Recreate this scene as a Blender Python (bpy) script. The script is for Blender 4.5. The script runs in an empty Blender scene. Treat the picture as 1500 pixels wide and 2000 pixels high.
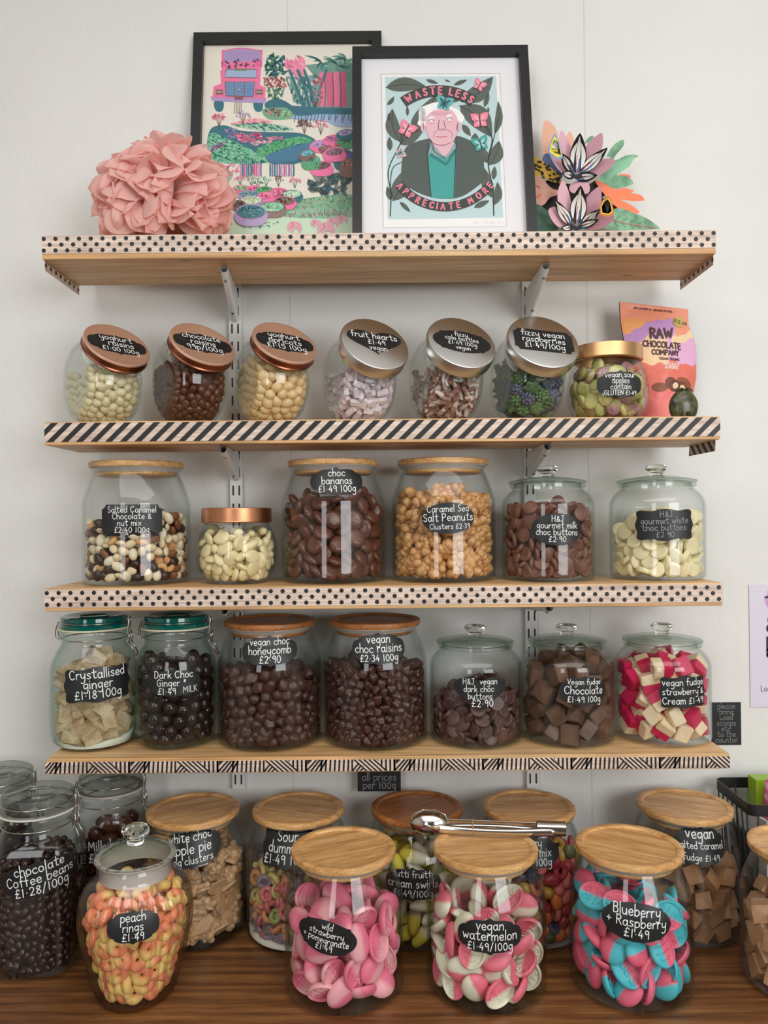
import bpy, bmesh, math, random
import numpy as np
from mathutils import Vector, Matrix, Euler
from mathutils.geometry import tessellate_polygon
random.seed(7)
rng = np.random.default_rng(7)
PI = math.pi
SC = bpy.context.scene
COL = SC.collection

# ------------------------------------------------------------------ camera
FPX = 1500.0                       # focal length in pixels of the 1500x2000 frame
CAM = Vector((0.0, -1.376, 1.576))
PITCH, ROLL = math.radians(0.4), math.radians(0.5)
cd = bpy.data.cameras.new('camera')
cam = bpy.data.objects.new('camera', cd)
COL.objects.link(cam)
cd.sensor_fit = 'VERTICAL'
cd.sensor_height = 36.0
cd.lens = 36.0 * FPX / 2000.0
cd.clip_start = 0.02
CROT = (Euler((PI / 2 + PITCH, 0, 0)).to_matrix() @ Matrix.Rotation(-ROLL, 3, 'Z'))
cam.matrix_world = Matrix.Translation(CAM) @ CROT.to_4x4()
SC.camera = cam

def ray(px, py):
    return CROT @ Vector(((px - 750) / FPX, -(py - 1000) / FPX, -1.0))
def at(px, py, y):
    """the point at depth y that the photo shows at this pixel"""
    d = ray(px, py)
    return CAM + d * ((y - CAM.y) / d.y)
def at_plane(px, py, p0, n):
    d = ray(px, py)
    return CAM + d * ((Vector(p0) - CAM).dot(n) / d.dot(n))
CRT = np.array(CROT.transposed())
def project(P):
    q = (np.asarray(P) - np.array(CAM)) @ CRT.T
    z = -q[:, 2]
    return 750 + FPX * q[:, 0] / z, 1000 - FPX * q[:, 1] / z, z

# ------------------------------------------------------------------ light
w = bpy.data.worlds.new('daylight'); SC.world = w; w.use_nodes = True
bg = w.node_tree.nodes['Background']
bg.inputs[0].default_value = (1.0, 0.985, 0.96, 1); bg.inputs[1].default_value = 0.10
def area(name, loc, target, sx, sy, power, col):
    l = bpy.data.lights.new(name, 'AREA'); l.shape = 'RECTANGLE'; l.size = sx; l.size_y = sy
    l.energy = power; l.color = col
    o = bpy.data.objects.new(name, l); COL.objects.link(o)
    o.location = loc
    o.rotation_euler = (Vector(target) - Vector(loc)).to_track_quat('-Z', 'Y').to_euler()
    return o
area('shop_window_light', (1.55, -2.9, 1.95), (0, 0, 1.65), 1.3, 1.4, 40, (0.96, 0.985, 1.0))
area('shop_door_light', (-1.1, -3.3, 1.85), (0, 0, 1.6), 0.6, 1.6, 15, (0.96, 0.985, 1.0))
area('shop_ceiling_light', (0.1, -1.7, 2.93), (0.1, -1.7, 0), 2.6, 1.2, 27, (1.0, 0.975, 0.945))
SC.view_settings.view_transform = 'Standard'
SC.view_settings.look = 'None'
SC.view_settings.gamma = 1.0
SC.view_settings.exposure = 0.0
SC.view_settings.use_curve_mapping = False
SC.cycles.transparent_max_bounces = 32
SC.cycles.max_bounces = 10
SC.cycles.transmission_bounces = 8
SC.cycles.use_denoising = True

# ------------------------------------------------------------------ materials
def lin(c):
    return tuple((x / 255 / 12.92 if x / 255 <= 0.04045 else ((x / 255 + 0.055) / 1.055) ** 2.4) for x in c) + (1.0,)
MATS = {}
def newmat(name):
    m = bpy.data.materials.new(name); m.use_nodes = True
    nt = m.node_tree
    return m, nt, nt.nodes, nt.links, nt.nodes['Principled BSDF']
def coords(n, l, scale=(1, 1, 1), kind='Object'):
    tc = n.new('ShaderNodeTexCoord'); mp = n.new('ShaderNodeMapping')
    mp.inputs['Scale'].default_value = scale
    l.new(tc.outputs[kind], mp.inputs['Vector'])
    return mp.outputs[0]
def noise(n, l, vec, scale, detail=3.0):
    t = n.new('ShaderNodeTexNoise'); t.inputs['Scale'].default_value = scale; t.inputs['Detail'].default_value = detail
    l.new(vec, t.inputs['Vector'])
    return t.outputs['Fac']
def ramp(n, l, fac, stops):
    r = n.new('ShaderNodeValToRGB')
    while len(r.color_ramp.elements) < len(stops): r.color_ramp.elements.new(0.5)
    for e, (p, c) in zip(r.color_ramp.elements, stops):
        e.position = p; e.color = lin(c) if len(c) == 3 else c
    l.new(fac, r.inputs[0])
    return r.outputs[0]
def mixc(n, l, fac, a, b, mode='MIX'):
    x = n.new('ShaderNodeMix'); x.data_type = 'RGBA'; x.blend_type = mode
    for sock, v in ((x.inputs[0], fac), (x.inputs[6], a), (x.inputs[7], b)):
        if hasattr(v, 'node'): l.new(v, sock)
        else: sock.default_value = v
    return x.outputs[2]
def M(name, rgb=(200, 200, 200), rough=0.5, metal=0.0, bump=None, mottle=None, sugar=0.0, two=None, vary=0.0, sss=0.0, spec=0.5, coat=0.0):
    """plain / mottled / two-coloured / sugared procedural material"""
    if name in MATS: return MATS[name]
    m, nt, n, l, b = newmat(name)
    b.inputs['Roughness'].default_value = rough
    b.inputs['Metallic'].default_value = metal
    b.inputs['Specular IOR Level'].default_value = spec
    b.inputs['Coat Weight'].default_value = coat
    col = lin(rgb)
    vec = coords(n, l)
    if two:                                   # second colour across the local axis, soft wavy border
        rgb2, axis, width, wob = two
        sx = n.new('ShaderNodeSeparateXYZ'); l.new(vec, sx.inputs[0])
        nz = noise(n, l, vec, wob, 2)
        a = n.new('ShaderNodeMath'); a.operation = 'MULTIPLY_ADD'
        l.new(nz, a.inputs[0]); a.inputs[1].default_value = width * 1.5; l.new(sx.outputs[axis], a.inputs[2])
        r = n.new('ShaderNodeMapRange'); l.new(a.outputs[0], r.inputs[0])
        r.inputs[1].default_value = -width * 0.5 + width * 0.75; r.inputs[2].default_value = width * 0.5 + width * 0.75
        col = mixc(n, l, r.outputs[0], lin(rgb), lin(rgb2))
    if mottle:
        rgb2, sc = mottle
        nz = noise(n, l, vec, sc, 4)
        r = n.new('ShaderNodeMapRange'); l.new(nz, r.inputs[0]); r.inputs[1].default_value = 0.38; r.inputs[2].default_value = 0.66
        col = mixc(n, l, r.outputs[0], col, lin(rgb2))
    if sugar:
        nz = noise(n, l, vec, 900, 2)
        r = n.new('ShaderNodeMapRange'); l.new(nz, r.inputs[0]); r.inputs[1].default_value = 0.50; r.inputs[2].default_value = 0.72
        r.inputs[4].default_value = sugar
        col = mixc(n, l, r.outputs[0], col, lin((250, 246, 238)))
        bump = bump or (900, 0.35)
    if vary:
        oi = n.new('ShaderNodeObjectInfo'); hv = n.new('ShaderNodeHueSaturation')
        r = n.new('ShaderNodeMapRange'); l.new(oi.outputs['Random'], r.inputs[0])
        r.inputs[3].default_value = 1 - vary; r.inputs[4].default_value = 1 + vary
        l.new(r.outputs[0], hv.inputs['Value'])
        if hasattr(col, 'node'): l.new(col, hv.inputs['Color'])
        else: hv.inputs['Color'].default_value = col
        col = hv.outputs[0]
    if hasattr(col, 'node'): l.new(col, b.inputs['Base Color'])
    else: b.inputs['Base Color'].default_value = col
    if bump:
        bp = n.new('ShaderNodeBump'); bp.inputs['Strength'].default_value = bump[1]; bp.inputs['Distance'].default_value = 0.6 / bump[0]
        l.new(noise(n, l, vec, bump[0], 3), bp.inputs['Height']); l.new(bp.outputs[0], b.inputs['Normal'])
    if sss:
        b.inputs['Subsurface Weight'].default_value = sss; b.inputs['Subsurface Radius'].default_value = (1, 0.6, 0.4)
        b.inputs['Subsurface Scale'].default_value = 0.006
    MATS[name] = m
    return m
def wood(name, c1, c2, c3, grain=(2.0, 60, 60), scale=1.0, rough=0.5, axis_noise=6, bump=0.15, coat=0.0, knots=False):
    if name in MATS: return MATS[name]
    m, nt, n, l, b = newmat(name)
    vec = coords(n, l, grain)
    nz = noise(n, l, vec, scale, 8)
    col = ramp(n, l, nz, [(0.3, c1), (0.5, c2), (0.68, c3)])
    v2 = coords(n, l, tuple(g * 5 for g in grain))
    f = noise(n, l, v2, scale, 4)
    r = n.new('ShaderNodeMapRange'); l.new(f, r.inputs[0]); r.inputs[1].default_value = 0.35; r.inputs[2].default_value = 0.62
    r.inputs[3].default_value = 0.72; r.inputs[4].default_value = 1.08
    col = mixc(n, l, 1.0, col, r.outputs[0], 'MULTIPLY')
    if knots:
        vo = n.new('ShaderNodeTexVoronoi'); vo.inputs['Scale'].default_value = 1.0
        l.new(coords(n, l, (7, 22, 22)), vo.inputs['Vector'])
        rk = n.new('ShaderNodeMapRange'); l.new(vo.outputs['Distance'], rk.inputs[0]); rk.inputs[1].default_value = 0.03; rk.inputs[2].default_value = 0.10
        col = mixc(n, l, rk.outputs[0], lin((120, 72, 38)), col)
    l.new(col, b.inputs['Base Color'])
    b.inputs['Roughness'].default_value = rough; b.inputs['Coat Weight'].default_value = coat; b.inputs['Coat Roughness'].default_value = 0.25
    bp = n.new('ShaderNodeBump'); bp.inputs['Strength'].default_value = bump; bp.inputs['Distance'].default_value = 0.001
    l.new(f, bp.inputs['Height']); l.new(bp.outputs[0], b.inputs['Normal'])
    MATS[name] = m
    return m
def thin_glass(name, tint=(0.80, 0.86, 0.83), clear=(0.985, 0.99, 0.988), edge=3.0, refl=0.030):
    """jar-wall glass: clear when seen straight on, longer tinted path and more reflection towards the rim"""
    if name in MATS: return MATS[name]
    m = bpy.data.materials.new(name); m.use_nodes = True
    nt = m.node_tree; n = nt.nodes; l = nt.links
    n.remove(n['Principled BSDF']); out = n['Material Output']
    lw = n.new('ShaderNodeLayerWeight'); lw.inputs['Blend'].default_value = 0.5
    def power(e, mul, add):
        p = n.new('ShaderNodeMath'); p.operation = 'POWER'; l.new(lw.outputs['Facing'], p.inputs[0]); p.inputs[1].default_value = e
        q = n.new('ShaderNodeMath'); q.operation = 'MULTIPLY_ADD'; l.new(p.outputs[0], q.inputs[0]); q.inputs[1].default_value = mul; q.inputs[2].default_value = add
        return q.outputs[0]
    tr = n.new('ShaderNodeBsdfTransparent'); gl = n.new('ShaderNodeBsdfGlossy'); mx = n.new('ShaderNodeMixShader')
    gl.inputs['Roughness'].default_value = 0.015
    l.new(mixc(n, l, power(edge, 1.0, 0.0), clear + (1,), tint + (1,)), tr.inputs['Color'])
    l.new(power(5.0, 0.85, refl), mx.inputs[0]); l.new(tr.outputs[0], mx.inputs[1]); l.new(gl.outputs[0], mx.inputs[2])
    l.new(mx.outputs[0], out.inputs['Surface'])
    MATS[name] = m
    return m
def solid_glass(name, rgb=(0.93, 0.98, 0.95), rough=0.0):
    if name in MATS: return MATS[name]
    m, nt, n, l, b = newmat(name)
    b.inputs['Base Color'].default_value = rgb + (1,); b.inputs['Transmission Weight'].default_value = 1.0
    b.inputs['Roughness'].default_value = rough; b.inputs['IOR'].default_value = 1.45
    MATS[name] = m
    return m

# ------------------------------------------------------------------ mesh helpers
class MB:
    """collects verts / faces / material slots of ONE mesh"""
    def __init__(s): s.v = []; s.f = []; s.mi = []; s.mats = []; s.smooth = []
    def slot(s, m):
        if m not in s.mats: s.mats.append(m)
        return s.mats.index(m)
    def add(s, verts, faces, m, smooth=True):
        k = len(s.v); i = s.slot(m)
        s.v += [tuple(v) for v in verts]
        for f in faces:
            s.f.append(tuple(a + k for a in f)); s.mi.append(i); s.smooth.append(smooth)
    def box(s, lo, hi, m):
        x0, y0, z0 = lo; x1, y1, z1 = hi
        v = [(x0, y0, z0), (x1, y0, z0), (x1, y1, z0), (x0, y1, z0), (x0, y0, z1), (x1, y0, z1), (x1, y1, z1), (x0, y1, z1)]
        s.add(v, [(3, 2, 1, 0), (4, 5, 6, 7), (0, 1, 5, 4), (1, 2, 6, 5), (2, 3, 7, 6), (3, 0, 4, 7)], m, False)
    def lathe(s, prof, m, n=56, mod=None, mat=None, sq=None):
        """prof: (r, z) list, spun about z"""
        v = []; rings = []
        for r, z in prof:
            if r < 1e-6:
                rings.append([len(v)]); v.append((0, 0, z))
            else:
                ring = []
                for i in range(n):
                    a = 2 * PI * i / n; rr = r * (mod(a, r, z) if mod else 1.0)
                    ring.append(len(v)); v.append((rr * math.cos(a), rr * math.sin(a), z))
                rings.append(ring)
        f = []
        for A, B in zip(rings, rings[1:]):
            if len(A) == 1 and len(B) == 1: continue
            for i in range(n):
                j = (i + 1) % n
                if len(A) == 1: f.append((A[0], B[j], B[i]))
                elif len(B) == 1: f.append((A[i], A[j], B[0]))
                else: f.append((A[i], A[j], B[j], B[i]))
        if mat: v = [tuple(mat @ Vector(p)) for p in v]
        s.add(v, f, m)
    def tube(s, pts, r, m, n=8, closed=False):
        pts = [Vector(p) for p in pts]; N = len(pts); v = []; f = []
        up = Vector((0.137, 0.21, 0.97)).normalized()
        for i, p in enumerate(pts):
            a = pts[(i - 1) % N] if (closed or i > 0) else p
            b = pts[(i + 1) % N] if (closed or i < N - 1) else p
            t = (b - a).normalized()
            u = t.cross(up)
            if u.length < 1e-3: u = t.cross(Vector((1, 0, 0)))
            u.normalize(); w_ = t.cross(u)
            for k in range(n):
                an = 2 * PI * k / n
                v.append(p + (u * math.cos(an) + w_ * math.sin(an)) * r)
        for i in range(N if closed else N - 1):
            j = (i + 1) % N
            for k in range(n):
                q = (k + 1) % n
                f.append((i * n + k, i * n + q, j * n + q, j * n + k))
        if not closed:
            f.append(tuple(range(n - 1, -1, -1))); f.append(tuple((N - 1) * n + k for k in range(n)))
        s.add(v, f, m)
    def poly(s, pts, m):
        """flat polygon from 3-D points"""
        tri = tessellate_polygon([[Vector(p) for p in pts]])
        s.add(pts, tri, m, False)
    def prism(s, pts2, place, t, m):
        """outline pts2 (u,v), extruded from depth 0 to t; place(u,v,d) -> point"""
        N = len(pts2)
        tri = tessellate_polygon([[Vector((a, b, 0)) for a, b in pts2]])
        v = [place(a, b, 0) for a, b in pts2] + [place(a, b, t) for a, b in pts2]
        f = [tuple(x) for x in tri] + [tuple(N + k for k in reversed(x)) for x in tri]
        f += [(i, (i + 1) % N, N + (i + 1) % N, N + i) for i in range(N)]
        s.add(v, f, m, False)
    def build(s, name, parent=None, loc=None, sharp=40, fix=True):
        me = bpy.data.meshes.new(name)
        me.from_pydata(s.v, [], s.f)
        for m in s.mats: me.materials.append(m)
        me.polygons.foreach_set('material_index', s.mi)
        me.polygons.foreach_set('use_smooth', s.smooth)
        if fix:
            bm = bmesh.new(); bm.from_mesh(me)
            bmesh.ops.recalc_face_normals(bm, faces=bm.faces); bm.to_mesh(me); bm.free()
        me.update()
        if sharp: me.set_sharp_from_angle(angle=math.radians(sharp))
        o = bpy.data.objects.new(name, me); COL.objects.link(o)
        if parent: o.parent = parent
        if loc: o.location = loc
        return o
def from_bm(bm, name, m, parent=None, smooth=True):
    me = bpy.data.meshes.new(name); bm.to_mesh(me); bm.free()
    for x in (m if isinstance(m, (list, tuple)) else [m]): me.materials.append(x)
    for p in me.polygons: p.use_smooth = smooth
    o = bpy.data.objects.new(name, me); COL.objects.link(o)
    if parent: o.parent = parent
    return o
def tag(o, label=None, cat=None, group=None, kind=None):
    if label: o['label'] = label
    if cat: o['category'] = cat
    if group: o['group'] = group
    if kind: o['kind'] = kind
    return o
def thing(name, label, cat, loc=(0, 0, 0), rz=0.0, group=None):
    o = bpy.data.objects.new(name, None); COL.objects.link(o)
    o.location = loc; o.rotation_euler = (0, 0, rz); o.empty_display_size = 0.02
    return tag(o, label, cat, group)
def chaikin(p, k=2):
    for _ in range(k):
        q = [p[0]]
        for a, b in zip(p, p[1:]):
            q.append((a[0] * .75 + b[0] * .25, a[1] * .75 + b[1] * .25)); q.append((a[0] * .25 + b[0] * .75, a[1] * .25 + b[1] * .75))
        q.append(p[-1]); p = q
    return p
def prof_r(prof, z):
    """radius of the outer profile at height z (largest r where the profile passes z)"""
    best = 0
    for (r0, z0), (r1, z1) in zip(prof, prof[1:]):
        if min(z0, z1) - 1e-6 <= z <= max(z0, z1) + 1e-6:
            t = 0 if abs(z1 - z0) < 1e-9 else (z - z0) / (z1 - z0)
            best = max(best, r0 + (r1 - r0) * t)
    return best

# ------------------------------------------------------------------ handwriting: one polyline set per glyph (x-height 10)
GL = {
'a': '9.5;8,8 5,10 1.4,7.5 1.3,3 4,0 7,2 8,6|8.4,10 8.2,3.5 9.6,0', 'b': '9;1,19 1,0|1,6 4,10 8,8 8,3 4,0 1,2',
'c': '8.5;8,8.3 5,10 1.2,7 1.2,3 4.5,0 8,1.6', 'd': '9.5;8,7.5 5,10 1.3,7 1.3,3 4,0 8,3|8.3,19 8.3,0',
'e': '8.8;1.2,5 7.6,5.6 7.4,8.6 5,10 1.6,7.8 1.3,3.5 4,0 8,1.6', 'f': '7.5;7.4,17 5.4,18.6 3.6,16 3.5,0|0.5,10 7,10.4',
'g': '9.3;8,8 5,10 1.4,7.2 1.4,3.5 4,1 7.6,4|8.3,10 8,-4 5,-8 1,-6', 'h': '9;1,19 1,0|1,6 4.5,10 7.6,8 8,0',
'i': '2.6;1.2,10 1.2,0|1.2,14 1.4,14.6', 'j': '4;3,10 3,-5 1,-8 -1,-6|3,14 3.2,14.6', 'k': '8.5;1,19 1,0|7,10 1,4.4|3,6 8,0',
'l': '2.6;1.2,19 1.2,0', 'm': '13;1,10 1,0|1,6 3.6,10 6.2,8 6.2,0|6.2,6 9,10 11.8,8 12,0', 'n': '9;1,10 1,0|1,6 4.5,10 7.6,8 8,0',
'o': '9.2;4.5,10 1.2,7.5 1.2,2.5 4.5,0 8,2.5 8,7.5 4.5,10', 'p': '9;1,10 1,-8|1,7 4,10 8,8 8,3 4,0 1,2.4',
'r': '7;1,10 1,0|1,6 3.5,9.6 6.5,9.4', 's': '8;7,8.8 4,10 1.5,8.2 3.4,5.6 6.2,4.2 6.8,1.6 4,0 1,1.4', 't': '8.3;4,17 4,2.6 6,0.2 8,1|0.5,11.2 8,11.8',
'u': '9.5;1,10 1.2,3 4,0 7.4,3 8.2,10|8.2,10 8.4,0', 'v': '8.6;1,10 4.3,0 4.3,0 8,10', 'w': '12;1,10 3.5,0 3.5,0 6,8 6,8 8.7,0 8.7,0 11.4,10',
'x': '8.6;1,10 8,0|8,10 1,0', 'y': '9.3;1,10 1.5,4 4.5,2 8,5|8.3,10 7.6,-4 4.5,-8 1,-6.5', 'z': '8.6;1,10 8,10 8,10 1,0 1,0 8,0', 'q': '9.3;8,8 5,10 1.4,7.2 1.4,3.5 4,1 7.6,4|8.3,10 8.2,-8',
'A': '11.5;0.5,0 5.5,17 5.5,17 10.6,0|2.6,6 8.6,6', 'B': '10;1,17 1,0|1,17 7,16 8,13 6,10 1,9.4 1,9.4 7,8.6 9,4.6 6.6,0.5 1,0', 'C': '11;10,14 6.5,17 1.5,13 1.2,5 5.5,0 10,3',
'D': '11;1,17 1,0|1,17 7,15.5 9.8,9 7,1.5 1,0', 'E': '9;8.4,17 1,17 1,17 1,0 1,0 8.4,0|1,9 7.4,9', 'F': '8.5;8.2,17 1,17 1,17 1,0|1,9 7,9', 'G': '11.5;9.8,14 6,17 1.5,13 1.2,5 5.4,0 10,3 10,8 10,8 6,8',
'H': '11;1,17 1,0|9.6,17 9.6,0|1,9 9.6,9', 'I': '2.6;1.2,17 1.2,0', 'J': '9.5;3,17 9,17|6.5,17 6.5,3 4,0 1,2', 'K': '10;1,17 1,0|9,17 1,7|3,9 9.4,0', 'L': '8.6;1,17 1,0 1,0 8.2,0',
'M': '14;1,0 2,17 2,17 6.8,5 6.8,5 11.6,17 11.6,17 12.8,0', 'N': '11;1,0 1,17 1,17 9.6,0 9.6,0 9.6,17', 'O': '12;6,17 1.2,13 1.2,4 6,0 10.8,4 10.8,13 6,17', 'P': '9.6;1,17 1,0|1,17 7,16 8.6,12.5 6.6,9 1,8',
'R': '10;1,17 1,0|1,17 7,16 8.4,12.8 6.4,9.6 1,9|4,9 9.4,0', 'S': '9.6;8.4,14.5 5,17 1.6,14 3.4,9.6 7.4,7 8.4,3.4 5,0 1,2.4', 'T': '10.4;0.5,17 10,17|5.2,17 5.2,0', 'U': '10.6;1,17 1.2,4 5,0 9,4 9.2,17',
'V': '10.6;0.6,17 5.2,0 5.2,0 10,17', 'W': '15;0.6,17 4,0 4,0 7.4,13 7.4,13 10.8,0 10.8,0 14.4,17', 'Y': '10.4;0.6,17 5.2,8.6|9.8,17 5.2,8.6 5,0', 'Z': '10;1,17 9,17 9,17 1,0 1,0 9,0',
'0': '9.6;4.8,15 1.3,11 1.3,4 4.8,0 8.2,4 8.2,11 4.8,15', '1': '5.4;2.6,15 2.6,0', '2': '9;1,12 4,15 7.6,12 6,6.5 1,0 1,0 8.4,0.3', '3': '8.6;1,14 5,15 7,12 3.6,8.4 3.6,8.4 7.6,5.6 6,1 1,0.8',
'4': '9.4;5.6,15 1,5 1,5 8.6,5|6.6,9 6.4,0', '5': '9;8,15 2,15 2,15 1.4,8.6 5.4,9.4 8,5 5,0 1,1.4', '6': '9;7,15 2.4,9 1.4,4 4.6,0 7.8,3.4 5.6,7.4 2,5', '7': '8.6;1,15 8,15 8,15 3.6,0',
'8': '9;4.6,8 1.8,11 4.6,15 7.4,11.6 4.6,8 1.2,4 4.6,0 8,4 4.6,8', '9': '9;7.8,12 4.6,15 1.4,11.6 3.6,8 7.6,10.4 7.8,13 7.4,0',
'£': '10;9,12.6 6.6,15.4 3.6,12.6 4.2,6 1,0 1,0 9,0.6|1,7.4 7.4,7.4', '.': '3;1.2,0.2 1.5,0.6', '·': '4.6;2.2,6 2.5,6.4', '&': '10;9.4,0 3,10.6 4.6,14.6 7,12.6 6,9.6 1.6,4.4 3,0.3 6.4,1 9,6',
'+': '9;4.2,10.5 4.2,2.5|0.5,6.5 8,6.5', '/': '7.4;0.6,-2 6.6,17', '*': '6;1,10 5,14|1,14 5,10|3,15 3,9', '-': '7;1,6 6,6', "'": '2.4;1.2,18 1,15', ' ': '5;'}
def glyph(ch):
    wd, body = GL.get(ch, GL[' ']).split(';')
    st = [[tuple(map(float, q.split(','))) for q in s.split()] for s in body.split('|') if s]
    return float(wd), st
def catmull(pts, seg=5):
    """smooth polyline; a doubled point is a corner"""
    runs = [[pts[0]]]
    for p in pts[1:]:
        if p == runs[-1][-1]: runs.append([p])
        else: runs[-1].append(p)
    out = []
    for r in runs:
        if len(r) < 3:
            if len(r) == 2:
                for i in range(seg + 1): out.append((r[0][0] + (r[1][0] - r[0][0]) * i / seg, r[0][1] + (r[1][1] - r[0][1]) * i / seg))
            continue
        closed = r[0] == r[-1]
        ext = ([r[-2]] if closed else [(2 * r[0][0] - r[1][0], 2 * r[0][1] - r[1][1])]) + r + ([r[1]] if closed else [(2 * r[-1][0] - r[-2][0], 2 * r[-1][1] - r[-2][1])])
        for i in range(1, len(ext) - 2):
            p0, p1, p2, p3 = ext[i - 1:i + 3]
            for k in range(seg):
                t = k / seg
                out.append(tuple(0.5 * (2 * p1[c] + (p2[c] - p0[c]) * t + (2 * p0[c] - 5 * p1[c] + 4 * p2[c] - p3[c]) * t * t + (3 * p1[c] - p0[c] - 3 * p2[c] + p3[c]) * t ** 3) for c in (0, 1)))
        out.append(r[-1])
    o2 = [out[0]]
    for p in out[1:]:
        if abs(p[0] - o2[-1][0]) + abs(p[1] - o2[-1][1]) > 1e-6: o2.append(p)
    return o2
def textw(s): return sum(glyph(c)[0] + 1.6 for c in s) - 1.6
def text_strokes(s, scale, x0, y0, wob=0.35, rnd=random):
    """polylines of a line of handwriting, starting at x0 on baseline y0"""
    out = []; x = 0.0
    for ch in s:
        wd, st = glyph(ch)
        dy = rnd.uniform(-wob, wob); sl = rnd.uniform(-0.03, 0.03) if wob else 0
        for k in st:
            if len(k) < 2: continue
            out.append([(x0 + (x + a + sl * b) * scale, y0 + (b + dy) * scale) for a, b in catmull(k)])
        x += wd + 1.6
    return out
def ribbon(mb, poly, wdt, place, m):
    """marker stroke of width wdt with round ends; place(u,v) -> 3-D point"""
    N = len(poly)
    if N < 2: return
    L = []; R = []
    for i in range(N):
        a = poly[max(i - 1, 0)]; b = poly[min(i + 1, N - 1)]
        dx, dy = b[0] - a[0], b[1] - a[1]; d = math.hypot(dx, dy) or 1e-9
        nx, ny = -dy / d * wdt / 2, dx / d * wdt / 2
        L.append((poly[i][0] + nx, poly[i][1] + ny)); R.append((poly[i][0] - nx, poly[i][1] - ny))
    v = [place(*p) for p in L] + [place(*p) for p in R]
    mb.add(v, [(i, i + 1, N + i + 1, N + i) for i in range(N - 1)], m, False)
    for c, sgn in ((0, 1), (N - 1, -1)):
        a0 = math.atan2(L[c][1] - poly[c][1], L[c][0] - poly[c][0])
        cap = [(poly[c][0] + wdt / 2 * math.cos(a0 + sgn * PI * k / 6), poly[c][1] + wdt / 2 * math.sin(a0 + sgn * PI * k / 6)) for k in range(7)]
        mb.add([place(*poly[c])] + [place(*p) for p in cap], [(0, k, k + 1) for k in range(1, 7)], m, False)

# ------------------------------------------------------------------ label outlines (unit half-width 1, half-height 1)
def outline(shape, asp):
    """outline of a chalkboard sticker; asp = width / height"""
    pts = []
    if shape == 'ellipse':
        pts = [(math.cos(a), math.sin(a)) for a in np.linspace(0, 2 * PI, 48, endpoint=False)]
    elif shape == 'eared':          # ellipse with a square ear at each shoulder
        for a in np.linspace(0, 2 * PI, 96, endpoint=False):
            c, s = math.cos(a), math.sin(a)
            r = 1.0
            bx = 0.74; by = 0.80
            rb = min(bx / max(abs(c), 1e-6), by / max(abs(s), 1e-6))
            pts.append((c * max(r, 0), s * max(r, 0)) if rb < 1.0 else (c * rb, s * rb))
        pts = [(x, y) for x, y in pts]
    elif shape == 'ticket':
        r = 0.28; rx = r / asp * 1.0
        for cx, cy, a0 in ((1, 1, 1.5), (-1, 1, 2.0), (-1, -1, 0.5), (1, -1, 1.0)):
            pts += [(cx + rx * math.cos(PI * (a0 - t)), cy + r * math.sin(PI * (a0 - t))) for t in np.linspace(0, 0.5, 7)]
    elif shape == 'heart':
        for t in np.linspace(0, 2 * PI, 60, endpoint=False):
            x = 16 * math.sin(t) ** 3; y = 13 * math.cos(t) - 5 * math.cos(2 * t) - 2 * math.cos(3 * t) - math.cos(4 * t)
            pts.append((x / 16.0, (y + 2.5) / 14.5))
        pts = pts[::-1]
    elif shape == 'plaque':         # scalloped bracket plaque
        for a in np.linspace(0, 2 * PI, 120, endpoint=False):
            c, s = math.cos(a), math.sin(a)
            p = 6.0
            r = 1.0 / ((abs(c)) ** p + (abs(s)) ** p) ** (1 / p)
            x, y = c * r, s * r
            y *= 1 - 0.13 * (0.5 - 0.5 * math.cos(PI * 2 * min(abs(x) / 0.92, 1))) if abs(y) > 0.5 else 1
            x *= 1 - 0.07 * (0.5 - 0.5 * math.cos(PI * 2 * min(abs(y) / 0.92, 1))) if abs(x) > 0.5 else 1
            pts.append((x, y))
    elif shape == 'cartouche':      # oval with two waists and a pointed middle, top and bottom
        prof = [(1.0, 0.0), (0.985, 0.25), (0.93, 0.44), (0.84, 0.56), (0.72, 0.60), (0.70, 0.70), (0.58, 0.80), (0.42, 0.86), (0.25, 0.86), (0.12, 0.88), (0.0, 1.0)]
        q = prof + [(-x, y) for x, y in prof[-2::-1]]
        pts = q + [(x, -y) for x, y in q[-2:0:-1]]
    elif shape == 'rect':
        pts = [(1, 1), (-1, 1), (-1, -1), (1, -1)]
        pts = [(a[0] + (b[0] - a[0]) * t, a[1] + (b[1] - a[1]) * t) for a, b in zip(pts, pts[1:] + pts[:1]) for t in np.linspace(0, 1, 8, endpoint=False)]
    return pts
BLACK = M('chalkboard_sticker', (23, 25, 27), rough=0.42, mottle=((34, 37, 40), 40))
CHALK = M('white_chalk_pen', (236, 238, 236), rough=0.8)
GREYCHALK = M('grey_chalk_pen', (150, 152, 152), rough=0.8)
def chord(shape, v):
    v = min(abs(v), 0.98)
    if shape in ('ellipse', 'eared'): return 0.94 * math.sqrt(1 - v * v) + 0.04
    if shape == 'cartouche': return 0.93 if v < 0.45 else 0.72
    if shape == 'heart': return 0.9
    return 0.92
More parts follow.
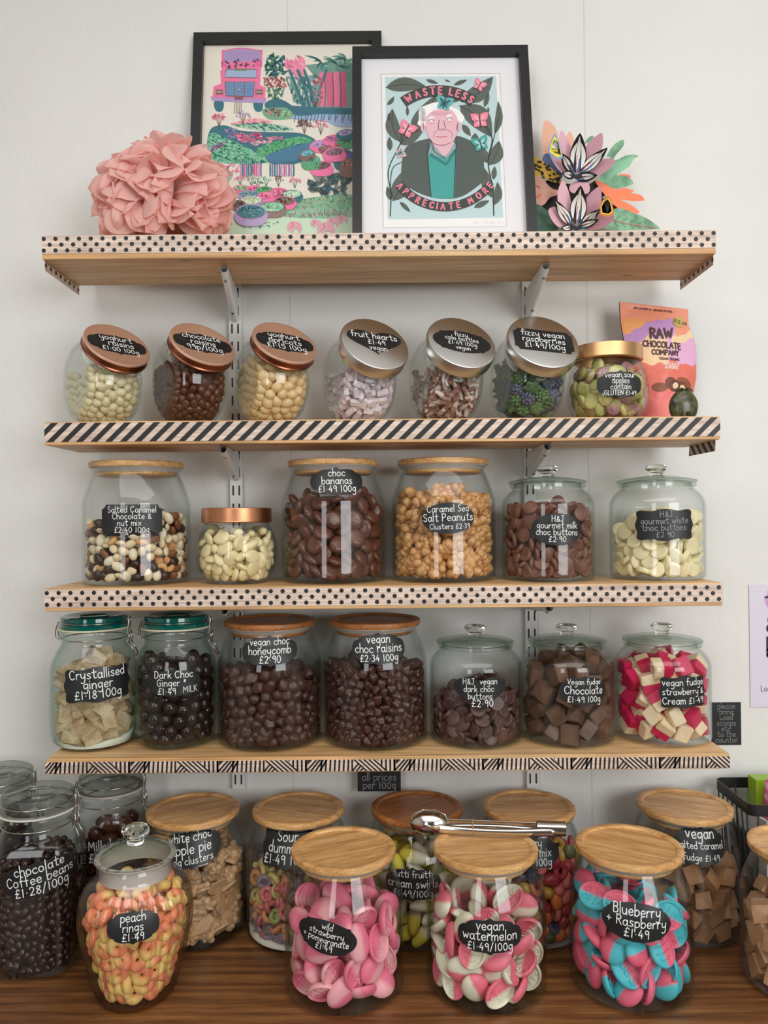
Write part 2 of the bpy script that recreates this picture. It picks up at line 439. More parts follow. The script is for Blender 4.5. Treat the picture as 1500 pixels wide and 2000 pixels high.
def sticker(parent, shape, wd, ht, place, lines, rot=0.0, chalk=None, name='price_label', lift=0.0005, fat=1.0, label=None):
    """sticker wd x ht; place(u, v, lift) puts it on its surface; lines of chalk writing become its child"""
    ca, sa = math.cos(rot), math.sin(rot)
    def pl(u, v, d): return place(u * ca - v * sa, u * sa + v * ca, d)
    out = outline(shape, wd / ht); N = len(out); K = 7
    verts = [pl(0, 0, lift)]; faces = []
    for k in range(1, K + 1):
        for x, y in out: verts.append(pl(x * wd / 2 * k / K, y * ht / 2 * k / K, lift))
    for i in range(N): faces.append((0, 1 + i, 1 + (i + 1) % N))
    for k in range(K - 1):
        for i in range(N):
            j = (i + 1) % N
            faces.append((1 + k * N + i, 1 + (k + 1) * N + i, 1 + (k + 1) * N + j, 1 + k * N + j))
    rim0 = 1 + (K - 1) * N
    base = len(verts)                      # thickness: rim carried down to the surface
    for x, y in out: verts.append(pl(x * wd / 2, y * ht / 2, lift * 0.15))
    for i in range(N): faces.append((rim0 + i, base + i, base + (i + 1) % N, rim0 + (i + 1) % N))
    mb = MB(); mb.add(verts, faces, BLACK)
    lab = mb.build(name, parent, fix=False, sharp=50)
    chalk = chalk or CHALK
    wr = MB(); rnd = random.Random(len(lines[0]) * 31 + int(wd * 1e5))
    n = len(lines); top = 0.84 if shape not in ('heart',) else 0.80
    pitch = 2 * top / n
    for i, ln in enumerate(lines):
        if isinstance(ln, str): ln = (ln,)
        s = ln[0]; mul = ln[1] if len(ln) > 1 else 1.0
        ox = ln[2] if len(ln) > 2 else 0.0; oy = ln[3] if len(ln) > 3 else 0.0
        vc = top - pitch * (i + 0.5) + oy
        if shape == 'heart': vc += 0.12 - 0.04 * i
        avail = wd * chord(shape, vc) * (0.96 if shape != 'heart' else (0.94, 0.9, 0.66, 0.4)[min(i, 3)]) * (1 - abs(ox) * 0.9)
        sc = min(pitch * ht / 2 / 19.0, avail / textw(s)) * mul
        bw = min(max(1.75 * sc, 0.0009), 0.0021) * fat
        for k in text_strokes(s, sc, ox * wd / 2 - textw(s) * sc / 2, vc * ht / 2 - 6.3 * sc, rnd=rnd):
            ribbon(wr, k, bw, lambda u, v: pl(u, v, lift + 0.0004), chalk)
    wr.build('writing', lab, fix=False, sharp=0)
    if label: lab['label'] = label
    return lab
def lathe_place(prof, th0, z0, eps=0.0):
    """surface of a turned jar; th0 = 0 faces -y, positive to +x"""
    def f(u, v, d):
        z = z0 + v; r = max(prof_r(prof, z), 0.004)
        a = th0 + u / max(r, 0.02)
        r += d + eps
        return Vector((r * math.sin(a), -r * math.cos(a), z))
    return f

# ================================================================== the setting
def wall_material():
    m, nt, n, l, b = newmat('painted_wall')
    vec = coords(n, l)
    a = noise(n, l, vec, 2.2, 4)
    col = ramp(n, l, a, [(0.3, (226, 225, 221)), (0.7, (236, 236, 233))])
    l.new(col, b.inputs['Base Color']); b.inputs['Roughness'].default_value = 0.55
    v2 = coords(n, l, (1.0, 1.0, 0.55))
    f = noise(n, l, v2, 75, 5); g = noise(n, l, vec, 14, 3)
    ad = n.new('ShaderNodeMath'); ad.operation = 'MULTIPLY_ADD'; l.new(g, ad.inputs[0]); ad.inputs[1].default_value = 1.6; l.new(f, ad.inputs[2])
    # lining-paper seams: shallow upright ridges
    sx = n.new('ShaderNodeSeparateXYZ'); l.new(vec, sx.inputs[0])
    tot = ad.outputs[0]
    for x in (-0.165, 0.368, -0.71, 0.9):
        d = n.new('ShaderNodeMath'); d.operation = 'SUBTRACT'; l.new(sx.outputs[0], d.inputs[0]); d.inputs[1].default_value = x
        e = n.new('ShaderNodeMath'); e.operation = 'ABSOLUTE'; l.new(d.outputs[0], e.inputs[0])
        r = n.new('ShaderNodeMapRange'); l.new(e.outputs[0], r.inputs[0]); r.inputs[1].default_value = 0.0; r.inputs[2].default_value = 0.0016
        r.inputs[3].default_value = 1.6; r.inputs[4].default_value = 0.0
        t = n.new('ShaderNodeMath'); t.operation = 'ADD'; l.new(tot, t.inputs[0]); l.new(r.outputs[0], t.inputs[1]); tot = t.outputs[0]
    bp = n.new('ShaderNodeBump'); bp.inputs['Strength'].default_value = 0.42; bp.inputs['Distance'].default_value = 0.0022
    l.new(tot, bp.inputs['Height']); l.new(bp.outputs[0], b.inputs['Normal'])
    return m
mb = MB(); mb.box((-2.2, 0, 0), (2.2, 0.12, 2.95), wall_material()); tag(mb.build('wall_back'), kind='structure')
mb = MB(); mb.box((-2.2, -4.2, -0.05), (2.2, 0.12, 0.0), wood('shop_floor_wood', (92, 66, 44), (120, 88, 60), (140, 105, 72), (3, 14, 14))); tag(mb.build('floor'), kind='structure')
mb = MB(); mb.box((-2.2, -4.2, 2.95), (2.2, 0.12, 3.0), M('ceiling_paint', (240, 240, 238), rough=0.8)); tag(mb.build('ceiling'), kind='structure')

SHOP = M('shop_wall_paint', (196, 190, 180), rough=0.7)
mb = MB(); mb.box((-2.32, -4.2, 0), (-2.2, 0.12, 2.95), SHOP); tag(mb.build('wall_left'), kind='structure')
mb = MB(); mb.box((2.2, -4.2, 0), (2.32, 0.12, 2.95), SHOP); tag(mb.build('wall_right'), kind='structure')
mb = MB(); mb.box((-2.32, -4.32, 0), (2.32, -4.2, 2.95), M('shop_front_paint', (120, 112, 104), rough=0.7)); tag(mb.build('wall_front'), kind='structure')

PINE = wood('pine_shelf', (196, 148, 96), (222, 178, 124), (236, 200, 150), (1.6, 26, 26), 1.0, 0.45, knots=True)
TAPE = wood('tape_wood_print', (206, 182, 166), (226, 204, 188), (236, 216, 200), (5, 110, 110), 1.0, 0.55, bump=0.05)
TAPEB = M('tape_black_print', (24, 23, 24), rough=0.5)
WHITE_METAL = M('white_powder_coat', (232, 234, 232), rough=0.32)
SLOT = M('slot_shadow_steel', (58, 58, 58), rough=0.7)
STEEL = M('bright_steel', (206, 204, 198), rough=0.16, metal=1.0)
YF, YB = -0.198, -0.064             # front and back edge of the shelves
def clip_rect(p, x0, x1, z0, z1):
    for ax, lim, keep in ((0, x0, 1), (0, x1, -1), (1, z0, 1), (1, z1, -1)):
        q = []
        for a, b in zip(p, p[1:] + p[:1]):
            ia = (a[ax] - lim) * keep >= 0; ib = (b[ax] - lim) * keep >= 0
            if ia: q.append(a)
            if ia != ib:
                t = (lim - a[ax]) / (b[ax] - a[ax]); q.append((a[0] + (b[0] - a[0]) * t, a[1] + (b[1] - a[1]) * t))
        p = q
        if len(p) < 3: return []
    return p
def pattern(kind, x0, x1, z0, z1):
    out = []
    h = z1 - z0
    if kind == 'dots':
        pt = 0.01806; r = 0.0033
        for row in range(3):
            zc = z0 + h * (0.18, 0.5, 0.82)[row]
            x = x0 + 0.003 + (pt / 2 if row == 1 else 0)
            while x < x1 + r:
                c = clip_rect([(x + r * math.cos(a), zc + r * math.sin(a)) for a in np.linspace(0, 2 * PI, 22, endpoint=False)], x0, x1, z0, z1)
                if c: out.append(c)
                x += pt
    elif kind == 'stripes':
        pt = 0.0225; wd = 0.0106; x = x0 - 0.03 - 0.012
        while x < x1:
            c = clip_rect([(x, z0), (x + wd, z0), (x + wd + h * 1.02, z1), (x + h * 1.02, z1)], x0, x1, z0, z1)
            if c: out.append(c)
            x += pt
    else:                           # repeated fan of bars and diagonals, drawn in px of the tape (height 20, period 155)
        k = h / 20.0; per = 155.5 * k
        base = []
        for i in range(7): base.append([(-2 + i * 7.9, 0), (1.2 + i * 7.9, 0), (2.4 + i * 7.9, 20), (-0.8 + i * 7.9, 20)])
        for i, L in enumerate((0.0, 7.0, 14.0)):                       # short rising bars left of the falling ones
            base.append([(53 + L, 0), (56.6 + L, 0), (66 + L * .62, 11.5 - L * .55), (64 + L * .62, 13.5 - L * .55)])
        base.append([(53, 0), (56, 0), (56, 20), (53, 20)])
        for i in range(5): base.append([(56 + i * 8.6, 20), (60 + i * 8.6, 20), (82 + i * 8.6, 0), (78 + i * 8.6, 0)])
        for i in range(5):
            x = 97 + i * 7.6
            base.append([(x, 20), (x + 3.2, 20), (x + 3.2, max(0, 17 - i * 9)), (x, max(0, 20 - i * 9))])
        base.append([(127, 20), (130, 20), (130, 0), (127, 0)])
        base.append([(131, 20), (140, 20), (131, 11)])
        for i in range(4): base.append([(127 + i * 8, 0), (131 + i * 8, 0), (149 + i * 6, 20), (145 + i * 6, 20)])
        n = int((x1 - x0) / per) + 2
        for j in range(-1, n):
            ox = x0 + j * per - 0.012 + 0.028
            for p in base:
                c = clip_rect([(ox + a * k, z0 + (20 - b) * k * -1 + h if False else z0 + b * k) for a, b in p], x0, x1, z0, z1)
                if len(c) > 2: out.append(c)
    return out
def shelf(pxl, pytl, pxr, pytr, thick, tape, label, tape_gap, tail=None):
    """pine board; px of its front top corners"""
    a = at(pxl, pytl, YF); b = at(pxr, pytr, YF)
    zt = (a.z + b.z) / 2; x0, x1 = a.x, b.x; zb = zt - thick
    t = thing('display_shelf', label, 'shelf', ((x0 + x1) / 2, (YF + YB) / 2, zb))
    hx = (x1 - x0) / 2; hy = (YB - YF) / 2
    bm = bmesh.new(); bmesh.ops.create_cube(bm, size=1)
    for v in bm.verts: v.co = Vector((v.co.x * 2 * hx, v.co.y * 2 * hy, v.co.z * thick + thick / 2))
    bmesh.ops.bevel(bm, geom=bm.edges[:], offset=0.0014, segments=2, affect='EDGES', profile=0.5)
    from_bm(bm, 'board', PINE, t, smooth=False)
    lo, hi = tape_gap
    z0, z1 = lo, thick - hi
    mb = MB(); mb.box((-hx - 0.0003, -hy - 0.0006, z0), (hx + 0.0003, -hy + 0.0006, z1), TAPE)
    for p in pattern(tape, -hx, hx, z0, z1):
        mb.add([(x, -hy - 0.0009, z) for x, z in p], [tuple(range(len(p)))], TAPEB, False)
    mb.build('edge_tape', t, fix=False, sharp=0)
    if tail:                        # the tape carried round the ends, hanging a little below the board
        for sd in tail:
            mb = MB(); e = sd * (hx + 0.0008)
            hang = -0.013 if tape == 'dots' else -0.016
            y0, y1 = (-hy + 0.012, hy + 0.012) if tape == 'dots' else (-hy + 0.02, hy - 0.012)
            mb.box((min(e, e + sd * .0005), y0, hang), (max(e, e + sd * .0005), y1, thick * 0.9), TAPE)
            for p in pattern(tape, y0, y1, hang, thick * 0.9):
                for d in (-0.0003, 0.0008):
                    mb.add([(e + sd * d, y, z) for y, z in p], [tuple(range(len(p)))], TAPEB, False)
            mb.build('end_tape', t, fix=False, sharp=0)
    return zt, zb
Z1, Z1B = shelf(82, 461, 1398, 447, 0.0372, 'dots', 'topmost pine shelf, dotted tape edge, holding the framed prints', (0.0085, 0.0008), (-1, 1))
Z2, Z2B = shelf(87, 822, 1406, 814, 0.0362, 'stripes', 'pine shelf with diagonal black stripes, holding the tilted jars', (0.0048, 0.0022), (1,))
Z3, Z3B = shelf(88, 1147, 1411, 1140, 0.0355, 'dots', 'pine shelf with dotted tape edge, third down, under the button jars', (0.0055, 0.0022))
Z4, Z4B = shelf(89, 1481, 1425, 1473, 0.0235, 'maze', 'lowest pine shelf, with black zigzag line tape on its edge', (0.0016, 0.0045))

Z1 += 0.0005; Z2 += 0.0005; Z3 += 0.0005; Z4 += 0.0005
# twin-slot uprights and brackets
def upright(pxt, pyt, pxb, pyb, side):
    a = at(pxt, pyt, -0.012); b = at(pxb, pyb, -0.012)
    x = (a.x + b.x) / 2; zb = b.z; zt = Z1B + 0.02
    t = thing('shelf_upright', 'white slotted metal upright on the wall, %s of the two' % side, 'shelf upright', (x, 0, zb))
    mb = MB(); hw = 0.0108; H = zt - zb
    mb.box((-hw, -0.0125, 0), (hw, -0.0105, H), WHITE_METAL)
    mb.box((-hw, -0.0105, 0), (-hw + 0.002, -0.0002, H), WHITE_METAL); mb.box((hw - 0.002, -0.0105, 0), (hw, -0.0002, H), WHITE_METAL)
    mb.build('channel', t, sharp=0)
    mb = MB(); z = 0.008
    while z + 0.02 < H:
        for sx in (-0.0054, 0.0054):
            pts = [(sx + 0.0015 * math.cos(q), z + 0.0015 + 0.0015 * math.sin(q)) for q in np.linspace(PI, 2 * PI, 7)] + [(sx + 0.0015 * math.cos(q), z + 0.0165 + 0.0015 * math.sin(q)) for q in np.linspace(0, PI, 7)]
            mb.add([(u, -0.0128, v) for u, v in pts], [tuple(range(len(pts)))], SLOT, False)
        z += 0.032
    sl = mb.build('slots', t, sharp=0, fix=False); sl['kind'] = 'stuff'
    return x
XL = upright(457, 640, 468, 1541, 'left'); XR = upright(1028, 640, 1046, 1539, 'right')
def bracket(x, zb, skew, drop, label):
    t = thing('shelf_bracket', label, 'bracket', (x, -0.013, zb))
    mb = MB(); L = 0.150
    N = 14                           # U-section arm: two cheeks and a rounded nose along the lower edge
    hw = 0.0058
    top = [(-s * L, -0.0006) for s in np.linspace(0, 1, N)]
    low = [(-s * L, -drop * (1 - s) ** 0.9 - 0.010 * s - 0.0006) for s in np.linspace(0, 1, N)]
    sk = lambda y: skew * (-y / L)
    for sx in (-hw, hw):
        v = [(sx + sk(y), y, z) for y, z in top] + [(sx + sk(y), y, z + hw) for y, z in low]
        mb.add(v, [(i, i + 1, N + i + 1, N + i) for i in range(N - 1)], WHITE_METAL)
    v = []; K = 8
    for y, z in low:
        for k in range(K + 1):
            a = PI * k / K
            v.append((-hw * math.cos(a) + sk(y), y, z + hw - hw * math.sin(a)))
    mb.add(v, [(i * (K + 1) + k, i * (K + 1) + k + 1, (i + 1) * (K + 1) + k + 1, (i + 1) * (K + 1) + k) for i in range(N - 1) for k in range(K)], WHITE_METAL)
    mb.add([(sx + sk(y), y, -0.0006) for sx in (-hw, hw) for y, z in top], [(i, i + 1, N + i + 1, N + i) for i in range(N - 1)], WHITE_METAL)
    mb.build('arm', t, fix=False)
    for s in (0.22, 0.86):
        y = -s * L; z = -drop * (1 - s) ** 0.9 - 0.010 * s
        m2 = MB(); m2.lathe([(0, 0.0), (0.0026, 0.0), (0.0026, 0.0016), (0.0018, 0.0026), (0, 0.0026)], STEEL, 16, mat=Matrix.Translation((sk(y), y - 0.0004, z - 0.0006)) @ Matrix.Rotation(PI * 0.72, 4, 'X'))
        m2.build('screw', t)
    return t
bracket(XL, Z1B, 0.012, 0.052, 'white bracket under the top dotted shelf, left')
bracket(XR, Z1B, 0.000, 0.052, 'white bracket under the top dotted shelf, right')
bracket(XL, Z2B, 0.008, 0.048, 'white bracket under the striped shelf, left')
bracket(XR, Z2B, 0.000, 0.048, 'white bracket under the striped shelf, right')
bracket(XL, Z3B, 0.008, 0.026, 'white bracket under the dotted shelf behind the honeycomb jar, left')
bracket(XR, Z3B, 0.000, 0.026, 'white bracket under the lower dotted shelf, right')
bracket(XL, Z4B, 0.008, 0.016, 'white bracket under the zigzag taped shelf, left')
bracket(XR, Z4B, 0.000, 0.016, 'white bracket under the zigzag taped shelf, right')

# oak counter
ZC = 0.90
OAK = wood('oak_counter_wood', (84, 52, 26), (124, 80, 44), (150, 104, 60), (3.0, 60, 60), 1.3, 0.38, bump=0.3, coat=0.15)
t = thing('shop_counter', 'dark oak shop counter under the lowest row of jars', 'counter', (0, -0.3, 0))
bm = bmesh.new(); bmesh.ops.create_cube(bm, size=1)
for v in bm.verts: v.co = Vector((v.co.x * 2.6, v.co.y * 0.596, v.co.z * 0.04 + ZC - 0.02))
bmesh.ops.bevel(bm, geom=bm.edges[:], offset=0.003, segments=2, affect='EDGES')
from_bm(bm, 'worktop', OAK, t, smooth=False)
mb = MB(); mb.box((-1.25, -0.22, 0), (1.25, 0.27, ZC - 0.04), M('counter_carcass', (70, 50, 34), rough=0.6)); mb.build('carcass', t, sharp=0)

# ================================================================== sweets: one mesh per kind and variant
def mesh_from_bm(bm, name, mats, smooth=True, sharp=None):
    bmesh.ops.recalc_face_normals(bm, faces=bm.faces)
    me = bpy.data.meshes.new(name); bm.to_mesh(me); bm.free()
    for m in (mats if isinstance(mats, (list, tuple)) else [mats]): me.materials.append(m)
    for p in me.polygons: p.use_smooth = smooth
    if sharp: me.set_sharp_from_angle(angle=math.radians(sharp))
    return me
def lump(v, amp, freq, seed):
    s = seed * 1.7
    return 1 + amp * (math.sin(v.x * freq + s) * math.cos(v.y * freq * 1.13 + s * 2) + math.sin(v.z * freq * 0.9 + s * 3) * 0.8 + 0.5 * math.sin((v.x + v.y - v.z) * freq * 1.9 + s))
def blob(name, dims, m, amp=0.0, freq=2.5, sub=3, seed=0, bend=0.0, flat=0.0):
    """rounded lump with semi-axes dims"""
    bm = bmesh.new(); bmesh.ops.create_icosphere(bm, subdivisions=sub, radius=1)
    for v in bm.verts:
        k = lump(v.co, amp, freq, seed) if amp else 1
        c = v.co * k
        if flat and abs(c.z) > 1 - flat: c.z = math.copysign(1 - flat + (abs(c.z) - 1 + flat) * 0.15, c.z)
        c = Vector((c.x * dims[0], c.y * dims[1], c.z * dims[2]))
        if bend: c.y += bend * (c.x / dims[0]) ** 2 * dims[1]
        v.co = c
    return mesh_from_bm(bm, name, m)
def disc(name, r, t, m, bev=0.28, n=28, dish=0.0, oval=1.0, dome=0.0, wob=0.0, seed=0):
    """round / oval pat with soft edge"""
    mb = MB(); b = t * bev
    prof = [(0, t / 2 - dish + dome), (r * 0.55, t / 2 - dish + dome * 0.7), (r - b * 2.2, t / 2 - dish * 0.3 + dome * 0.2), (r - b, t / 2), (r - b * 0.3, t / 2 - b * 0.3), (r, t / 2 - b), (r, -t / 2 + b), (r - b * 0.3, -t / 2 + b * 0.3), (r - b, -t / 2), (0, -t / 2)]
    mb.lathe(prof, m, n, mod=(lambda a, rr, z: 1 + wob * math.sin(3 * a + seed) + wob * 0.6 * math.sin(5 * a + 2 * seed)) if wob else None)
    mb.v = [(x, y * oval, z) for x, y, z in mb.v]
    return finish(mb, name, 48)
def finish(mb, name, sharp):
    o = mb.build(name, sharp=sharp); me = o.data; bpy.data.objects.remove(o); return me
def cube(name, dims, m, bev=0.0015, jit=0.0012, seed=0, rough_edges=0):
    r = random.Random(seed); bm = bmesh.new(); bmesh.ops.create_cube(bm, size=1)
    for v in bm.verts: v.co = Vector((v.co.x * dims[0] + r.uniform(-jit, jit), v.co.y * dims[1] + r.uniform(-jit, jit), v.co.z * dims[2] + r.uniform(-jit, jit)))
    if rough_edges:
        bmesh.ops.subdivide_edges(bm, edges=bm.edges[:], cuts=3, use_grid_fill=True)
        for v in bm.verts: v.co += Vector((r.uniform(-1, 1), r.uniform(-1, 1), r.uniform(-1, 1))) * rough_edges
        return mesh_from_bm(bm, name, m, smooth=True, sharp=50)
    bmesh.ops.bevel(bm, geom=bm.edges[:], offset=bev, segments=2, affect='EDGES')
    return mesh_from_bm(bm, name, m, smooth=True, sharp=50)
def cluster(name, size, nub, count, m, seed=0, flat=0.55):
    """nuts stuck together: overlapping lumps in one sweet"""
    r = random.Random(seed); bm = bmesh.new()
    for k in range(count):
        a = r.uniform(0, 2 * PI); d = size * (r.random() ** 0.6); h = r.uniform(-1, 1) * size * flat
        q = Euler((r.uniform(0, 6), r.uniform(0, 6), r.uniform(0, 6))).to_matrix()
        s = nub * r.uniform(0.75, 1.2)
        res = bmesh.ops.create_icosphere(bm, subdivisions=2, radius=1)
        for v in res['verts']: v.co = q @ Vector((v.co.x * s * 1.35, v.co.y * s, v.co.z * s)) + Vector((d * math.cos(a), d * math.sin(a) * 0.8, h))
    return mesh_from_bm(bm, name, m)
def plate_cluster(name, size, t, nub, count, m, seed=0):
    """cluster that set on a flat chocolate pool"""
    r = random.Random(seed); bm = bmesh.new()
    N = 26; ring = []
    for i in range(N):
        a = 2 * PI * i / N; rr = size * (1 + 0.14 * math.sin(3 * a + seed) + 0.09 * math.sin(5 * a + seed * 2) + 0.06 * math.sin(8 * a))
        ring.append((rr * math.cos(a), rr * 0.85 * math.sin(a)))
    lo = [bm.verts.new((x, y, -t)) for x, y in ring]; mi = [bm.verts.new((x * 1.03, y * 1.03, -t * .2)) for x, y in ring]; hi = [bm.verts.new((x * .92, y * .92, t * .6)) for x, y in ring]
    for A, B in ((lo, mi), (mi, hi)):
        for i in range(N): bm.faces.new((A[i], A[(i + 1) % N], B[(i + 1) % N], B[i]))
    bm.faces.new(lo[::-1]); bm.faces.new(hi)
    for k in range(count):
        a = r.uniform(0, 2 * PI); d = size * 0.75 * (r.random() ** 0.5); s = nub * r.uniform(0.8, 1.2)
        q = Euler((r.uniform(-.4, .4), r.uniform(-.4, .4), r.uniform(0, 6))).to_matrix()
        res = bmesh.ops.create_icosphere(bm, subdivisions=2, radius=1)
        for v in res['verts']: v.co = q @ Vector((v.co.x * s * 1.4, v.co.y * s, v.co.z * s)) + Vector((d * math.cos(a), d * math.sin(a) * 0.8, t + r.uniform(0, nub * .9)))
    return mesh_from_bm(bm, name, m, smooth=True, sharp=55)
def torus(name, R, r, m, n=22, k=10, oval=1.0, flat=1.0):
    v = []; f = []
    for i in range(n):
        a = 2 * PI * i / n
        for j in range(k):
            b = 2 * PI * j / k; rr = R + r * math.cos(b)
            v.append((rr * math.cos(a), rr * math.sin(a) * oval, r * math.sin(b) * flat))
    for i in range(n):
        for j in range(k):
            f.append((i * k + j, ((i + 1) % n) * k + j, ((i + 1) % n) * k + (j + 1) % k, i * k + (j + 1) % k))
    mb = MB(); mb.add(v, f, m); return finish(mb, name, 0)
def pat(name, a, b, t, m, word=None, seed=0):
    """oval foam sweet: domed back, face with raised rim, bars and the four letters pressed into it"""
    mb = MB(); n = 34
    prof = [(0, -t * .62), (.5, -t * .56), (.8, -t * .36), (.95, -t * .1), (1, t * .12), (.985, t * .3), (.93, t * .4), (.86, t * .36), (.80, t * .2), (.4, t * .22), (0, t * .22)]
    v = []; rings = []
    mb.lathe(prof, m, n)
    mb.v = [(x * a, y * b, z) for x, y, z in mb.v]
    def tubep(p): mb.tube([(x * a, y * b, t * .21) for x, y in p], t * .10, m, 6)
    if word:
        sc = 0.034; ww = textw(word) * sc * 1.25
        for st in text_strokes(word, sc, -ww / 2 * 0.8, -0.28, wob=0):
            if len(st) > 8: st = st[::2] + [st[-1]]
            tubep([(x, y * 0.9) for x, y in st])
    else:
        for x in (-.28, .1):
            tubep([(x, -.62), (x + .1, 0), (x, .62)])
        for cx, cy in ((-.5, .28), (-.5, -.28)):
            tubep([(cx + .13 * math.cos(q), cy + .16 * math.sin(q)) for q in np.linspace(0, 2 * PI, 9)])
        tubep([(.35, -.45), (.55, -.2), (.58, .15), (.42, .45)])
    return finish(mb, name, 60)

# ------------------------------------------------------------------ packing
def relax(P, rc, proj, iters=44):
    """push overlapping spheres apart inside a container"""
    P = proj(P); N = len(P); pr = None
    rr = np.broadcast_to(np.asarray(rc, float), (N,)).copy()
    for it in range(iters):
        if it % 6 == 0:
            D = ((P[:, None, :] - P[None, :, :]) ** 2).sum(2)
            i, j = np.where(np.triu(D < (2.7 * rr.max()) ** 2, 1)); pr = (i, j)
        i, j = pr
        d = P[j] - P[i]; L = np.sqrt((d * d).sum(1)) + 1e-9
        ov = (rr[i] + rr[j] - L); k = ov > 0
        if k.any():
            u = d[k] / L[k][:, None] * (ov[k] * 0.45)[:, None]
            for c in range(3):
                P[:, c] -= np.bincount(i[k], u[:, c], N); P[:, c] += np.bincount(j[k], u[:, c], N)
        if it < iters - 8: P[:, 2] -= 0.05 * rr
        P = proj(P)
    return P
def rand_rot():
    q = rng.normal(size=4); q /= np.linalg.norm(q)
    w_, x, y, z = q
    return np.array([[1 - 2 * (y * y + z * z), 2 * (x * y - z * w_), 2 * (x * z + y * w_)], [2 * (x * y + z * w_), 1 - 2 * (x * x + z * z), 2 * (y * z - x * w_)], [2 * (x * z - y * w_), 2 * (y * z + x * w_), 1 - 2 * (x * x + y * y)]])
def face_rot(nrm):
    """rotation whose local z follows nrm, random spin"""
    z = np.array(nrm, float); z /= np.linalg.norm(z) + 1e-9
    a = rng.normal(size=3); x = a - z * a.dot(z); x /= np.linalg.norm(x) + 1e-9
    return np.stack([x, np.cross(z, x), z], 1)
class Jarful:
    """space inside a turned jar: inner radius ri(z), floor, heaped top"""
    def __init__(s, prof, wall, floor, top, slope=(0, 0), heap=0.004, seed=1):
        s.zs = np.linspace(0, max(z for r, z in prof), 160)
        s.rs = np.array([prof_r(prof, z) for z in s.zs]) - wall
        s.floor, s.t0, s.slope, s.heap, s.seed = floor, top, slope, heap, seed
    def rin(s, z): return np.interp(z, s.zs, s.rs)
    def top(s, x, y): return s.t0 + s.slope[0] * x + s.slope[1] * y + s.heap * (np.sin(x * 60 + s.seed) + np.cos(y * 55 + 2 * s.seed))
    def seedpts(s, rc, fillf=0.64, deep=3.0):
        R = s.rs.max(); n0 = 60000
        P = np.stack([rng.uniform(-R, R, n0), rng.uniform(-R, R, n0), rng.uniform(s.floor, s.t0 + 0.02, n0)], 1)
        rho = np.hypot(P[:, 0], P[:, 1]); ri = s.rin(P[:, 2]); tp = s.top(P[:, 0], P[:, 1])
        ok = (rho < ri) & (P[:, 2] < tp) & ((ri - rho < deep * rc) | (tp - P[:, 2] < deep * rc))
        vol = ok.sum() / n0 * 4 * R * R * (s.t0 + 0.02 - s.floor)
        n = int(vol * fillf / (4 / 3 * PI * rc ** 3))
        return P[ok][:n]
    def proj(s, rc, deep):
        def f(P):
            P = P.copy()
            tp = s.top(P[:, 0], P[:, 1])
            P[:, 2] = np.clip(P[:, 2], s.floor + rc, np.maximum(tp - rc * 0.3, s.floor + rc))
            rho = np.hypot(P[:, 0], P[:, 1]) + 1e-9
            hi = np.maximum(s.rin(P[:, 2]) - rc, 0.001)
            lo = np.where(tp - P[:, 2] > deep * rc, hi - deep * rc, 0)
            k = np.clip(rho, lo, hi) / rho
            P[:, 0] *= k; P[:, 1] *= k
            return P
        return f
    def normal(s, p):
        rho = math.hypot(p[0], p[1]) + 1e-9
        return np.array([p[0] / rho, p[1] / rho, 0.0]), s.rin(p[2]) - rho
    def fit(s, p, V):
        """shift a posed sweet so that it stays inside the glass"""
        p = p.copy()
        p[2] = max(p[2], s.floor + 0.0006 - V[:, 2].min())
        n, gap = s.normal(p)
        zt = p[2] + V[:, 2]
        ri = s.rin(zt); q = np.hypot(p[0] + V[:, 0], p[1] + V[:, 1]); ex = (q - ri).max() + 0.0006
        if ex > 0: p = p - n * ex
        return p
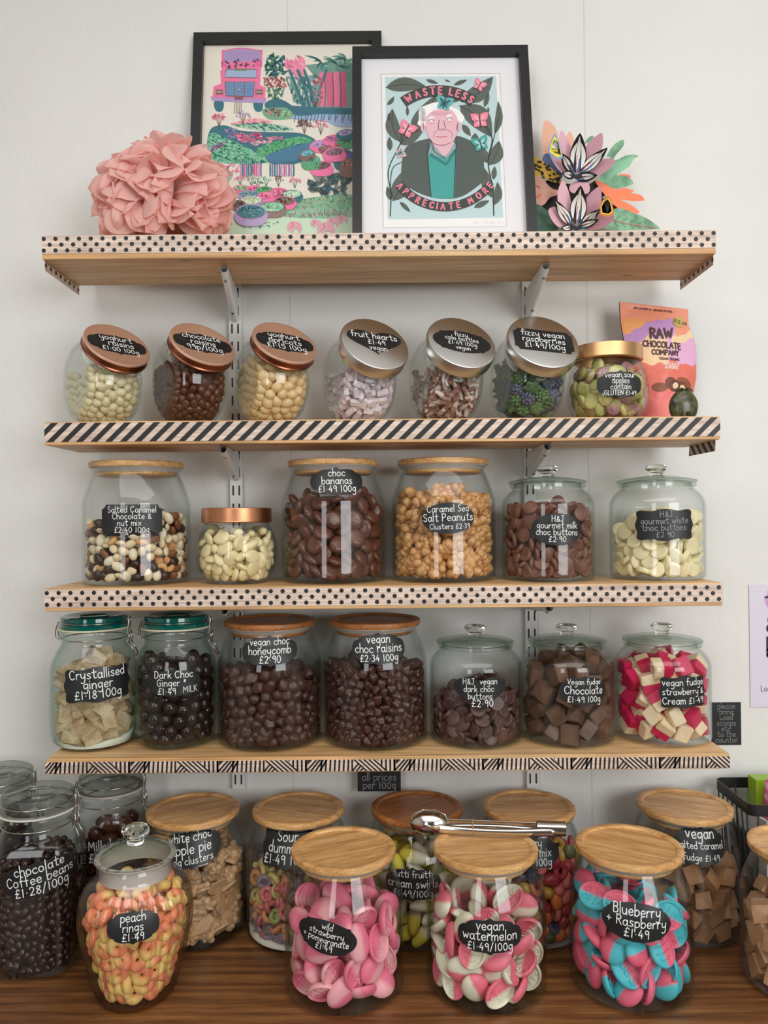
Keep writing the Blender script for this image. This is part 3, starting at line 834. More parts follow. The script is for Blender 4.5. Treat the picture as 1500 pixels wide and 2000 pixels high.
class Drumful(Jarful):
    """space inside a drum jar lying on its flattened side; local x is the drum axis"""
    def __init__(s, R, hw, floor, top, slope=(0, 0), heap=0.003, seed=1):
        s.R, s.hw, s.floor, s.t0, s.slope, s.heap, s.seed = R, hw, floor, top, slope, heap, seed
    def rx(s, x):
        return np.interp(np.abs(x), s.xs, s.rr)
    def seedpts(s, rc, fillf=0.64, deep=9):
        n0 = 60000
        P = np.stack([rng.uniform(-s.hw, s.hw, n0), rng.uniform(-s.R, s.R, n0), rng.uniform(s.floor, s.t0 + 0.02, n0)], 1)
        ok = (np.hypot(P[:, 1], P[:, 2] - s.cz) < s.rx(P[:, 0])) & (P[:, 2] < s.top(P[:, 0], P[:, 1]))
        n = int(ok.sum() / n0 * 4 * s.hw * s.R * (s.t0 + 0.02 - s.floor) * fillf / (4 / 3 * PI * rc ** 3))
        return P[ok][:n]
    def proj(s, rc, deep):
        def f(P):
            P = P.copy(); tp = s.top(P[:, 0], P[:, 1])
            P[:, 0] = np.clip(P[:, 0], -s.hw + rc, s.hw - rc)
            P[:, 2] = np.clip(P[:, 2], s.floor + rc, np.maximum(tp - rc * 0.3, s.floor + rc))
            rho = np.hypot(P[:, 1], P[:, 2] - s.cz) + 1e-9
            k = np.minimum(rho, np.maximum(s.rx(P[:, 0]) - rc, 0.001)) / rho
            P[:, 1] *= k; P[:, 2] = s.cz + (P[:, 2] - s.cz) * k
            return P
        return f
    def normal(s, p):
        rho = math.hypot(p[1], p[2] - s.cz) + 1e-9
        gx = s.hw - abs(p[0]); g = s.rx(p[0]) - rho
        if gx < g: return np.array([math.copysign(1, p[0]), 0, 0.0]), gx
        return np.array([0, p[1] / rho, (p[2] - s.cz) / rho]), g
    def fit(s, p, V):
        p = p.copy()
        for _ in range(4):
            p[2] = max(p[2], s.floor + 0.0006 - V[:, 2].min())
            ex = np.abs(p[0] + V[:, 0]).max() - s.hw + 0.0006
            if ex > 0: p[0] -= math.copysign(ex, p[0])
            q = p + V; rho = np.hypot(q[:, 1], q[:, 2] - s.cz); e = (rho - s.rx(q[:, 0])).max() + 0.0006
            if e > 0:
                n = np.array([0, p[1], p[2] - s.cz]); n /= np.linalg.norm(n) + 1e-9; p = p - n * e
        return p
SWEETS = 0
def fill(jar, space, rc, kinds, rz=0.0, flat=0.0, deep=3.0, fillf=0.64, limit=300, squeeze=0.92, vis=0.82, tries=1):
    """kinds: list of (weight, name, label, category, group, [meshes]); jar: its Empty"""
    global SWEETS
    P = space.seedpts(rc * squeeze, fillf, deep)
    P = relax(P, rc * squeeze, space.proj(rc * squeeze, deep))
    W = np.array([k[0] for k in kinds], float); W /= W.sum()
    pick = rng.choice(len(kinds), size=len(P), p=W)
    base = np.array(jar.location); c, s_ = math.cos(rz), math.sin(rz)
    RZ = np.array([[c, -s_, 0], [s_, c, 0], [0, 0, 1]])
    cache = {}; dims = {}
    items = []; loc = []; ctr = []; rots = []; hds = []
    S26 = np.array([(a, b, c) for a in (-1, 0, 1) for b in (-1, 0, 1) for c in (-1, 0, 1) if (a, b, c) != (0, 0, 0)], float)
    S26 /= np.linalg.norm(S26, axis=1)[:, None]
    for p, k in zip(P[np.argsort(P[:, 2])] if tries > 1 else P, pick):
        me = kinds[k][5][int(rng.integers(len(kinds[k][5])))]
        if me.name not in cache:
            co = np.empty(len(me.vertices) * 3); me.vertices.foreach_get('co', co); cache[me.name] = co.reshape(-1, 3)
            dims[me.name] = np.abs(cache[me.name]).max(0)
        n, gap = space.normal(p); hd = dims[me.name]
        near = gap < 1.7 * rc
        best = None
        if tries > 1 and ctr:
            C0 = np.array(ctr); nb = np.where(((C0 - p) ** 2).sum(1) < (hd.max() * 2.1) ** 2)[0]
        else: nb = ()
        for a in range(tries if len(nb) else 1):
            if near and rng.random() < flat:
                R = face_rot(n * (1 if rng.random() < .5 else -1) + rng.normal(size=3) * 0.30)
            else: R = rand_rot()
            V = cache[me.name] @ R.T
            q = space.fit(p, V)
            if not len(nb): best = (0, R, q); break
            X = (S26 * hd) @ R.T + q
            pen = 0.0
            for b in nb:
                y = ((X - ctr[b]) @ rots[b]) / hds[b]
                pen += np.maximum(0, 1 - np.sqrt((y * y).sum(1))).sum()
                y2 = ((S26 * hds[b]) @ rots[b].T + ctr[b] - q) @ R / hd
                pen += np.maximum(0, 1 - np.sqrt((y2 * y2).sum(1))).sum()
            if best is None or pen < best[0]: best = (pen, R, q)
        pen, R, p = best
        if tries > 1: ctr.append(p); rots.append(R); hds.append(hd)
        items.append((base + RZ @ p, RZ @ R, k, me))
    # keep what shows through the glass from the front and a little to the side of it
    C = np.array([i[0] for i in items]); u, v, z = project(C)
    order = np.argsort(z); u0, v0 = u.min() - 40, v.min() - 40
    buf = np.zeros((int(v.max() - v0) + 90, int(u.max() - u0) + 90), bool)
    keep = []
    for i in order:
        r = max(FPX * rc / z[i] * vis, 2); x, y = u[i] - u0, v[i] - v0
        xa, xb, ya, yb = int(x - r), int(x + r) + 1, int(y - r), int(y + r) + 1
        yy, xx = np.mgrid[ya:yb, xa:xb]
        d = (xx - x) ** 2 + (yy - y) ** 2 < r * r
        sub = buf[ya:yb, xa:xb]; new = (d & ~sub).sum()
        if new > 0.05 * d.sum() and -45 < u[i] < 1545 and v[i] < 2060:
            keep.append((new, i)); sub |= d
    keep.sort(key=lambda t: -t[0])
    first = {}; count = {}; rest = []
    for new, i in keep:
        p, R, k, me = items[i]
        wt, name, label, cat, group, meshes = kinds[k]
        count[k] = count.get(k, 0) + 1
        if count[k] > limit: rest.append(i); continue
        if k not in first:
            o = bpy.data.objects.new(name, me); tag(o, label, cat, group); first[k] = o
        else:
            o = first[k].copy(); o.data = me
        o.matrix_world = Matrix.Translation(Vector(p)) @ Matrix(R.tolist()).to_4x4()
        COL.objects.link(o); SWEETS += 1
    if rest:                                     # beyond 300 of a kind: the least seen of them as one mass
        mb = MB()
        for i in rest:
            p, R, k, me = items[i]
            mb.add((cache[me.name] @ R.T + p).tolist(), [tuple(f.vertices) for f in me.polygons], me.materials[0])
        o = mb.build(kinds[0][1] + '_mass', sharp=0, fix=False); tag(o, 'further ' + kinds[0][2], kinds[0][3], kinds[0][4], 'stuff')
    return len(keep)

# ------------------------------------------------------------------ jar parts
GLASS = thin_glass('clear_jar_glass')
GLASSG = thin_glass('green_jar_glass', (0.58, 0.76, 0.71), (0.965, 0.98, 0.974), 2.6)
GLASSP = thin_glass('ribbed_jar_glass', (0.42, 0.35, 0.30), (0.988, 0.988, 0.985), 2.6, 0.05)
KNOB = solid_glass('knob_glass', (0.90, 0.96, 0.92))
LIDG = thin_glass('lid_glass', (0.46, 0.58, 0.50), (0.955, 0.972, 0.962), 2.2, 0.04)
CLIPG = thin_glass('clip_lid_glass', (0.40, 0.46, 0.42), (0.86, 0.88, 0.87), 1.5, 0.06)
TEALGLASS = M('teal_lid_glass', (0, 96, 88), rough=0.06, coat=0.5)
BAMBOO = wood('bamboo_lid_wood', (196, 140, 82), (222, 172, 110), (236, 190, 130), (9, 100, 100), 1.0, 0.42, bump=0.08, coat=0.1)
BAMBOOD = wood('dark_bamboo_wood', (140, 84, 40), (170, 108, 56), (190, 126, 70), (7, 90, 90), 1.0, 0.42, bump=0.08, coat=0.1)
GASKET = M('silicone_gasket', (206, 200, 192), rough=0.5)
CREAM_GASKET = M('cream_rubber_gasket', (232, 226, 196), rough=0.6)
COPPER = M('copper_lid_metal', (250, 208, 182), rough=0.38, metal=0.8)
COPPERD = M('copper_lid_rim', (150, 96, 74), rough=0.3, metal=1.0)
BRUSH = M('brushed_steel_lid', (222, 223, 222), rough=0.30, metal=1.0)
GOLD = M('brushed_gold_lid', (222, 178, 128), rough=0.34, metal=1.0)
WIRE = M('clip_wire_steel', (190, 186, 178), rough=0.22, metal=1.0)
def shell(prof_out, wall, floor_t):
    """closed glass wall from an outer profile (bottom centre -> lip)"""
    inner = []
    for (r, z) in reversed(prof_out):
        if z > floor_t and r > 0.01: inner.append((max(r - wall, 0.001), z))
    inner = [(r, max(z, floor_t)) for r, z in inner]
    zt = prof_out[-1][1]; r_last = prof_out[-1][0]
    return prof_out + [(r_last - wall * .5, zt + wall * .4)] + inner[0:] + [(max(prof_r(prof_out, floor_t) - wall, 0.001), floor_t), (0, floor_t)]
BAMPROF = [(0, 0.0)] + chaikin([(0.060, 0.0), (0.078, 0.0), (0.086, 0.004), (0.086, 0.016), (0.086, 0.122), (0.0855, 0.132), (0.0795, 0.152), (0.0715, 0.172), (0.0672, 0.181)], 2) + [(0.0668, 0.1825), (0.0702, 0.1838), (0.0712, 0.1855), (0.0712, 0.1875)]
HJPROF = [(0, 0.0)] + chaikin([(0.055, 0.0), (0.068, 0.0), (0.0755, 0.004), (0.0755, 0.014), (0.0755, 0.112), (0.0752, 0.126), (0.068, 0.138), (0.0578, 0.147)], 2) + [(0.0575, 0.1485), (0.0615, 0.1505), (0.0622, 0.153), (0.0618, 0.1555)]
def place_jar(px, py, y):
    """x of a jar whose middle is seen at (px, py)"""
    return at(px, py, y).x
def put_label(jar, prof, pxc, pyc, wpx, hpx, shape, lines, rot=0.0, eps=0.0003, **kw):
    X, Y, Z0 = jar.location
    th = 0.0
    for _ in range(6):
        z = at(pxc, pyc, Y - 0.07).z - Z0
        r = prof_r(prof, min(max(z, 0.005), prof[-1][1]))
        yf = Y - r * math.cos(th); p = at(pxc, pyc, yf)
        th = math.asin(max(-0.9, min(0.9, (p.x - X) / r))); z = p.z - Z0
    k = (yf - CAM.y) / FPX
    wd, ht = wpx * k / max(0.75, math.cos(th - math.atan2(X, 1.3) * 0.5)), hpx * k
    r = prof_r(prof, z); dz = 0.004
    sl = (prof_r(prof, z + dz) - prof_r(prof, z - dz)) / (2 * dz)
    ht *= 1.0
    return sticker(jar, shape, wd, ht, lathe_place(prof, th, z, eps), lines, rot=rot, **kw)
def bamboo_jar(name, label, px, py, y, z0, dark=False, rzl=None, group=None):
    j = thing(name, label, 'jar', (place_jar(px, py, y), y, z0), 0, group)
    mb = MB(); mb.lathe(shell(BAMPROF, 0.0030, 0.005), GLASS, 72); mb.build('glass_body', j, sharp=0)
    lid = MB()
    lid.lathe([(0, 0.1945), (0.0600, 0.1945), (0.0640, 0.1950), (0.0655, 0.1972), (0.0668, 0.1980), (0.0735, 0.1980), (0.0752, 0.1970), (0.0756, 0.1950), (0.0756, 0.1905), (0.0748, 0.1888), (0.064, 0.1886), (0.064, 0.177), (0.062, 0.175), (0, 0.175)], BAMBOOD if dark else BAMBOO, 72)
    L = lid.build('bamboo_lid', j, sharp=35)
    L.rotation_euler.z = rzl if rzl is not None else rng.uniform(-0.7, 0.7)
    g = MB(); g.lathe([(0.0642, 0.1882), (0.0725, 0.1884), (0.0728, 0.1876), (0.0715, 0.1872), (0.066, 0.186), (0.0655, 0.181), (0.0642, 0.1808)], GASKET, 56); g.build('gasket', j, sharp=0)
    return j
def hj_jar(name, label, px, py, y, z0):
    j = thing(name, label, 'jar', (place_jar(px, py, y), y, z0))
    mb = MB(); mb.lathe(shell(HJPROF, 0.0026, 0.004), GLASS, 72); mb.build('glass_body', j, sharp=0)
    ld = MB()
    ld.lathe([(0, 0.1640), (0.030, 0.1622), (0.050, 0.1590), (0.0535, 0.1572), (0.0540, 0.150), (0.0555, 0.150), (0.0555, 0.1572), (0.062, 0.1572), (0.0635, 0.1582), (0.0636, 0.1600), (0.0622, 0.1614), (0.050, 0.1640), (0.030, 0.1672), (0.014, 0.1690), (0, 0.1690)], LIDG, 64)
    L = ld.build('glass_lid', j, sharp=50)
    kn = MB(); kn.lathe([(0, 0.1691), (0.0112, 0.1692), (0.0110, 0.1702), (0.0108, 0.1735), (0.0125, 0.1760), (0.0165, 0.1785), (0.0178, 0.1815), (0.0168, 0.1845), (0.0120, 0.1866), (0, 0.1872)], KNOB, 40); kn.build('knob', L, sharp=0)
    return j
def clip_jar(name, label, x, y, z0, rb, rm, rn, H, teal=False, square=False, rz=0.0, gl=None):
    """wire-bail jar: body, hinged glass lid, rubber ring, wire bail and latch"""
    j = thing(name, label, 'jar', (x, y, z0))
    hb = H * 0.80
    prof = [(0, 0.0)] + chaikin([(rb * 0.8, 0.0), (rb, 0.002), (rm * 0.97, H * 0.06), (rm, H * 0.16), (rm, H * 0.50), (rm * 0.99, H * 0.62), (rn * 1.14, H * 0.72), (rn, H * 0.775)], 2) + [(rn * 0.985, H * 0.79), (rn * 0.985, H * 0.85), (rn * 1.03, H * 0.855), (rn * 1.06, H * 0.87), (rn * 1.03, H * 0.895)]
    if square:
        prof = [(0, 0.0)] + chaikin([(rb * 0.8, 0.0), (rb, 0.0), (rm, H * 0.03), (rm, H * 0.12), (rm, H * 0.66), (rm * 0.97, H * 0.72), (rn * 1.05, H * 0.77), (rn, H * 0.795)], 2) + [(rn * 0.985, H * 0.80), (rn * 0.985, H * 0.85), (rn * 1.03, H * 0.855), (rn * 1.06, H * 0.87), (rn * 1.03, H * 0.895)]
    def sqf(a, r, z):
        if not square or z > H * 0.76 or r < 0.02: return 1.0
        a2 = a - rz; p = 5.0
        return 1.0 / (abs(math.cos(a2)) ** p + abs(math.sin(a2)) ** p) ** (1 / p) * 0.955
    mb = MB(); mb.lathe(shell(prof, 0.003, 0.005), gl or GLASS, 72, mod=sqf if square else None); mb.build('glass_body', j, sharp=0)
    z = H * 0.895
    g = MB(); g.lathe([(rn * 0.9, z), (rn * 1.09, z), (rn * 1.11, z + 0.0012), (rn * 1.09, z + 0.0026), (rn * 0.9, z + 0.0026)], CREAM_GASKET if teal else GASKET, 48); g.build('rubber_ring', j, sharp=0)
    z += 0.0026
    ld = MB(); hl = H - z
    ld.lathe([(0, z + hl * .2), (rn * .86, z + hl * .1), (rn * .9, z), (rn * 1.05, z), (rn * 1.06, z + hl * .3), (rn * 0.985, z + hl * .42), (rn * 0.985, z + hl * .52), (rn * 1.02, z + hl * .62), (rn * 1.0, z + hl * .9), (rn * 0.92, z + hl), (rn * 0.8, z + hl * .86), (rn * .5, z + hl * .84), (rn * .46, z + hl * .95), (rn * .40, z + hl * .84), (0, z + hl * .84)], TEALGLASS if teal else CLIPG, 56)
    ld.build('glass_lid', j, sharp=50)
    wr = MB()
    circ = lambda r, zz: [(r * math.cos(a), r * math.sin(a), zz) for a in np.linspace(0, 2 * PI, 44, endpoint=False)]
    wr.tube(circ(rn * 1.005, H * 0.825), 0.0010, WIRE, 6, True)
    wr.tube(circ(rn * 1.0, z + hl * .47), 0.0010, WIRE, 6, True)
    e = Vector((-1, 0, 0)); s = rn
    wr.tube([(-s * 1.0, -0.004, H * .825), (-s * 1.10, -0.006, H * .815), (-s * 1.19, -0.006, H * .83), (-s * 1.2, -0.005, H * .88), (-s * 1.12, -0.004, z + hl * .40), (-s * 0.99, -0.004, z + hl * .47)], 0.0011, WIRE, 6)
    wr.tube([(-s * 1.0, 0.004, H * .825), (-s * 1.10, 0.006, H * .815), (-s * 1.19, 0.006, H * .83), (-s * 1.2, 0.005, H * .88), (-s * 1.12, 0.004, z + hl * .40), (-s * 0.99, 0.004, z + hl * .47)], 0.0011, WIRE, 6)
    wr.build('wire_bail', j, sharp=0)
    lt = MB()
    for yy in (-0.006, 0.006):
        lt.tube([(s * .99, yy, z + hl * .47), (s * 1.10, yy, z + hl * .62), (s * 1.16, yy * .6, z + hl * .9), (s * 1.12, yy, z + hl * .3), (s * 1.09, yy, H * .86), (s * 1.07, yy, H * .80), (s * 1.13, yy, H * .785), (s * 1.17, yy, H * .82), (s * 1.14, yy, H * .87)], 0.0011, WIRE, 6)
        lt.tube([(s * 1.13, yy, H * .80), (s * 1.24, yy * 1.2, H * .75), (s * 1.34, yy * 1.3, H * .69)], 0.0011, WIRE, 6)
    lt.tube([(s * 1.34, -0.0078, H * .69), (s * 1.36, 0, H * .682), (s * 1.34, 0.0078, H * .69)], 0.0011, WIRE, 6)
    lt.build('wire_latch', j, sharp=0)
    return j, prof

# ================================================================== jars and what is in them
G = lambda s: s
YB_ = -0.099
# ---------------------------------------------------------------- striped shelf: six tilted drum jars, one round jar
def drum_jar(name, label, px, pxl, pyl, elev, kind, lid_r, lid_t, lines, shape, lw, lh, lrot):
    y = -0.110; z0 = Z2
    R, hw, zb = 0.0765, 0.0450, 0.0720
    x = at(px, 740, y).x
    psi = math.radians(22) - math.atan2(x, y - CAM.y)
    j = thing(name, label, 'jar', (x, y, z0), psi)
    # drum: spun about local x, flattened where it stands
    prof = [(0, -hw)] + chaikin([(0.030, -hw + 0.001), (0.054, -hw), (0.062, -hw + 0.004), (0.072, -hw * 0.62), (R, -hw * 0.2), (R, hw * 0.2), (0.072, hw * 0.62), (0.062, hw - 0.004), (0.054, hw), (0.030, hw - 0.001)], 2) + [(0, hw)]
    mb = MB(); n = 72
    rotx = Matrix.Rotation(PI / 2, 4, 'Y')
    for sc in (1.0, 0.958):
        m2 = MB(); m2.lathe(prof, GLASS, n, mat=rotx)
        v = [(a * (sc if sc == 1 else 0.965), b * sc, max(c * sc, -zb + (0.0 if sc == 1 else 0.003)) + zb) for a, b, c in m2.v]
        mb.add(v, m2.f if sc == 1 else [f[::-1] for f in m2.f], GLASS)
    e = math.radians(elev); nrm = Vector((0, -math.cos(e), math.sin(e)))
    T = Matrix.Translation((0, 0, zb)) @ Matrix.Rotation(PI / 2 - e, 4, 'X')
    # lid centre straight from the picture, kept on the neck's own axis
    s = 0.0780
    m3 = MB(); rn = lid_r * 0.93
    nz = 0.053 if kind == 'copper' else 0.050
    m3.lathe([(rn - 0.002, nz), (rn, nz), (rn, s - 0.016), (rn + 0.0022, s - 0.0145), (rn + 0.0024, s - 0.0125), (rn, s - 0.012), (rn - 0.003, s - 0.012), (rn - 0.003, nz)], GLASS, 56, mat=T)
    mb.add(m3.v, m3.f, GLASS)
    mb.build('glass_body', j, sharp=0)
    top = COPPER if kind == 'copper' else BRUSH
    L = MB(); b = s - 0.012
    if kind == 'copper':
        L.lathe([(lid_r - .003, b), (lid_r, b), (lid_r + 0.0006, b + 0.002), (lid_r - 0.0008, b + 0.0036), (lid_r - 0.0006, b + lid_t - 0.004)], COPPERD, 64, mat=T)
        L.lathe([(lid_r - 0.0006, b + lid_t - 0.004), (lid_r + 0.0004, b + lid_t - 0.003), (lid_r - 0.0004, b + lid_t - 0.0008), (lid_r - 0.0025, b + lid_t), (lid_r - 0.005, b + lid_t - 0.0008), (0, b + lid_t - 0.0008)], COPPER, 64, mat=T)
    else:
        L.lathe([(lid_r - .003, b), (lid_r, b), (lid_r + 0.0004, b + 0.002), (lid_r + 0.0004, b + lid_t - 0.003), (lid_r - 0.0008, b + lid_t - 0.0008), (lid_r - 0.003, b + lid_t), (0, b + lid_t)], BRUSH, 64, mat=T)
    lid = L.build('lid', j, sharp=40)
    lid['label'] = 'copper coloured metal lid' if kind == 'copper' else 'brushed steel lid'
    zt = b + lid_t - (0.0008 if kind == 'copper' else 0)
    sticker(j, shape, lw, lh, lambda u, v, d: T @ Vector((u, v, zt + d)), lines, rot=lrot)
    sp = Drumful(R - 0.0034, hw * 0.955, 0.0036, 0.075); sp.cz = zb
    sp.xs = np.linspace(0, hw * .965, 40); sp.rr = np.array([prof_r(prof, q / .965) for q in sp.xs]) * .958 - .0005
    return j, sp, psi
# yoghurt raisins
j, sp, psi = drum_jar('drum_jar', 'tilted glass jar with copper lid, leftmost on the striped shelf, cream sweets', 200, 0, 0, 42, 'copper', 0.0525, 0.0165, ['yoghurt', ('raisins', 1, .12), ('£1·00 100g', .95, .05)], 'cartouche', 0.094, 0.050, -0.06)
sp.t0 = 0.088; sp.slope = (-0.14, 0.0)
YR = M('cream_yoghurt_coating', (222, 212, 172), rough=0.32, vary=0.05)
fill(j, sp, 0.0078, [(1, 'yoghurt_raisin', 'cream yoghurt coated raisin in the leftmost copper-lidded jar', 'sweet', 'yoghurt raisins in the leftmost tilted jar', [blob('yoghurt_raisin', (.0090, .0076, .0074), YR, .03, 2, seed=1), blob('yoghurt_raisin', (.0082, .0074, .0072), YR, .04, 2.4, seed=2), blob('yoghurt_raisin', (.0096, .0080, .0076), YR, .03, 2, seed=5)])], psi)
# chocolate raisins
j, sp, psi = drum_jar('drum_jar', 'tilted glass jar with copper lid full of milk chocolate raisins', 368, 0, 0, 42, 'copper', 0.0525, 0.0165, ['chocolate', 'raisins', '99p/100g'], 'cartouche', 0.096, 0.050, -0.06)
sp.t0 = 0.108
CR = M('milk_chocolate_coating', (92, 52, 36), rough=0.30, vary=0.10)
fill(j, sp, 0.0072, [(1, 'chocolate_raisin', 'glossy milk chocolate raisin in the copper-lidded jar, second from left', 'sweet', 'chocolate raisins in the second tilted jar', [blob('chocolate_raisin', (.0088, .0070, .0066), CR, .06, 3, seed=k) for k in (1, 2, 3)])], psi)
# yoghurt apricots
j, sp, psi = drum_jar('drum_jar', 'tilted glass jar with copper lid holding tan yoghurt apricots', 529, 0, 0, 42, 'copper', 0.0525, 0.0165, ['yoghurt', 'apricots', '£1·15 100g'], 'cartouche', 0.095, 0.051, -0.08)
sp.t0 = 0.104; sp.slope = (-0.2, 0)
YA = M('apricot_yoghurt_coating', (232, 202, 150), rough=0.32, vary=0.05)
fill(j, sp, 0.0088, [(1, 'yoghurt_apricot', 'tan yoghurt coated apricot in the third copper-lidded jar', 'sweet', 'yoghurt apricots in the third tilted jar', [blob('yoghurt_apricot', (.0098, .0086, .0084), YA, .03, 2, seed=k) for k in (1, 3)] + [blob('yoghurt_apricot', (.0108, .0085, .0085), YA, .04, 2.2, seed=4)])], psi)
# fruit hearts
def heart_mesh(name, m, s, t):
    pts = [(p[0] * s, p[1] * s * .95) for p in outline('heart', 1)][::3]
    mb = MB(); mb.prism(pts, lambda a, b, d: (a, b, d - t / 2), t, m); return finish(mb, name, 30)
j, sp, psi = drum_jar('drum_jar', 'tilted glass jar with steel lid and heart sticker, pale fruit hearts inside', 700, 0, 0, 34, 'steel', 0.0560, 0.0215, [('fruit hearts', 1, 0, -.12), ('£1·49', .9, .04, -.06), ('vegan', .8, .05, .02)], 'heart', 0.092, 0.052, -0.05)
sp.t0 = 0.092
FH = [M('heart_sweet_white', (238, 228, 232), rough=0.6), M('heart_sweet_pink', (232, 208, 216), rough=0.6), M('heart_sweet_lilac', (222, 206, 222), rough=0.6)]
fill(j, sp, 0.0082, [(1, 'heart_sweet', 'pale pressed-sugar heart or tablet in the jar with heart sticker', 'sweet', 'fruit hearts in the fourth tilted jar', [heart_mesh('heart_sweet', FH[1], .0095, .007), heart_mesh('heart_sweet', FH[0], .009, .007), cube('heart_sweet', (.019, .009, .007), FH[0], .0012, .0006, 1), cube('heart_sweet', (.017, .009, .0075), FH[2], .0012, .0006, 2), cube('heart_sweet', (.016, .010, .0075), FH[0], .0012, .0006, 3)])], psi, flat=.4)
# cola bottles
def bottle(name, m):
    prof = [(0, -.0145), (.0044, -.0145), (.0054, -.0125), (.0054, -.002), (.0050, .001), (.0036, .007), (.0030, .0115), (.0034, .0125), (.0032, .0145), (0, .0148)]
    mb = MB(); mb.lathe(prof, m, 14); mb.v = [(x, y * .72, z) for x, y, z in mb.v]; return finish(mb, name, 50)
CB = M('sugared_cola_gum', (132, 74, 54), rough=0.5, two=((222, 206, 196), 2, .012, 200), sugar=.55, vary=.1)
j, sp, psi = drum_jar('drum_jar', 'tilted glass jar with steel lid holding sugared cola bottles', 869, 0, 0, 34, 'steel', 0.0560, 0.0215, ['fizzy', 'cola bottles', '£1·49 100g', ('vegan', .9)], 'eared', 0.096, 0.047, -0.12)
sp.t0 = 0.090
fill(j, sp, 0.0085, [(1, 'cola_bottle_sweet', 'sugared brown and white cola bottle sweet', 'sweet', 'cola bottle sweets in the fifth tilted jar', [bottle('cola_bottle_sweet', CB)])], psi, flat=0, squeeze=.85)
# fizzy raspberries
j, sp, psi = drum_jar('drum_jar', 'tilted glass jar with steel lid holding green and blue sugared raspberries', 1028, 0, 0, 34, 'steel', 0.0575, 0.0215, [('fizzy vegan', 1), ('raspberries', 1), ('£1·49/100g', 1)], 'ticket', 0.096, 0.047, -0.10)
sp.t0 = 0.104
RG = M('green_sugared_gum', (62, 110, 50), rough=.5, sugar=.5, vary=.2); RB = M('blue_sugared_gum', (52, 66, 98), rough=.5, sugar=.45, vary=.2)
def berry(name, m, seed):
    r = random.Random(seed); bm = bmesh.new(); g = PI * (3 - math.sqrt(5))
    bmesh.ops.create_icosphere(bm, subdivisions=2, radius=.0095)
    for k in range(34):
        zz = 1 - 2 * (k + .5) / 34; rr = math.sqrt(1 - zz * zz); a = g * k
        res = bmesh.ops.create_icosphere(bm, subdivisions=1, radius=.0036)
        for v in res['verts']: v.co += Vector((rr * math.cos(a), rr * math.sin(a), zz)) * .0098
    for v in bm.verts: v.co = Vector((v.co.x, v.co.y, v.co.z * (.85 if v.co.z < 0 else 1.1)))
    return mesh_from_bm(bm, name, m)
def leafy(name, m, seed):
    mb = MB(); n = 26; v = []
    prof = [(0, .0045), (.6, .004), (1, .001), (1, -.001), (.6, -.004), (0, -.0045)]
    mb.lathe(prof, m, n, mod=lambda a, r, z: .0140 * (1 + .16 * math.sin(6 * a + seed)))
    return finish(mb, name, 0)
fill(j, sp, 0.0118, [(3, 'raspberry_sweet', 'green sugar coated raspberry sweet', 'sweet', 'green raspberry sweets in the sixth tilted jar', [berry('raspberry_sweet', RG, 1), leafy('raspberry_sweet', RG, 1), leafy('raspberry_sweet', RG, 2)]), (2, 'raspberry_sweet', 'dark blue sugar coated raspberry sweet', 'sweet', 'blue raspberry sweets in the sixth tilted jar', [berry('raspberry_sweet', RB, 3), leafy('raspberry_sweet', RB, 3)])], psi, flat=.5)
# round jars with metal lid
def round_jar(name, label, px, py, y, z0, lidm, fac=1.0):
    j = thing(name, label, 'jar', (place_jar(px, py, y), y, z0))
    prof = [(0, 0.0)] + chaikin([(0.038, 0), (0.047, 0.0), (0.056, 0.012), (0.0645, 0.030), (0.0655, 0.052), (0.0625, 0.076), (0.054, 0.093), (0.0515, 0.098)], 2) + [(0.0513, 0.1), (0.0513, 0.104)]
    fl = lambda a, r, z: 1 + (0.006 * math.cos(16 * a) if 0.008 < z < 0.085 and r > .03 else 0)
    mb = MB(); mb.lathe(shell(prof, 0.0025, 0.004), GLASS, 96, mod=fl); mb.build('glass_body', j, sharp=0)
    L = MB(); L.lathe([(0.051, 0.0975), (0.0560, 0.0975), (0.0572, 0.099), (0.0566, 0.1005), (0.0566, 0.1185), (0.0560, 0.1205), (0.0540, 0.1212), (0, 0.1212)], lidm, 64); L.build('lid', j, sharp=45)
    return j, prof
SA = [M('sour_apple_green', (160, 160, 70), rough=.5, two=((200, 190, 110), 0, .012, 120), sugar=.55), M('sour_apple_pink', (150, 84, 96), rough=.5, two=((176, 160, 80), 0, .014, 120), sugar=.55, vary=.1)]
j, PR = round_jar('round_jar', 'round glass jar with gold lid holding sour apple sweets, right end of the striped shelf', 1185, 750, -0.125, Z2, GOLD)
fill(j, Jarful(PR, .003, .0042, .088, heap=.003), .0118, [(1, 'sour_apple_sweet', 'green sugared half apple sweet in the gold-lidded jar', 'sweet', 'green sour apple sweets', [disc('sour_apple_sweet', .0148, .009, SA[0], .45, oval=.82, dome=.003)]), (1, 'sour_apple_sweet', 'pink and green sugared half apple sweet in the gold-lidded jar', 'sweet', 'pink sour apple sweets', [disc('sour_apple_sweet', .0148, .009, SA[1], .45, oval=.82, dome=.003)])], flat=.6)
put_label(j, PR, 1213, 750, 93, 56, 'cartouche', ['vegan sour', 'apples', 'contain', 'GLUTEN £1·49'], 0.0)

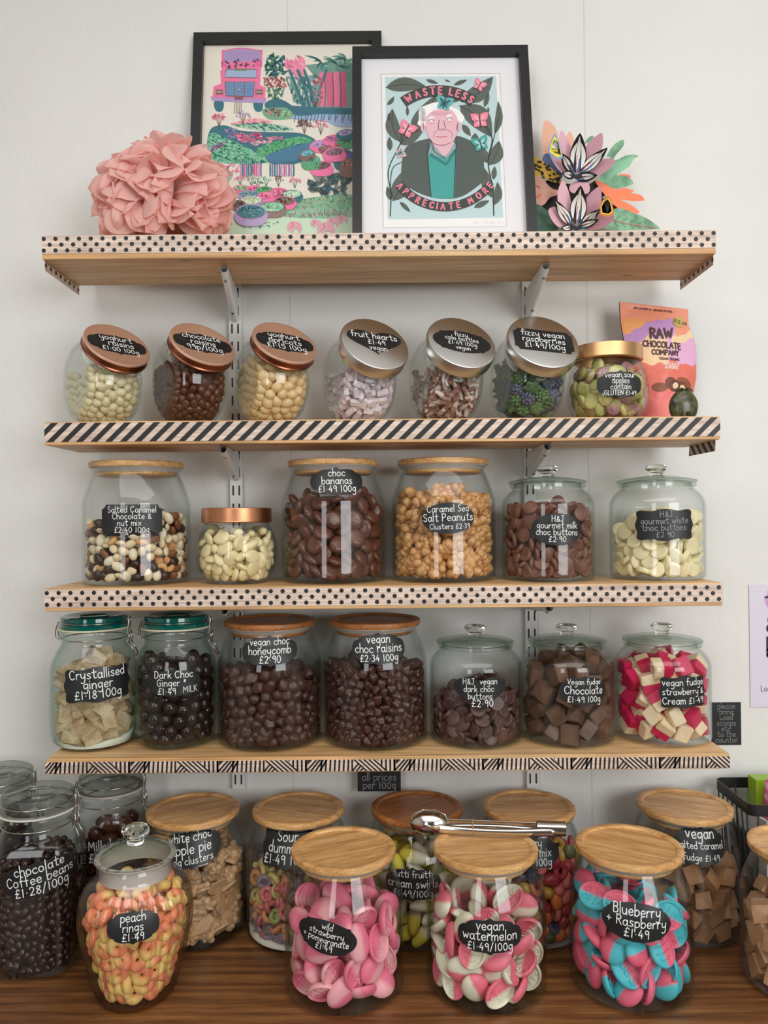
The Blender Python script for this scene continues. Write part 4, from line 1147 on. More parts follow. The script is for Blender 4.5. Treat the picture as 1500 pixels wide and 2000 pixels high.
# ---------------------------------------------------------------- dotted shelf
j = bamboo_jar('bamboo_lid_jar', 'glass jar with bamboo lid holding chocolate and nut mix, left end of the dotted shelf', 268, 1020, YB_, Z3)
NM = 'nut mix in the left bamboo-lidded jar'
def cashew(name, m):
    v = []
    mb = MB(); pts = [(0.0085 * math.cos(a), 0.0085 * math.sin(a), 0) for a in np.linspace(-.3, 3.1, 12)]
    N = len(pts); k = 10; vv = []; f = []
    for i, p in enumerate(pts):
        r = .0048 * math.sin(PI * (i + .55) / (N + .1)) ** .5; a = -.3 + 3.4 * i / (N - 1)
        for q in range(k):
            b = 2 * PI * q / k; vv.append(((.0085 + r * math.cos(b)) * math.cos(a), (.0085 + r * math.cos(b)) * math.sin(a) - .004, r * math.sin(b)))
    for i in range(N - 1):
        for q in range(k): f.append((i * k + q, (i + 1) * k + q, (i + 1) * k + (q + 1) % k, i * k + (q + 1) % k))
    f.append(tuple(range(k))); f.append(tuple((N - 1) * k + q for q in range(k - 1, -1, -1)))
    mb.add(vv, f, m); return finish(mb, name, 0)
PN = M('peanut_cream', (226, 206, 168), rough=.5, vary=.07); PNW = M('white_chocolate_nut', (232, 220, 190), rough=.35, vary=.04)
AL = M('roast_almond', (142, 88, 54), rough=.55, mottle=((112, 66, 40), 300), vary=.1); CS = M('roast_cashew', (218, 168, 108), rough=.5, vary=.08)
CC = M('caramel_cube', (214, 158, 110), rough=.4, vary=.1); DC = M('dark_chocolate_coating', (52, 30, 24), rough=.25, vary=.15)
fill(j, Jarful(BAMPROF, .0035, .0054, .112, slope=(.10, 0), heap=.005), .0082, [
    (5, 'peanut', 'pale peanut in the nut mix jar', 'nut', 'pale peanuts in the nut mix', [blob('peanut', (.0098, .0068, .0066), PN, .03, 2, seed=1), blob('peanut', (.0108, .0076, .007), PNW, .03, 2, seed=2), blob('peanut', (.0078, .0062, .004), PN, .02, 2, seed=4)]),
    (1.6, 'almond', 'brown almond in the nut mix jar', 'nut', 'almonds in the nut mix', [blob('almond', (.0115, .0068, .0048), AL, .02, 2, seed=3)]),
    (1.2, 'cashew_nut', 'curved golden cashew in the nut mix jar', 'nut', 'cashews in the nut mix', [cashew('cashew_nut', CS)]),
    (1.4, 'caramel_cube', 'small caramel cube in the nut mix jar', 'sweet', 'caramel cubes in the nut mix', [cube('caramel_cube', (.0095, .009, .0085), CC, .001, .0008, 4)]),
    (2.2, 'chocolate_nut', 'dark chocolate coated nut in the nut mix jar', 'sweet', 'chocolate nuts in the nut mix', [blob('chocolate_nut', (.0110, .0086, .0080), DC, .06, 2.6, seed=3)])], flat=.1)
put_label(j, BAMPROF, 257, 1016, 111, 62, 'ticket', ['Salted Caramel', 'Chocolate &', ('nut mix', 1, -.08), '£2·40 100g'], 0.0)
j, PR = round_jar('round_jar', 'small round glass jar with copper lid full of cream banana chips', 463, 1070, -0.12, Z3, M('copper_brushed_lid', (206, 146, 108), rough=.33, metal=1.0))
WB = M('white_yoghurt_coating', (238, 222, 172), rough=.36, vary=.04)
fill(j, Jarful(PR, .003, .0042, .093, heap=.002), .0098, [(3, 'banana_chip', 'cream coated banana chip in the small copper-lidded round jar', 'sweet', 'cream banana chips', [blob('banana_chip', (.0150, .0120, .0058), WB, .07, 2.2, seed=k, flat=.2) for k in (1, 2, 3)] + [blob('banana_chip', (.0165, .0072, .0068), WB, .05, 2, seed=5, bend=.4)]), (1, 'yoghurt_peanut', 'small round cream coated nut in the small round jar', 'sweet', 'cream coated nuts', [blob('yoghurt_peanut', (.0078, .0066, .0066), WB, .04, 2, seed=2)])], flat=.45, tries=6)
j = bamboo_jar('bamboo_lid_jar', 'glass jar with bamboo lid packed with milk chocolate banana discs', 652, 1020, YB_, Z3)
BC = M('milk_chocolate_disc', (96, 56, 42), rough=.26, vary=.09, bump=(160, .15))
fill(j, Jarful(BAMPROF, .0035, .0054, .150, heap=.005), .0122, [(1, 'chocolate_banana', 'thick milk chocolate coated banana disc', 'sweet', 'chocolate bananas under the bamboo lid', [blob('chocolate_banana', (.0168, .0148, .0078), BC, .035, 2.2, seed=k, flat=.25) for k in (1, 2, 4)])], flat=.2, squeeze=.94, deep=2.6, tries=8)
put_label(j, BAMPROF, 658, 940, 106, 56, 'cartouche', [('choc',), 'bananas', '£1·49 100g'], 0.02)
j = bamboo_jar('bamboo_lid_jar', 'glass jar with bamboo lid heaped with caramel peanut clusters', 866, 1020, YB_, Z3)
PC = M('caramel_peanut_coat', (196, 140, 84), rough=.3, mottle=((222, 176, 118), 120), vary=.08)
fill(j, Jarful(BAMPROF, .0035, .0054, .152, heap=.006), .0140, [(1, 'peanut_cluster', 'golden caramel peanut cluster in the bamboo-lidded jar', 'sweet', 'caramel peanut clusters', [cluster('peanut_cluster', .0125, .0066, 17, PC, k) for k in (1, 2, 3, 4)] + [plate_cluster('peanut_cluster', .017, .0022, .0062, 11, PC, 6)])], flat=.3, squeeze=.9, deep=2.4)
put_label(j, BAMPROF, 876, 1012, 106, 61, 'eared', ['Caramel Sea', 'Salt Peanuts', ('Clusters £2·39', 1, .05)], 0.03)
def buttons(name, m, r=.0112, t=.0062): return [disc(name, r, t, m, .22, 26, dish=.0004), disc(name, r * .96, t * 1.1, m, .22, 26)]
j = hj_jar('glass_lid_jar', 'glass-lidded jar of milk chocolate buttons on the dotted shelf', 1070, 1045, -0.105, Z3)
MB1 = M('milk_button_chocolate', (110, 66, 52), rough=.42, mottle=((132, 90, 76), 90), vary=.10)
fill(j, Jarful(HJPROF, .003, .0044, .128, slope=(-.05, 0), heap=.004), .0092, [(1, 'milk_chocolate_button', 'round milk chocolate button in the glass-lidded jar', 'sweet', 'milk chocolate buttons', buttons('milk_chocolate_button', MB1, .0122, .0062))], flat=.7, squeeze=.98, tries=9, deep=2.6)
put_label(j, HJPROF, 1089, 1034, 102, 63, 'ellipse', [('H&J', 1), 'gourmet milk', 'choc buttons', ('£2·90', 1)], -.02)
j = hj_jar('glass_lid_jar', 'glass-lidded jar of white chocolate buttons at the right end of the dotted shelf', 1283, 1045, -0.105, Z3)
WB1 = M('white_button_chocolate', (240, 228, 184), rough=.36, vary=.03)
fill(j, Jarful(HJPROF, .003, .0044, .110, slope=(.16, 0), heap=.004), .0104, [(1, 'white_chocolate_button', 'round white chocolate button in the glass-lidded jar', 'sweet', 'white chocolate buttons', buttons('white_chocolate_button', WB1, .0135, .0078))], flat=.7, squeeze=.98, tries=9, deep=2.6)
put_label(j, HJPROF, 1299, 1025, 108, 63, 'plaque', [('H&J', 1, .05), 'gourmet white', 'choc buttons', ('£2·90', 1)], .02, chalk=GREYCHALK)

# ---------------------------------------------------------------- zigzag shelf
x = at(185, 1340, -0.112).x
j, PR = clip_jar('clip_top_jar', 'greenish clip-top jar with teal lid holding sugared ginger chunks', x, -0.112, Z4, .056, .0685, .0515, .2095, True, gl=GLASSG)
GI = M('crystallised_ginger', (176, 140, 88), rough=.45, mottle=((206, 184, 146), 60), sugar=.6, vary=.1)
fill(j, Jarful(PR, .0035, .0055, .148, heap=.006), .0140, [(1, 'ginger_chunk', 'sugar crusted amber ginger chunk', 'sweet', 'crystallised ginger chunks', [cube('ginger_chunk', (.030, .022, .017), GI, .003, .004, k, .0007) for k in (1, 2, 3)])], flat=.3, squeeze=.9, deep=2.4)
put_label(j, PR, 192, 1337, 110, 69, 'plaque', ['Crystallised', 'ginger', '£1·18 100g'], .04)
SUG = M('loose_sugar', (238, 234, 220), rough=.9, bump=(700, .6))
def sugar(jar, prof, h, label, tilt=0.0):
    mb = MB(); K = 10; n = 40; v = []; f = []
    for k in range(K + 1):
        for i in range(n):
            a = 2 * PI * i / n; z = .006 + h * (0.55 + 0.35 * math.sin(a * 2 + 1) + 0.2 * math.sin(5 * a)) * (k / K) + tilt * math.cos(a) * k / K
            r = (prof_r(prof, max(z, .008)) - .0036) * k / K
            v.append((r * math.cos(a), r * math.sin(a), z))
    for k in range(K):
        for i in range(n): f.append((k * n + i, k * n + (i + 1) % n, (k + 1) * n + (i + 1) % n, (k + 1) * n + i))
    b0 = len(v)
    for i in range(n):
        a = 2 * PI * i / n; r = prof_r(prof, .0075) - .0038; v.append((r * math.cos(a), r * math.sin(a), .0055))
    for i in range(n): f.append((K * n + i, K * n + (i + 1) % n, b0 + (i + 1) % n, b0 + i))
    mb.add(v, f, SUG); o = mb.build('loose_sugar', None, Vector(jar.location), sharp=0); tag(o, label, 'sugar', None, 'stuff')
sugar(j, PR, .013, 'loose white sugar in the bottom of the ginger jar', .006)
x = at(345.5, 1340, -0.110).x
j, PR = clip_jar('clip_top_jar', 'dark clip-top jar with teal lid full of chocolate ginger', x, -0.112, Z4, .053, .0645, .0505, .2095, True, gl=GLASSG)
DG = M('dark_chocolate_gloss', (44, 28, 26), rough=.16, vary=.2)
fill(j, Jarful(PR, .0035, .0055, .150, heap=.004), .0112, [(1, 'chocolate_ginger', 'glossy dark chocolate ginger ball', 'sweet', 'chocolate gingers in the teal-lidded jar', [blob('chocolate_ginger', (.0125, .0112, .0108), DG, .03, 2, seed=k) for k in (1, 2)])], deep=2.4)
put_label(j, PR, 339, 1335, 102, 56, 'cartouche', [('Dark Choc', 1), ('Ginger *', .95, -.08), ('£1·49', .95, -.24)], 0)
put_label(j, PR, 371, 1346, 30, 16, 'rect', ['MILK'], .03, eps=.0006, fat=.8)
j = bamboo_jar('bamboo_lid_jar', 'glass jar with bamboo lid holding dark honeycomb lumps', 528, 1345, YB_, Z4, True)
HC = M('honeycomb_chocolate', (74, 46, 38), rough=.36, bump=(220, .3), vary=.14)
fill(j, Jarful(BAMPROF, .0035, .0054, .126, heap=.004), .0098, [(1, 'honeycomb_lump', 'dark chocolate coated honeycomb lump', 'sweet', 'chocolate honeycomb lumps', [blob('honeycomb_lump', (.0112, .0100, .0096), HC, .13, 3.6, seed=k) for k in (1, 2)] + [blob('honeycomb_lump', (.0140, .0118, .011), HC, .13, 3.4, seed=4), blob('honeycomb_lump', (.0086, .0078, .0078), HC, .06, 3, seed=6)])], deep=2.6)
put_label(j, BAMPROF, 527, 1272, 110, 58, 'cartouche', ['vegan choc', 'honeycomb', '£2·90'], .02)
j = bamboo_jar('bamboo_lid_jar', 'glass jar with bamboo lid holding small dark chocolate raisins', 733, 1345, YB_, Z4, True)
VR = M('vegan_chocolate_raisin', (72, 42, 34), rough=.30, bump=(260, .3), vary=.14)
fill(j, Jarful(BAMPROF, .0035, .0054, .134, heap=.003), .0078, [(1, 'dark_chocolate_raisin', 'wrinkled dark chocolate raisin in the bamboo-lidded jar', 'sweet', 'vegan chocolate raisins', [blob('dark_chocolate_raisin', (.0098, .0076, .0070), VR, .14, 4.2, seed=k) for k in (1, 2, 3)])], deep=2.4)
put_label(j, BAMPROF, 740, 1268, 108, 61, 'cartouche', ['vegan', 'choc raisins', '£2·34 100g'], .02)
j = hj_jar('glass_lid_jar', 'glass-lidded jar of dark chocolate buttons with heart sticker', 929, 1370, -0.104, Z4)
DB1 = M('dark_button_chocolate', (74, 46, 40), rough=.40, mottle=((98, 68, 62), 90), vary=.12)
fill(j, Jarful(HJPROF, .003, .0044, .080, slope=(.18, .25), heap=.003), .0092, [(1, 'dark_chocolate_button', 'round dark chocolate button under the heart sticker', 'sweet', 'dark chocolate buttons', buttons('dark_chocolate_button', DB1, .0128, .0060))], flat=.7, squeeze=.97, tries=9, deep=2.6)
put_label(j, HJPROF, 938, 1356, 106, 64, 'heart', [('H&J  vegan', 1, 0, .02), ('dark choc', 1, -.05), ('buttons', 1), ('£2·90', 1.3, .08, .02)], 0)
FC = M('chocolate_fudge', (92, 66, 50), rough=.5, mottle=((112, 84, 66), 40), vary=.10, bump=(120, .15))
j = hj_jar('glass_lid_jar', 'glass-lidded jar of brown chocolate fudge blocks', 1108, 1370, -0.104, Z4)
fill(j, Jarful(HJPROF, .003, .0044, .136, heap=.004), .0162, [(1, 'chocolate_fudge_cube', 'brown chocolate fudge block in the glass-lidded jar', 'sweet', 'chocolate fudge blocks', [cube('chocolate_fudge_cube', (.030, .027, .021), FC, .0012, .002, k) for k in (1, 2, 3)])], flat=.35, squeeze=.98, tries=8, deep=2.4)
put_label(j, HJPROF, 1142, 1350, 98, 60, 'cartouche', ['Vegan fudge', 'Chocolate', '£1·49 100g'], -.02)
SF = M('strawberry_cream_fudge', (206, 30, 84), rough=.45, two=((236, 214, 178), 2, .0012, 60), vary=.06, bump=(140, .12))
j = hj_jar('glass_lid_jar', 'glass-lidded jar of magenta and cream fudge blocks', 1294, 1370, -0.104, Z4)
fill(j, Jarful(HJPROF, .003, .0044, .140, heap=.003), .0156, [(1, 'strawberry_fudge_cube', 'magenta and cream layered fudge block', 'sweet', 'strawberry and cream fudge blocks', [cube('strawberry_fudge_cube', (.027, .022, .030), SF, .0012, .0018, k) for k in (1, 2, 3)])], flat=.3, squeeze=1.0, tries=8, deep=2.4)
put_label(j, HJPROF, 1337, 1352, 96, 64, 'plaque', ['vegan fudge', 'strawberry &', 'Cream £1·49'], .02)

# ---------------------------------------------------------------- counter, left: clip-top jars and the ribbed peach jar
PX = at(82, 1760, -0.180).x
j, PR = clip_jar('clip_top_jar', 'tall square clip-top jar of dark chocolate coffee beans', PX, -0.191, ZC + .0004, .056, .0645, .0520, .260, False, True, rz=.12)
CBN = M('coffee_bean_chocolate', (46, 26, 22), rough=.2, vary=.25)
fill(j, Jarful(PR, .0066, .0055, .172, heap=.003), .0066, [(1, 'chocolate_coffee_bean', 'small dark chocolate coffee bean in the square clip-top jar', 'sweet', 'chocolate coffee beans', [blob('chocolate_coffee_bean', (.0082, .0066, .0058), CBN, .03, 2, seed=k) for k in (1, 2)])], deep=2.2, limit=300)
put_label(j, PR, 80, 1715, 122, 72, 'cartouche', ['chocolate', 'Coffee beans', '£1·28/100g'], .14, eps=.0012)
j, PR = clip_jar('clip_top_jar', 'clip-top jar of large milk chocolate nuts behind the coffee beans', at(217, 1600, -0.073).x, -0.073, ZC + .0004, .05, .0585, .0505, .248, False)
BN = M('brazil_nut_chocolate', (70, 38, 28), rough=.2, vary=.15)
fill(j, Jarful(PR, .0035, .0055, .182, heap=.004), .0150, [(1, 'chocolate_brazil', 'large milk chocolate brazil nut', 'sweet', 'chocolate brazils', [blob('chocolate_brazil', (.0190, .0140, .0130), BN, .04, 2, seed=k) for k in (1, 2)])], deep=2.4)
put_label(j, PR, 224, 1662, 92, 54, 'cartouche', ['Milk brazils', '£1·75 100g'], 0.03)
j, PR = clip_jar('clip_top_jar', 'clip-top jar at the left edge behind the coffee beans', at(-4, 1600, -0.085).x, -0.085, ZC + .0004, .054, .0625, .0545, .258, False, True, rz=.05)
fill(j, Jarful(PR, .0066, .0055, .185, heap=.004), .0105, [(1, 'dark_chocolate_ball', 'dark chocolate ball in the jar at the left edge', 'sweet', 'dark chocolate balls', [blob('dark_chocolate_ball', (.0115, .0105, .01), DG, .03, 2, seed=k) for k in (1,)])], deep=2.2)
# ribbed jar
PEACH = [(0, 0.0)] + chaikin([(0.044, 0.0), (0.052, 0.0), (0.056, 0.008), (0.066, 0.045), (0.0775, 0.090), (0.0805, 0.120), (0.074, 0.150), (0.058, 0.166), (0.0535, 0.172)], 2) + [(0.0535, 0.178), (0.0535, 0.190)]
j = thing('ribbed_jar', 'ribbed bulging glass jar of orange peach rings, with knobbed glass lid', 'jar', (at(266, 1800, -0.270).x, -0.270, ZC + .0004))
rib = lambda a, r, z: 1 + (0.036 * abs(math.sin(16 * a)) ** .8 - 0.026 if 0.006 < z < 0.162 and r > 0.04 else 0)
mb = MB(); mb.lathe(shell(PEACH, 0.0032, 0.005), GLASSP, 256, mod=rib); mb.build('glass_body', j, sharp=60)
g = MB(); g.lathe([(0.0490, 0.168), (0.0500, 0.168), (0.0502, 0.1925), (0.056, 0.1925), (0.0564, 0.1945), (0.0490, 0.1945)], GASKET, 48); g.build('gasket', j, sharp=40)
ld = MB(); ld.lathe([(0, 0.2060), (0.030, 0.2050), (0.040, 0.2010), (0.046, 0.1945), (0.0575, 0.1945), (0.0592, 0.1965), (0.0590, 0.1990), (0.0560, 0.2010), (0.0440, 0.2040), (0.0420, 0.2060), (0.034, 0.2085), (0.018, 0.2115), (0, 0.2118)], LIDG, 64); LL = ld.build('glass_lid', j, sharp=60)
kn = MB(); kn.lathe([(0, 0.2119), (0.0120, 0.2120), (0.0120, 0.2140), (0.0110, 0.2180), (0.0155, 0.2215), (0.0195, 0.2270), (0.0185, 0.2330), (0.0115, 0.2370), (0, 0.2380)], KNOB, 48, mod=lambda a, r, z: 1 + (0.06 * math.cos(6 * a) if z > .220 else 0)); kn.build('knob', LL, sharp=0)
PE = M('peach_ring_gum', (255, 146, 96), rough=.42, two=((255, 216, 120), 0, .012, 90), sugar=.5, vary=.08, sss=.25)
fill(j, Jarful(PEACH, .0064, .0055, .170, heap=.003), .0118, [(1, 'peach_ring', 'sugared orange and yellow peach ring', 'sweet', 'peach rings in the ribbed jar', [torus('peach_ring', .0088, .0070, PE, 20, 10, .9), torus('peach_ring', .0084, .0070, PE, 20, 10, .75)])], flat=.45, squeeze=.92, deep=2.6, tries=6)
put_label(j, PEACH, 260, 1812, 92, 62, 'cartouche', ['peach', 'rings', '£1·49'], 0.0, eps=.0012)

# ---------------------------------------------------------------- counter, back row
YBK, YFR = -0.101, -0.256
j = bamboo_jar('bamboo_lid_jar', 'bamboo-lidded jar of tan nut clusters behind the peach rings', 378, 1700, YBK, ZC + .0004, False, .5)
AP = M('tan_chocolate_coat', (190, 150, 108), rough=.4, mottle=((208, 172, 132), 80), vary=.06)
fill(j, Jarful(BAMPROF, .0035, .0054, .136, heap=.006), .0140, [(1, 'nut_cluster', 'tan chocolate nut cluster behind the peach ring jar', 'sweet', 'tan chocolate nut clusters', [plate_cluster('nut_cluster', .0170, .003, .0062, 12, AP, k) for k in (1, 2, 3)] + [cluster('nut_cluster', .0115, .0066, 14, AP, 5)])], flat=.5, squeeze=.88, deep=2.4)
put_label(j, BAMPROF, 372, 1660, 116, 70, 'cartouche', ['white choc', 'apple pie', 'nog clusters'], .10)
j = bamboo_jar('bamboo_lid_jar', 'bamboo-lidded jar of multicoloured sour dummies', 584, 1700, YBK, ZC + .0004, False, -.3)
SD = [M('sour_gum_' + n_, c, rough=.5, sugar=.5, vary=.1) for n_, c in (('green', (140, 160, 80)), ('orange', (206, 130, 76)), ('red', (190, 88, 84)), ('yellow', (196, 180, 104)), ('purple', (120, 104, 116)))]
def dummy(name, m):
    t_ = torus(name, .0088, .0042, m, 18, 8); mb = MB()
    mb.add([v.co[:] for v in t_.vertices], [tuple(p.vertices) for p in t_.polygons], m)
    mb.lathe([(0, .002), (.0075, .002), (.0085, .004), (.0075, .006), (.004, .007), (.0042, .010), (.0052, .013), (.0040, .0165), (0, .0175)], m, 14, mat=Matrix.Translation((0, 0, 0.001)))
    return finish(mb, name, 50)
fill(j, Jarful(BAMPROF, .0035, .0054, .112, heap=.004), .0112, [(1, 'sour_dummy', '%s sugared dummy shaped sweet' % n_, 'sweet', '%s sour dummies' % n_, [dummy('sour_dummy', m_)]) for n_, m_ in zip(('green', 'orange', 'red', 'yellow', 'purple'), SD)], flat=.4, squeeze=.86, deep=2.4)
sugar(j, BAMPROF, .010, 'loose white sugar in the bottom of the sour dummies jar')
put_label(j, BAMPROF, 560, 1659, 108, 70, 'plaque', ['Sour', 'dummies', '£1·49 100g'], 0)
j = bamboo_jar('bamboo_lid_jar', 'bamboo-lidded jar of yellow and white foam sweets under the tongs', 815, 1700, YBK, ZC + .0004, True, .6)
TF = M('yellow_white_foam', (228, 212, 72), rough=.6, two=((236, 230, 206), 0, .010, 40), vary=.05)
fill(j, Jarful(BAMPROF, .0035, .0054, .150, heap=.004), .0150, [(1, 'foam_swirl', 'yellow and white foam swirl sweet', 'sweet', 'yellow foam swirls', [blob('foam_swirl', (.026, .0115, .0100), TF, .06, 2, seed=k, bend=.25) for k in (1, 2, 3)])], flat=.45, squeeze=.98, deep=2.2, tries=8)
put_label(j, BAMPROF, 806, 1728, 112, 66, 'cartouche', ['tutti fruitti', 'cream swirls', '£1·49/100g'], 0)
j = bamboo_jar('bamboo_lid_jar', 'bamboo-lidded jar of mixed jelly sweets, behind the tong handles', 1034, 1700, YBK, ZC + .0004, False, .05)
PM = [M('jelly_' + n_, c, rough=.3, vary=.1, sugar=.18, sss=.2) for n_, c in (('red', (176, 40, 52)), ('orange', (214, 112, 40)), ('yellow', (204, 164, 60)), ('green', (104, 116, 72)), ('pink', (214, 110, 104)), ('blue', (62, 74, 104)))]
fill(j, Jarful(BAMPROF, .0035, .0054, .150, heap=.004), .0112, [(wt, 'jelly_sweet', '%s jelly sweet in the mixed jelly jar' % n_, 'sweet', '%s jelly sweets' % n_, [blob('jelly_sweet', (.0140, .0105, .0095), m_, .07, 2.6, seed=3), torus('jelly_sweet', .0092, .0052, m_, 16, 8)]) for wt, n_, m_ in zip((3, 2.4, 2, 1, 1.4, .8), ('red', 'orange', 'yellow', 'green', 'pink', 'blue'), PM)], flat=.2, deep=2.3)
put_label(j, BAMPROF, 1040, 1667, 106, 58, 'cartouche', ['fizzy', ('pick n mix', 1), '£1·49 100g'], 0)
j = bamboo_jar('bamboo_lid_jar', 'bamboo-lidded jar of salted caramel fudge beside the wire basket', 1338, 1700, YBK, ZC + .0004, False, -.4)
CF = M('caramel_fudge', (150, 108, 74), rough=.55, mottle=((172, 130, 94), 60), vary=.08, bump=(160, .3))
FUD = [cube('caramel_fudge_cube', (.027, .025, .022), CF, .0014, .0022, k, .0004) for k in (1, 2, 3)]
fill(j, Jarful(BAMPROF, .0035, .0054, .122, heap=.005), .0158, [(1, 'caramel_fudge_cube', 'salted caramel fudge cube in the jar beside the wire basket', 'sweet', 'salted caramel fudge cubes', FUD)], flat=.3, squeeze=.98, tries=8, deep=2.4)
put_label(j, BAMPROF, 1370, 1654, 98, 72, 'cartouche', ['vegan', 'salted caramel', 'fudge £1·49'], -.02)

# ---------------------------------------------------------------- counter, front row
def bubs(m1, seeds): return [pat('foam_oval', .0255, .0190, .0125, m1, 'BUBS'), pat('foam_oval', .0225, .0195, .0125, m1, None)]
WS = M('strawberry_foam', (236, 122, 150), rough=.5, two=((246, 176, 184), 1, .008, 60), vary=.05, sss=.1)
j = bamboo_jar('bamboo_lid_jar', 'front bamboo-lidded jar of pink strawberry foam ovals', 672, 1800, YFR, ZC + .0004, False, .45)
fill(j, Jarful(BAMPROF, .0035, .0054, .132, slope=(0, .12), heap=.005), .0168, [(1, 'foam_oval', 'pink two-tone oval foam sweet, strawberry jar', 'sweet', 'pink strawberry foam ovals', bubs(WS, 1))], flat=.85, squeeze=.98, tries=9, deep=2.4)
put_label(j, BAMPROF, 636, 1831, 122, 64, 'eared', ['wild', 'strawberry', '+ pomegranate', ('£1·49', 1.1)], -.20)
WM = M('watermelon_foam', (238, 120, 140), rough=.5, two=((232, 232, 206), 1, .005, 60), vary=.04, sss=.1)
j = bamboo_jar('bamboo_lid_jar', 'front bamboo-lidded jar of pink and white watermelon foam ovals', 949, 1800, YFR, ZC + .0004, False, .12)
fill(j, Jarful(BAMPROF, .0035, .0054, .128, slope=(0, .16), heap=.005), .0168, [(1, 'foam_oval', 'pink and cream oval foam sweet, watermelon jar', 'sweet', 'watermelon foam ovals', bubs(WM, 2))], flat=.85, squeeze=.98, tries=9, deep=2.4)
put_label(j, BAMPROF, 957, 1830, 128, 71, 'cartouche', ['vegan', 'watermelon', ('£1·49/100g', 1)], 0)
BR = M('blueberry_raspberry_foam', (74, 196, 208), rough=.5, two=((234, 104, 132), 1, .004, 60), vary=.04, sss=.1)
j = bamboo_jar('bamboo_lid_jar', 'front bamboo-lidded jar of pink and turquoise foam ovals', 1230, 1790, YFR, ZC + .0004, False, -.5)
fill(j, Jarful(BAMPROF, .0035, .0054, .146, slope=(0, .05), heap=.004), .0168, [(1, 'foam_oval', 'turquoise and pink oval foam sweet', 'sweet', 'blueberry and raspberry foam ovals', bubs(BR, 3))], flat=.85, squeeze=.98, tries=9, deep=2.4)
put_label(j, BAMPROF, 1244, 1804, 128, 72, 'eared', ['Blueberry', '+ Raspberry', ('£1·49', 1.0)], -.05)
j = bamboo_jar('bamboo_lid_jar', 'bamboo-lidded jar of light fudge cubes at the right edge', 1572, 1750, -0.262, ZC + .0004, False, .2)
fill(j, Jarful(BAMPROF, .0035, .0054, .125, heap=.005), .0158, [(1, 'light_fudge_cube', 'light fudge cube in the jar at the right edge', 'sweet', 'light fudge cubes', [cube('light_fudge_cube', (.029, .025, .022), M('light_fudge', (186, 142, 104), rough=.55, mottle=((200, 160, 124), 60), vary=.06), .0014, .002, k, .0004) for k in (1, 2)])], flat=.3, squeeze=.98, deep=2.4, tries=8)

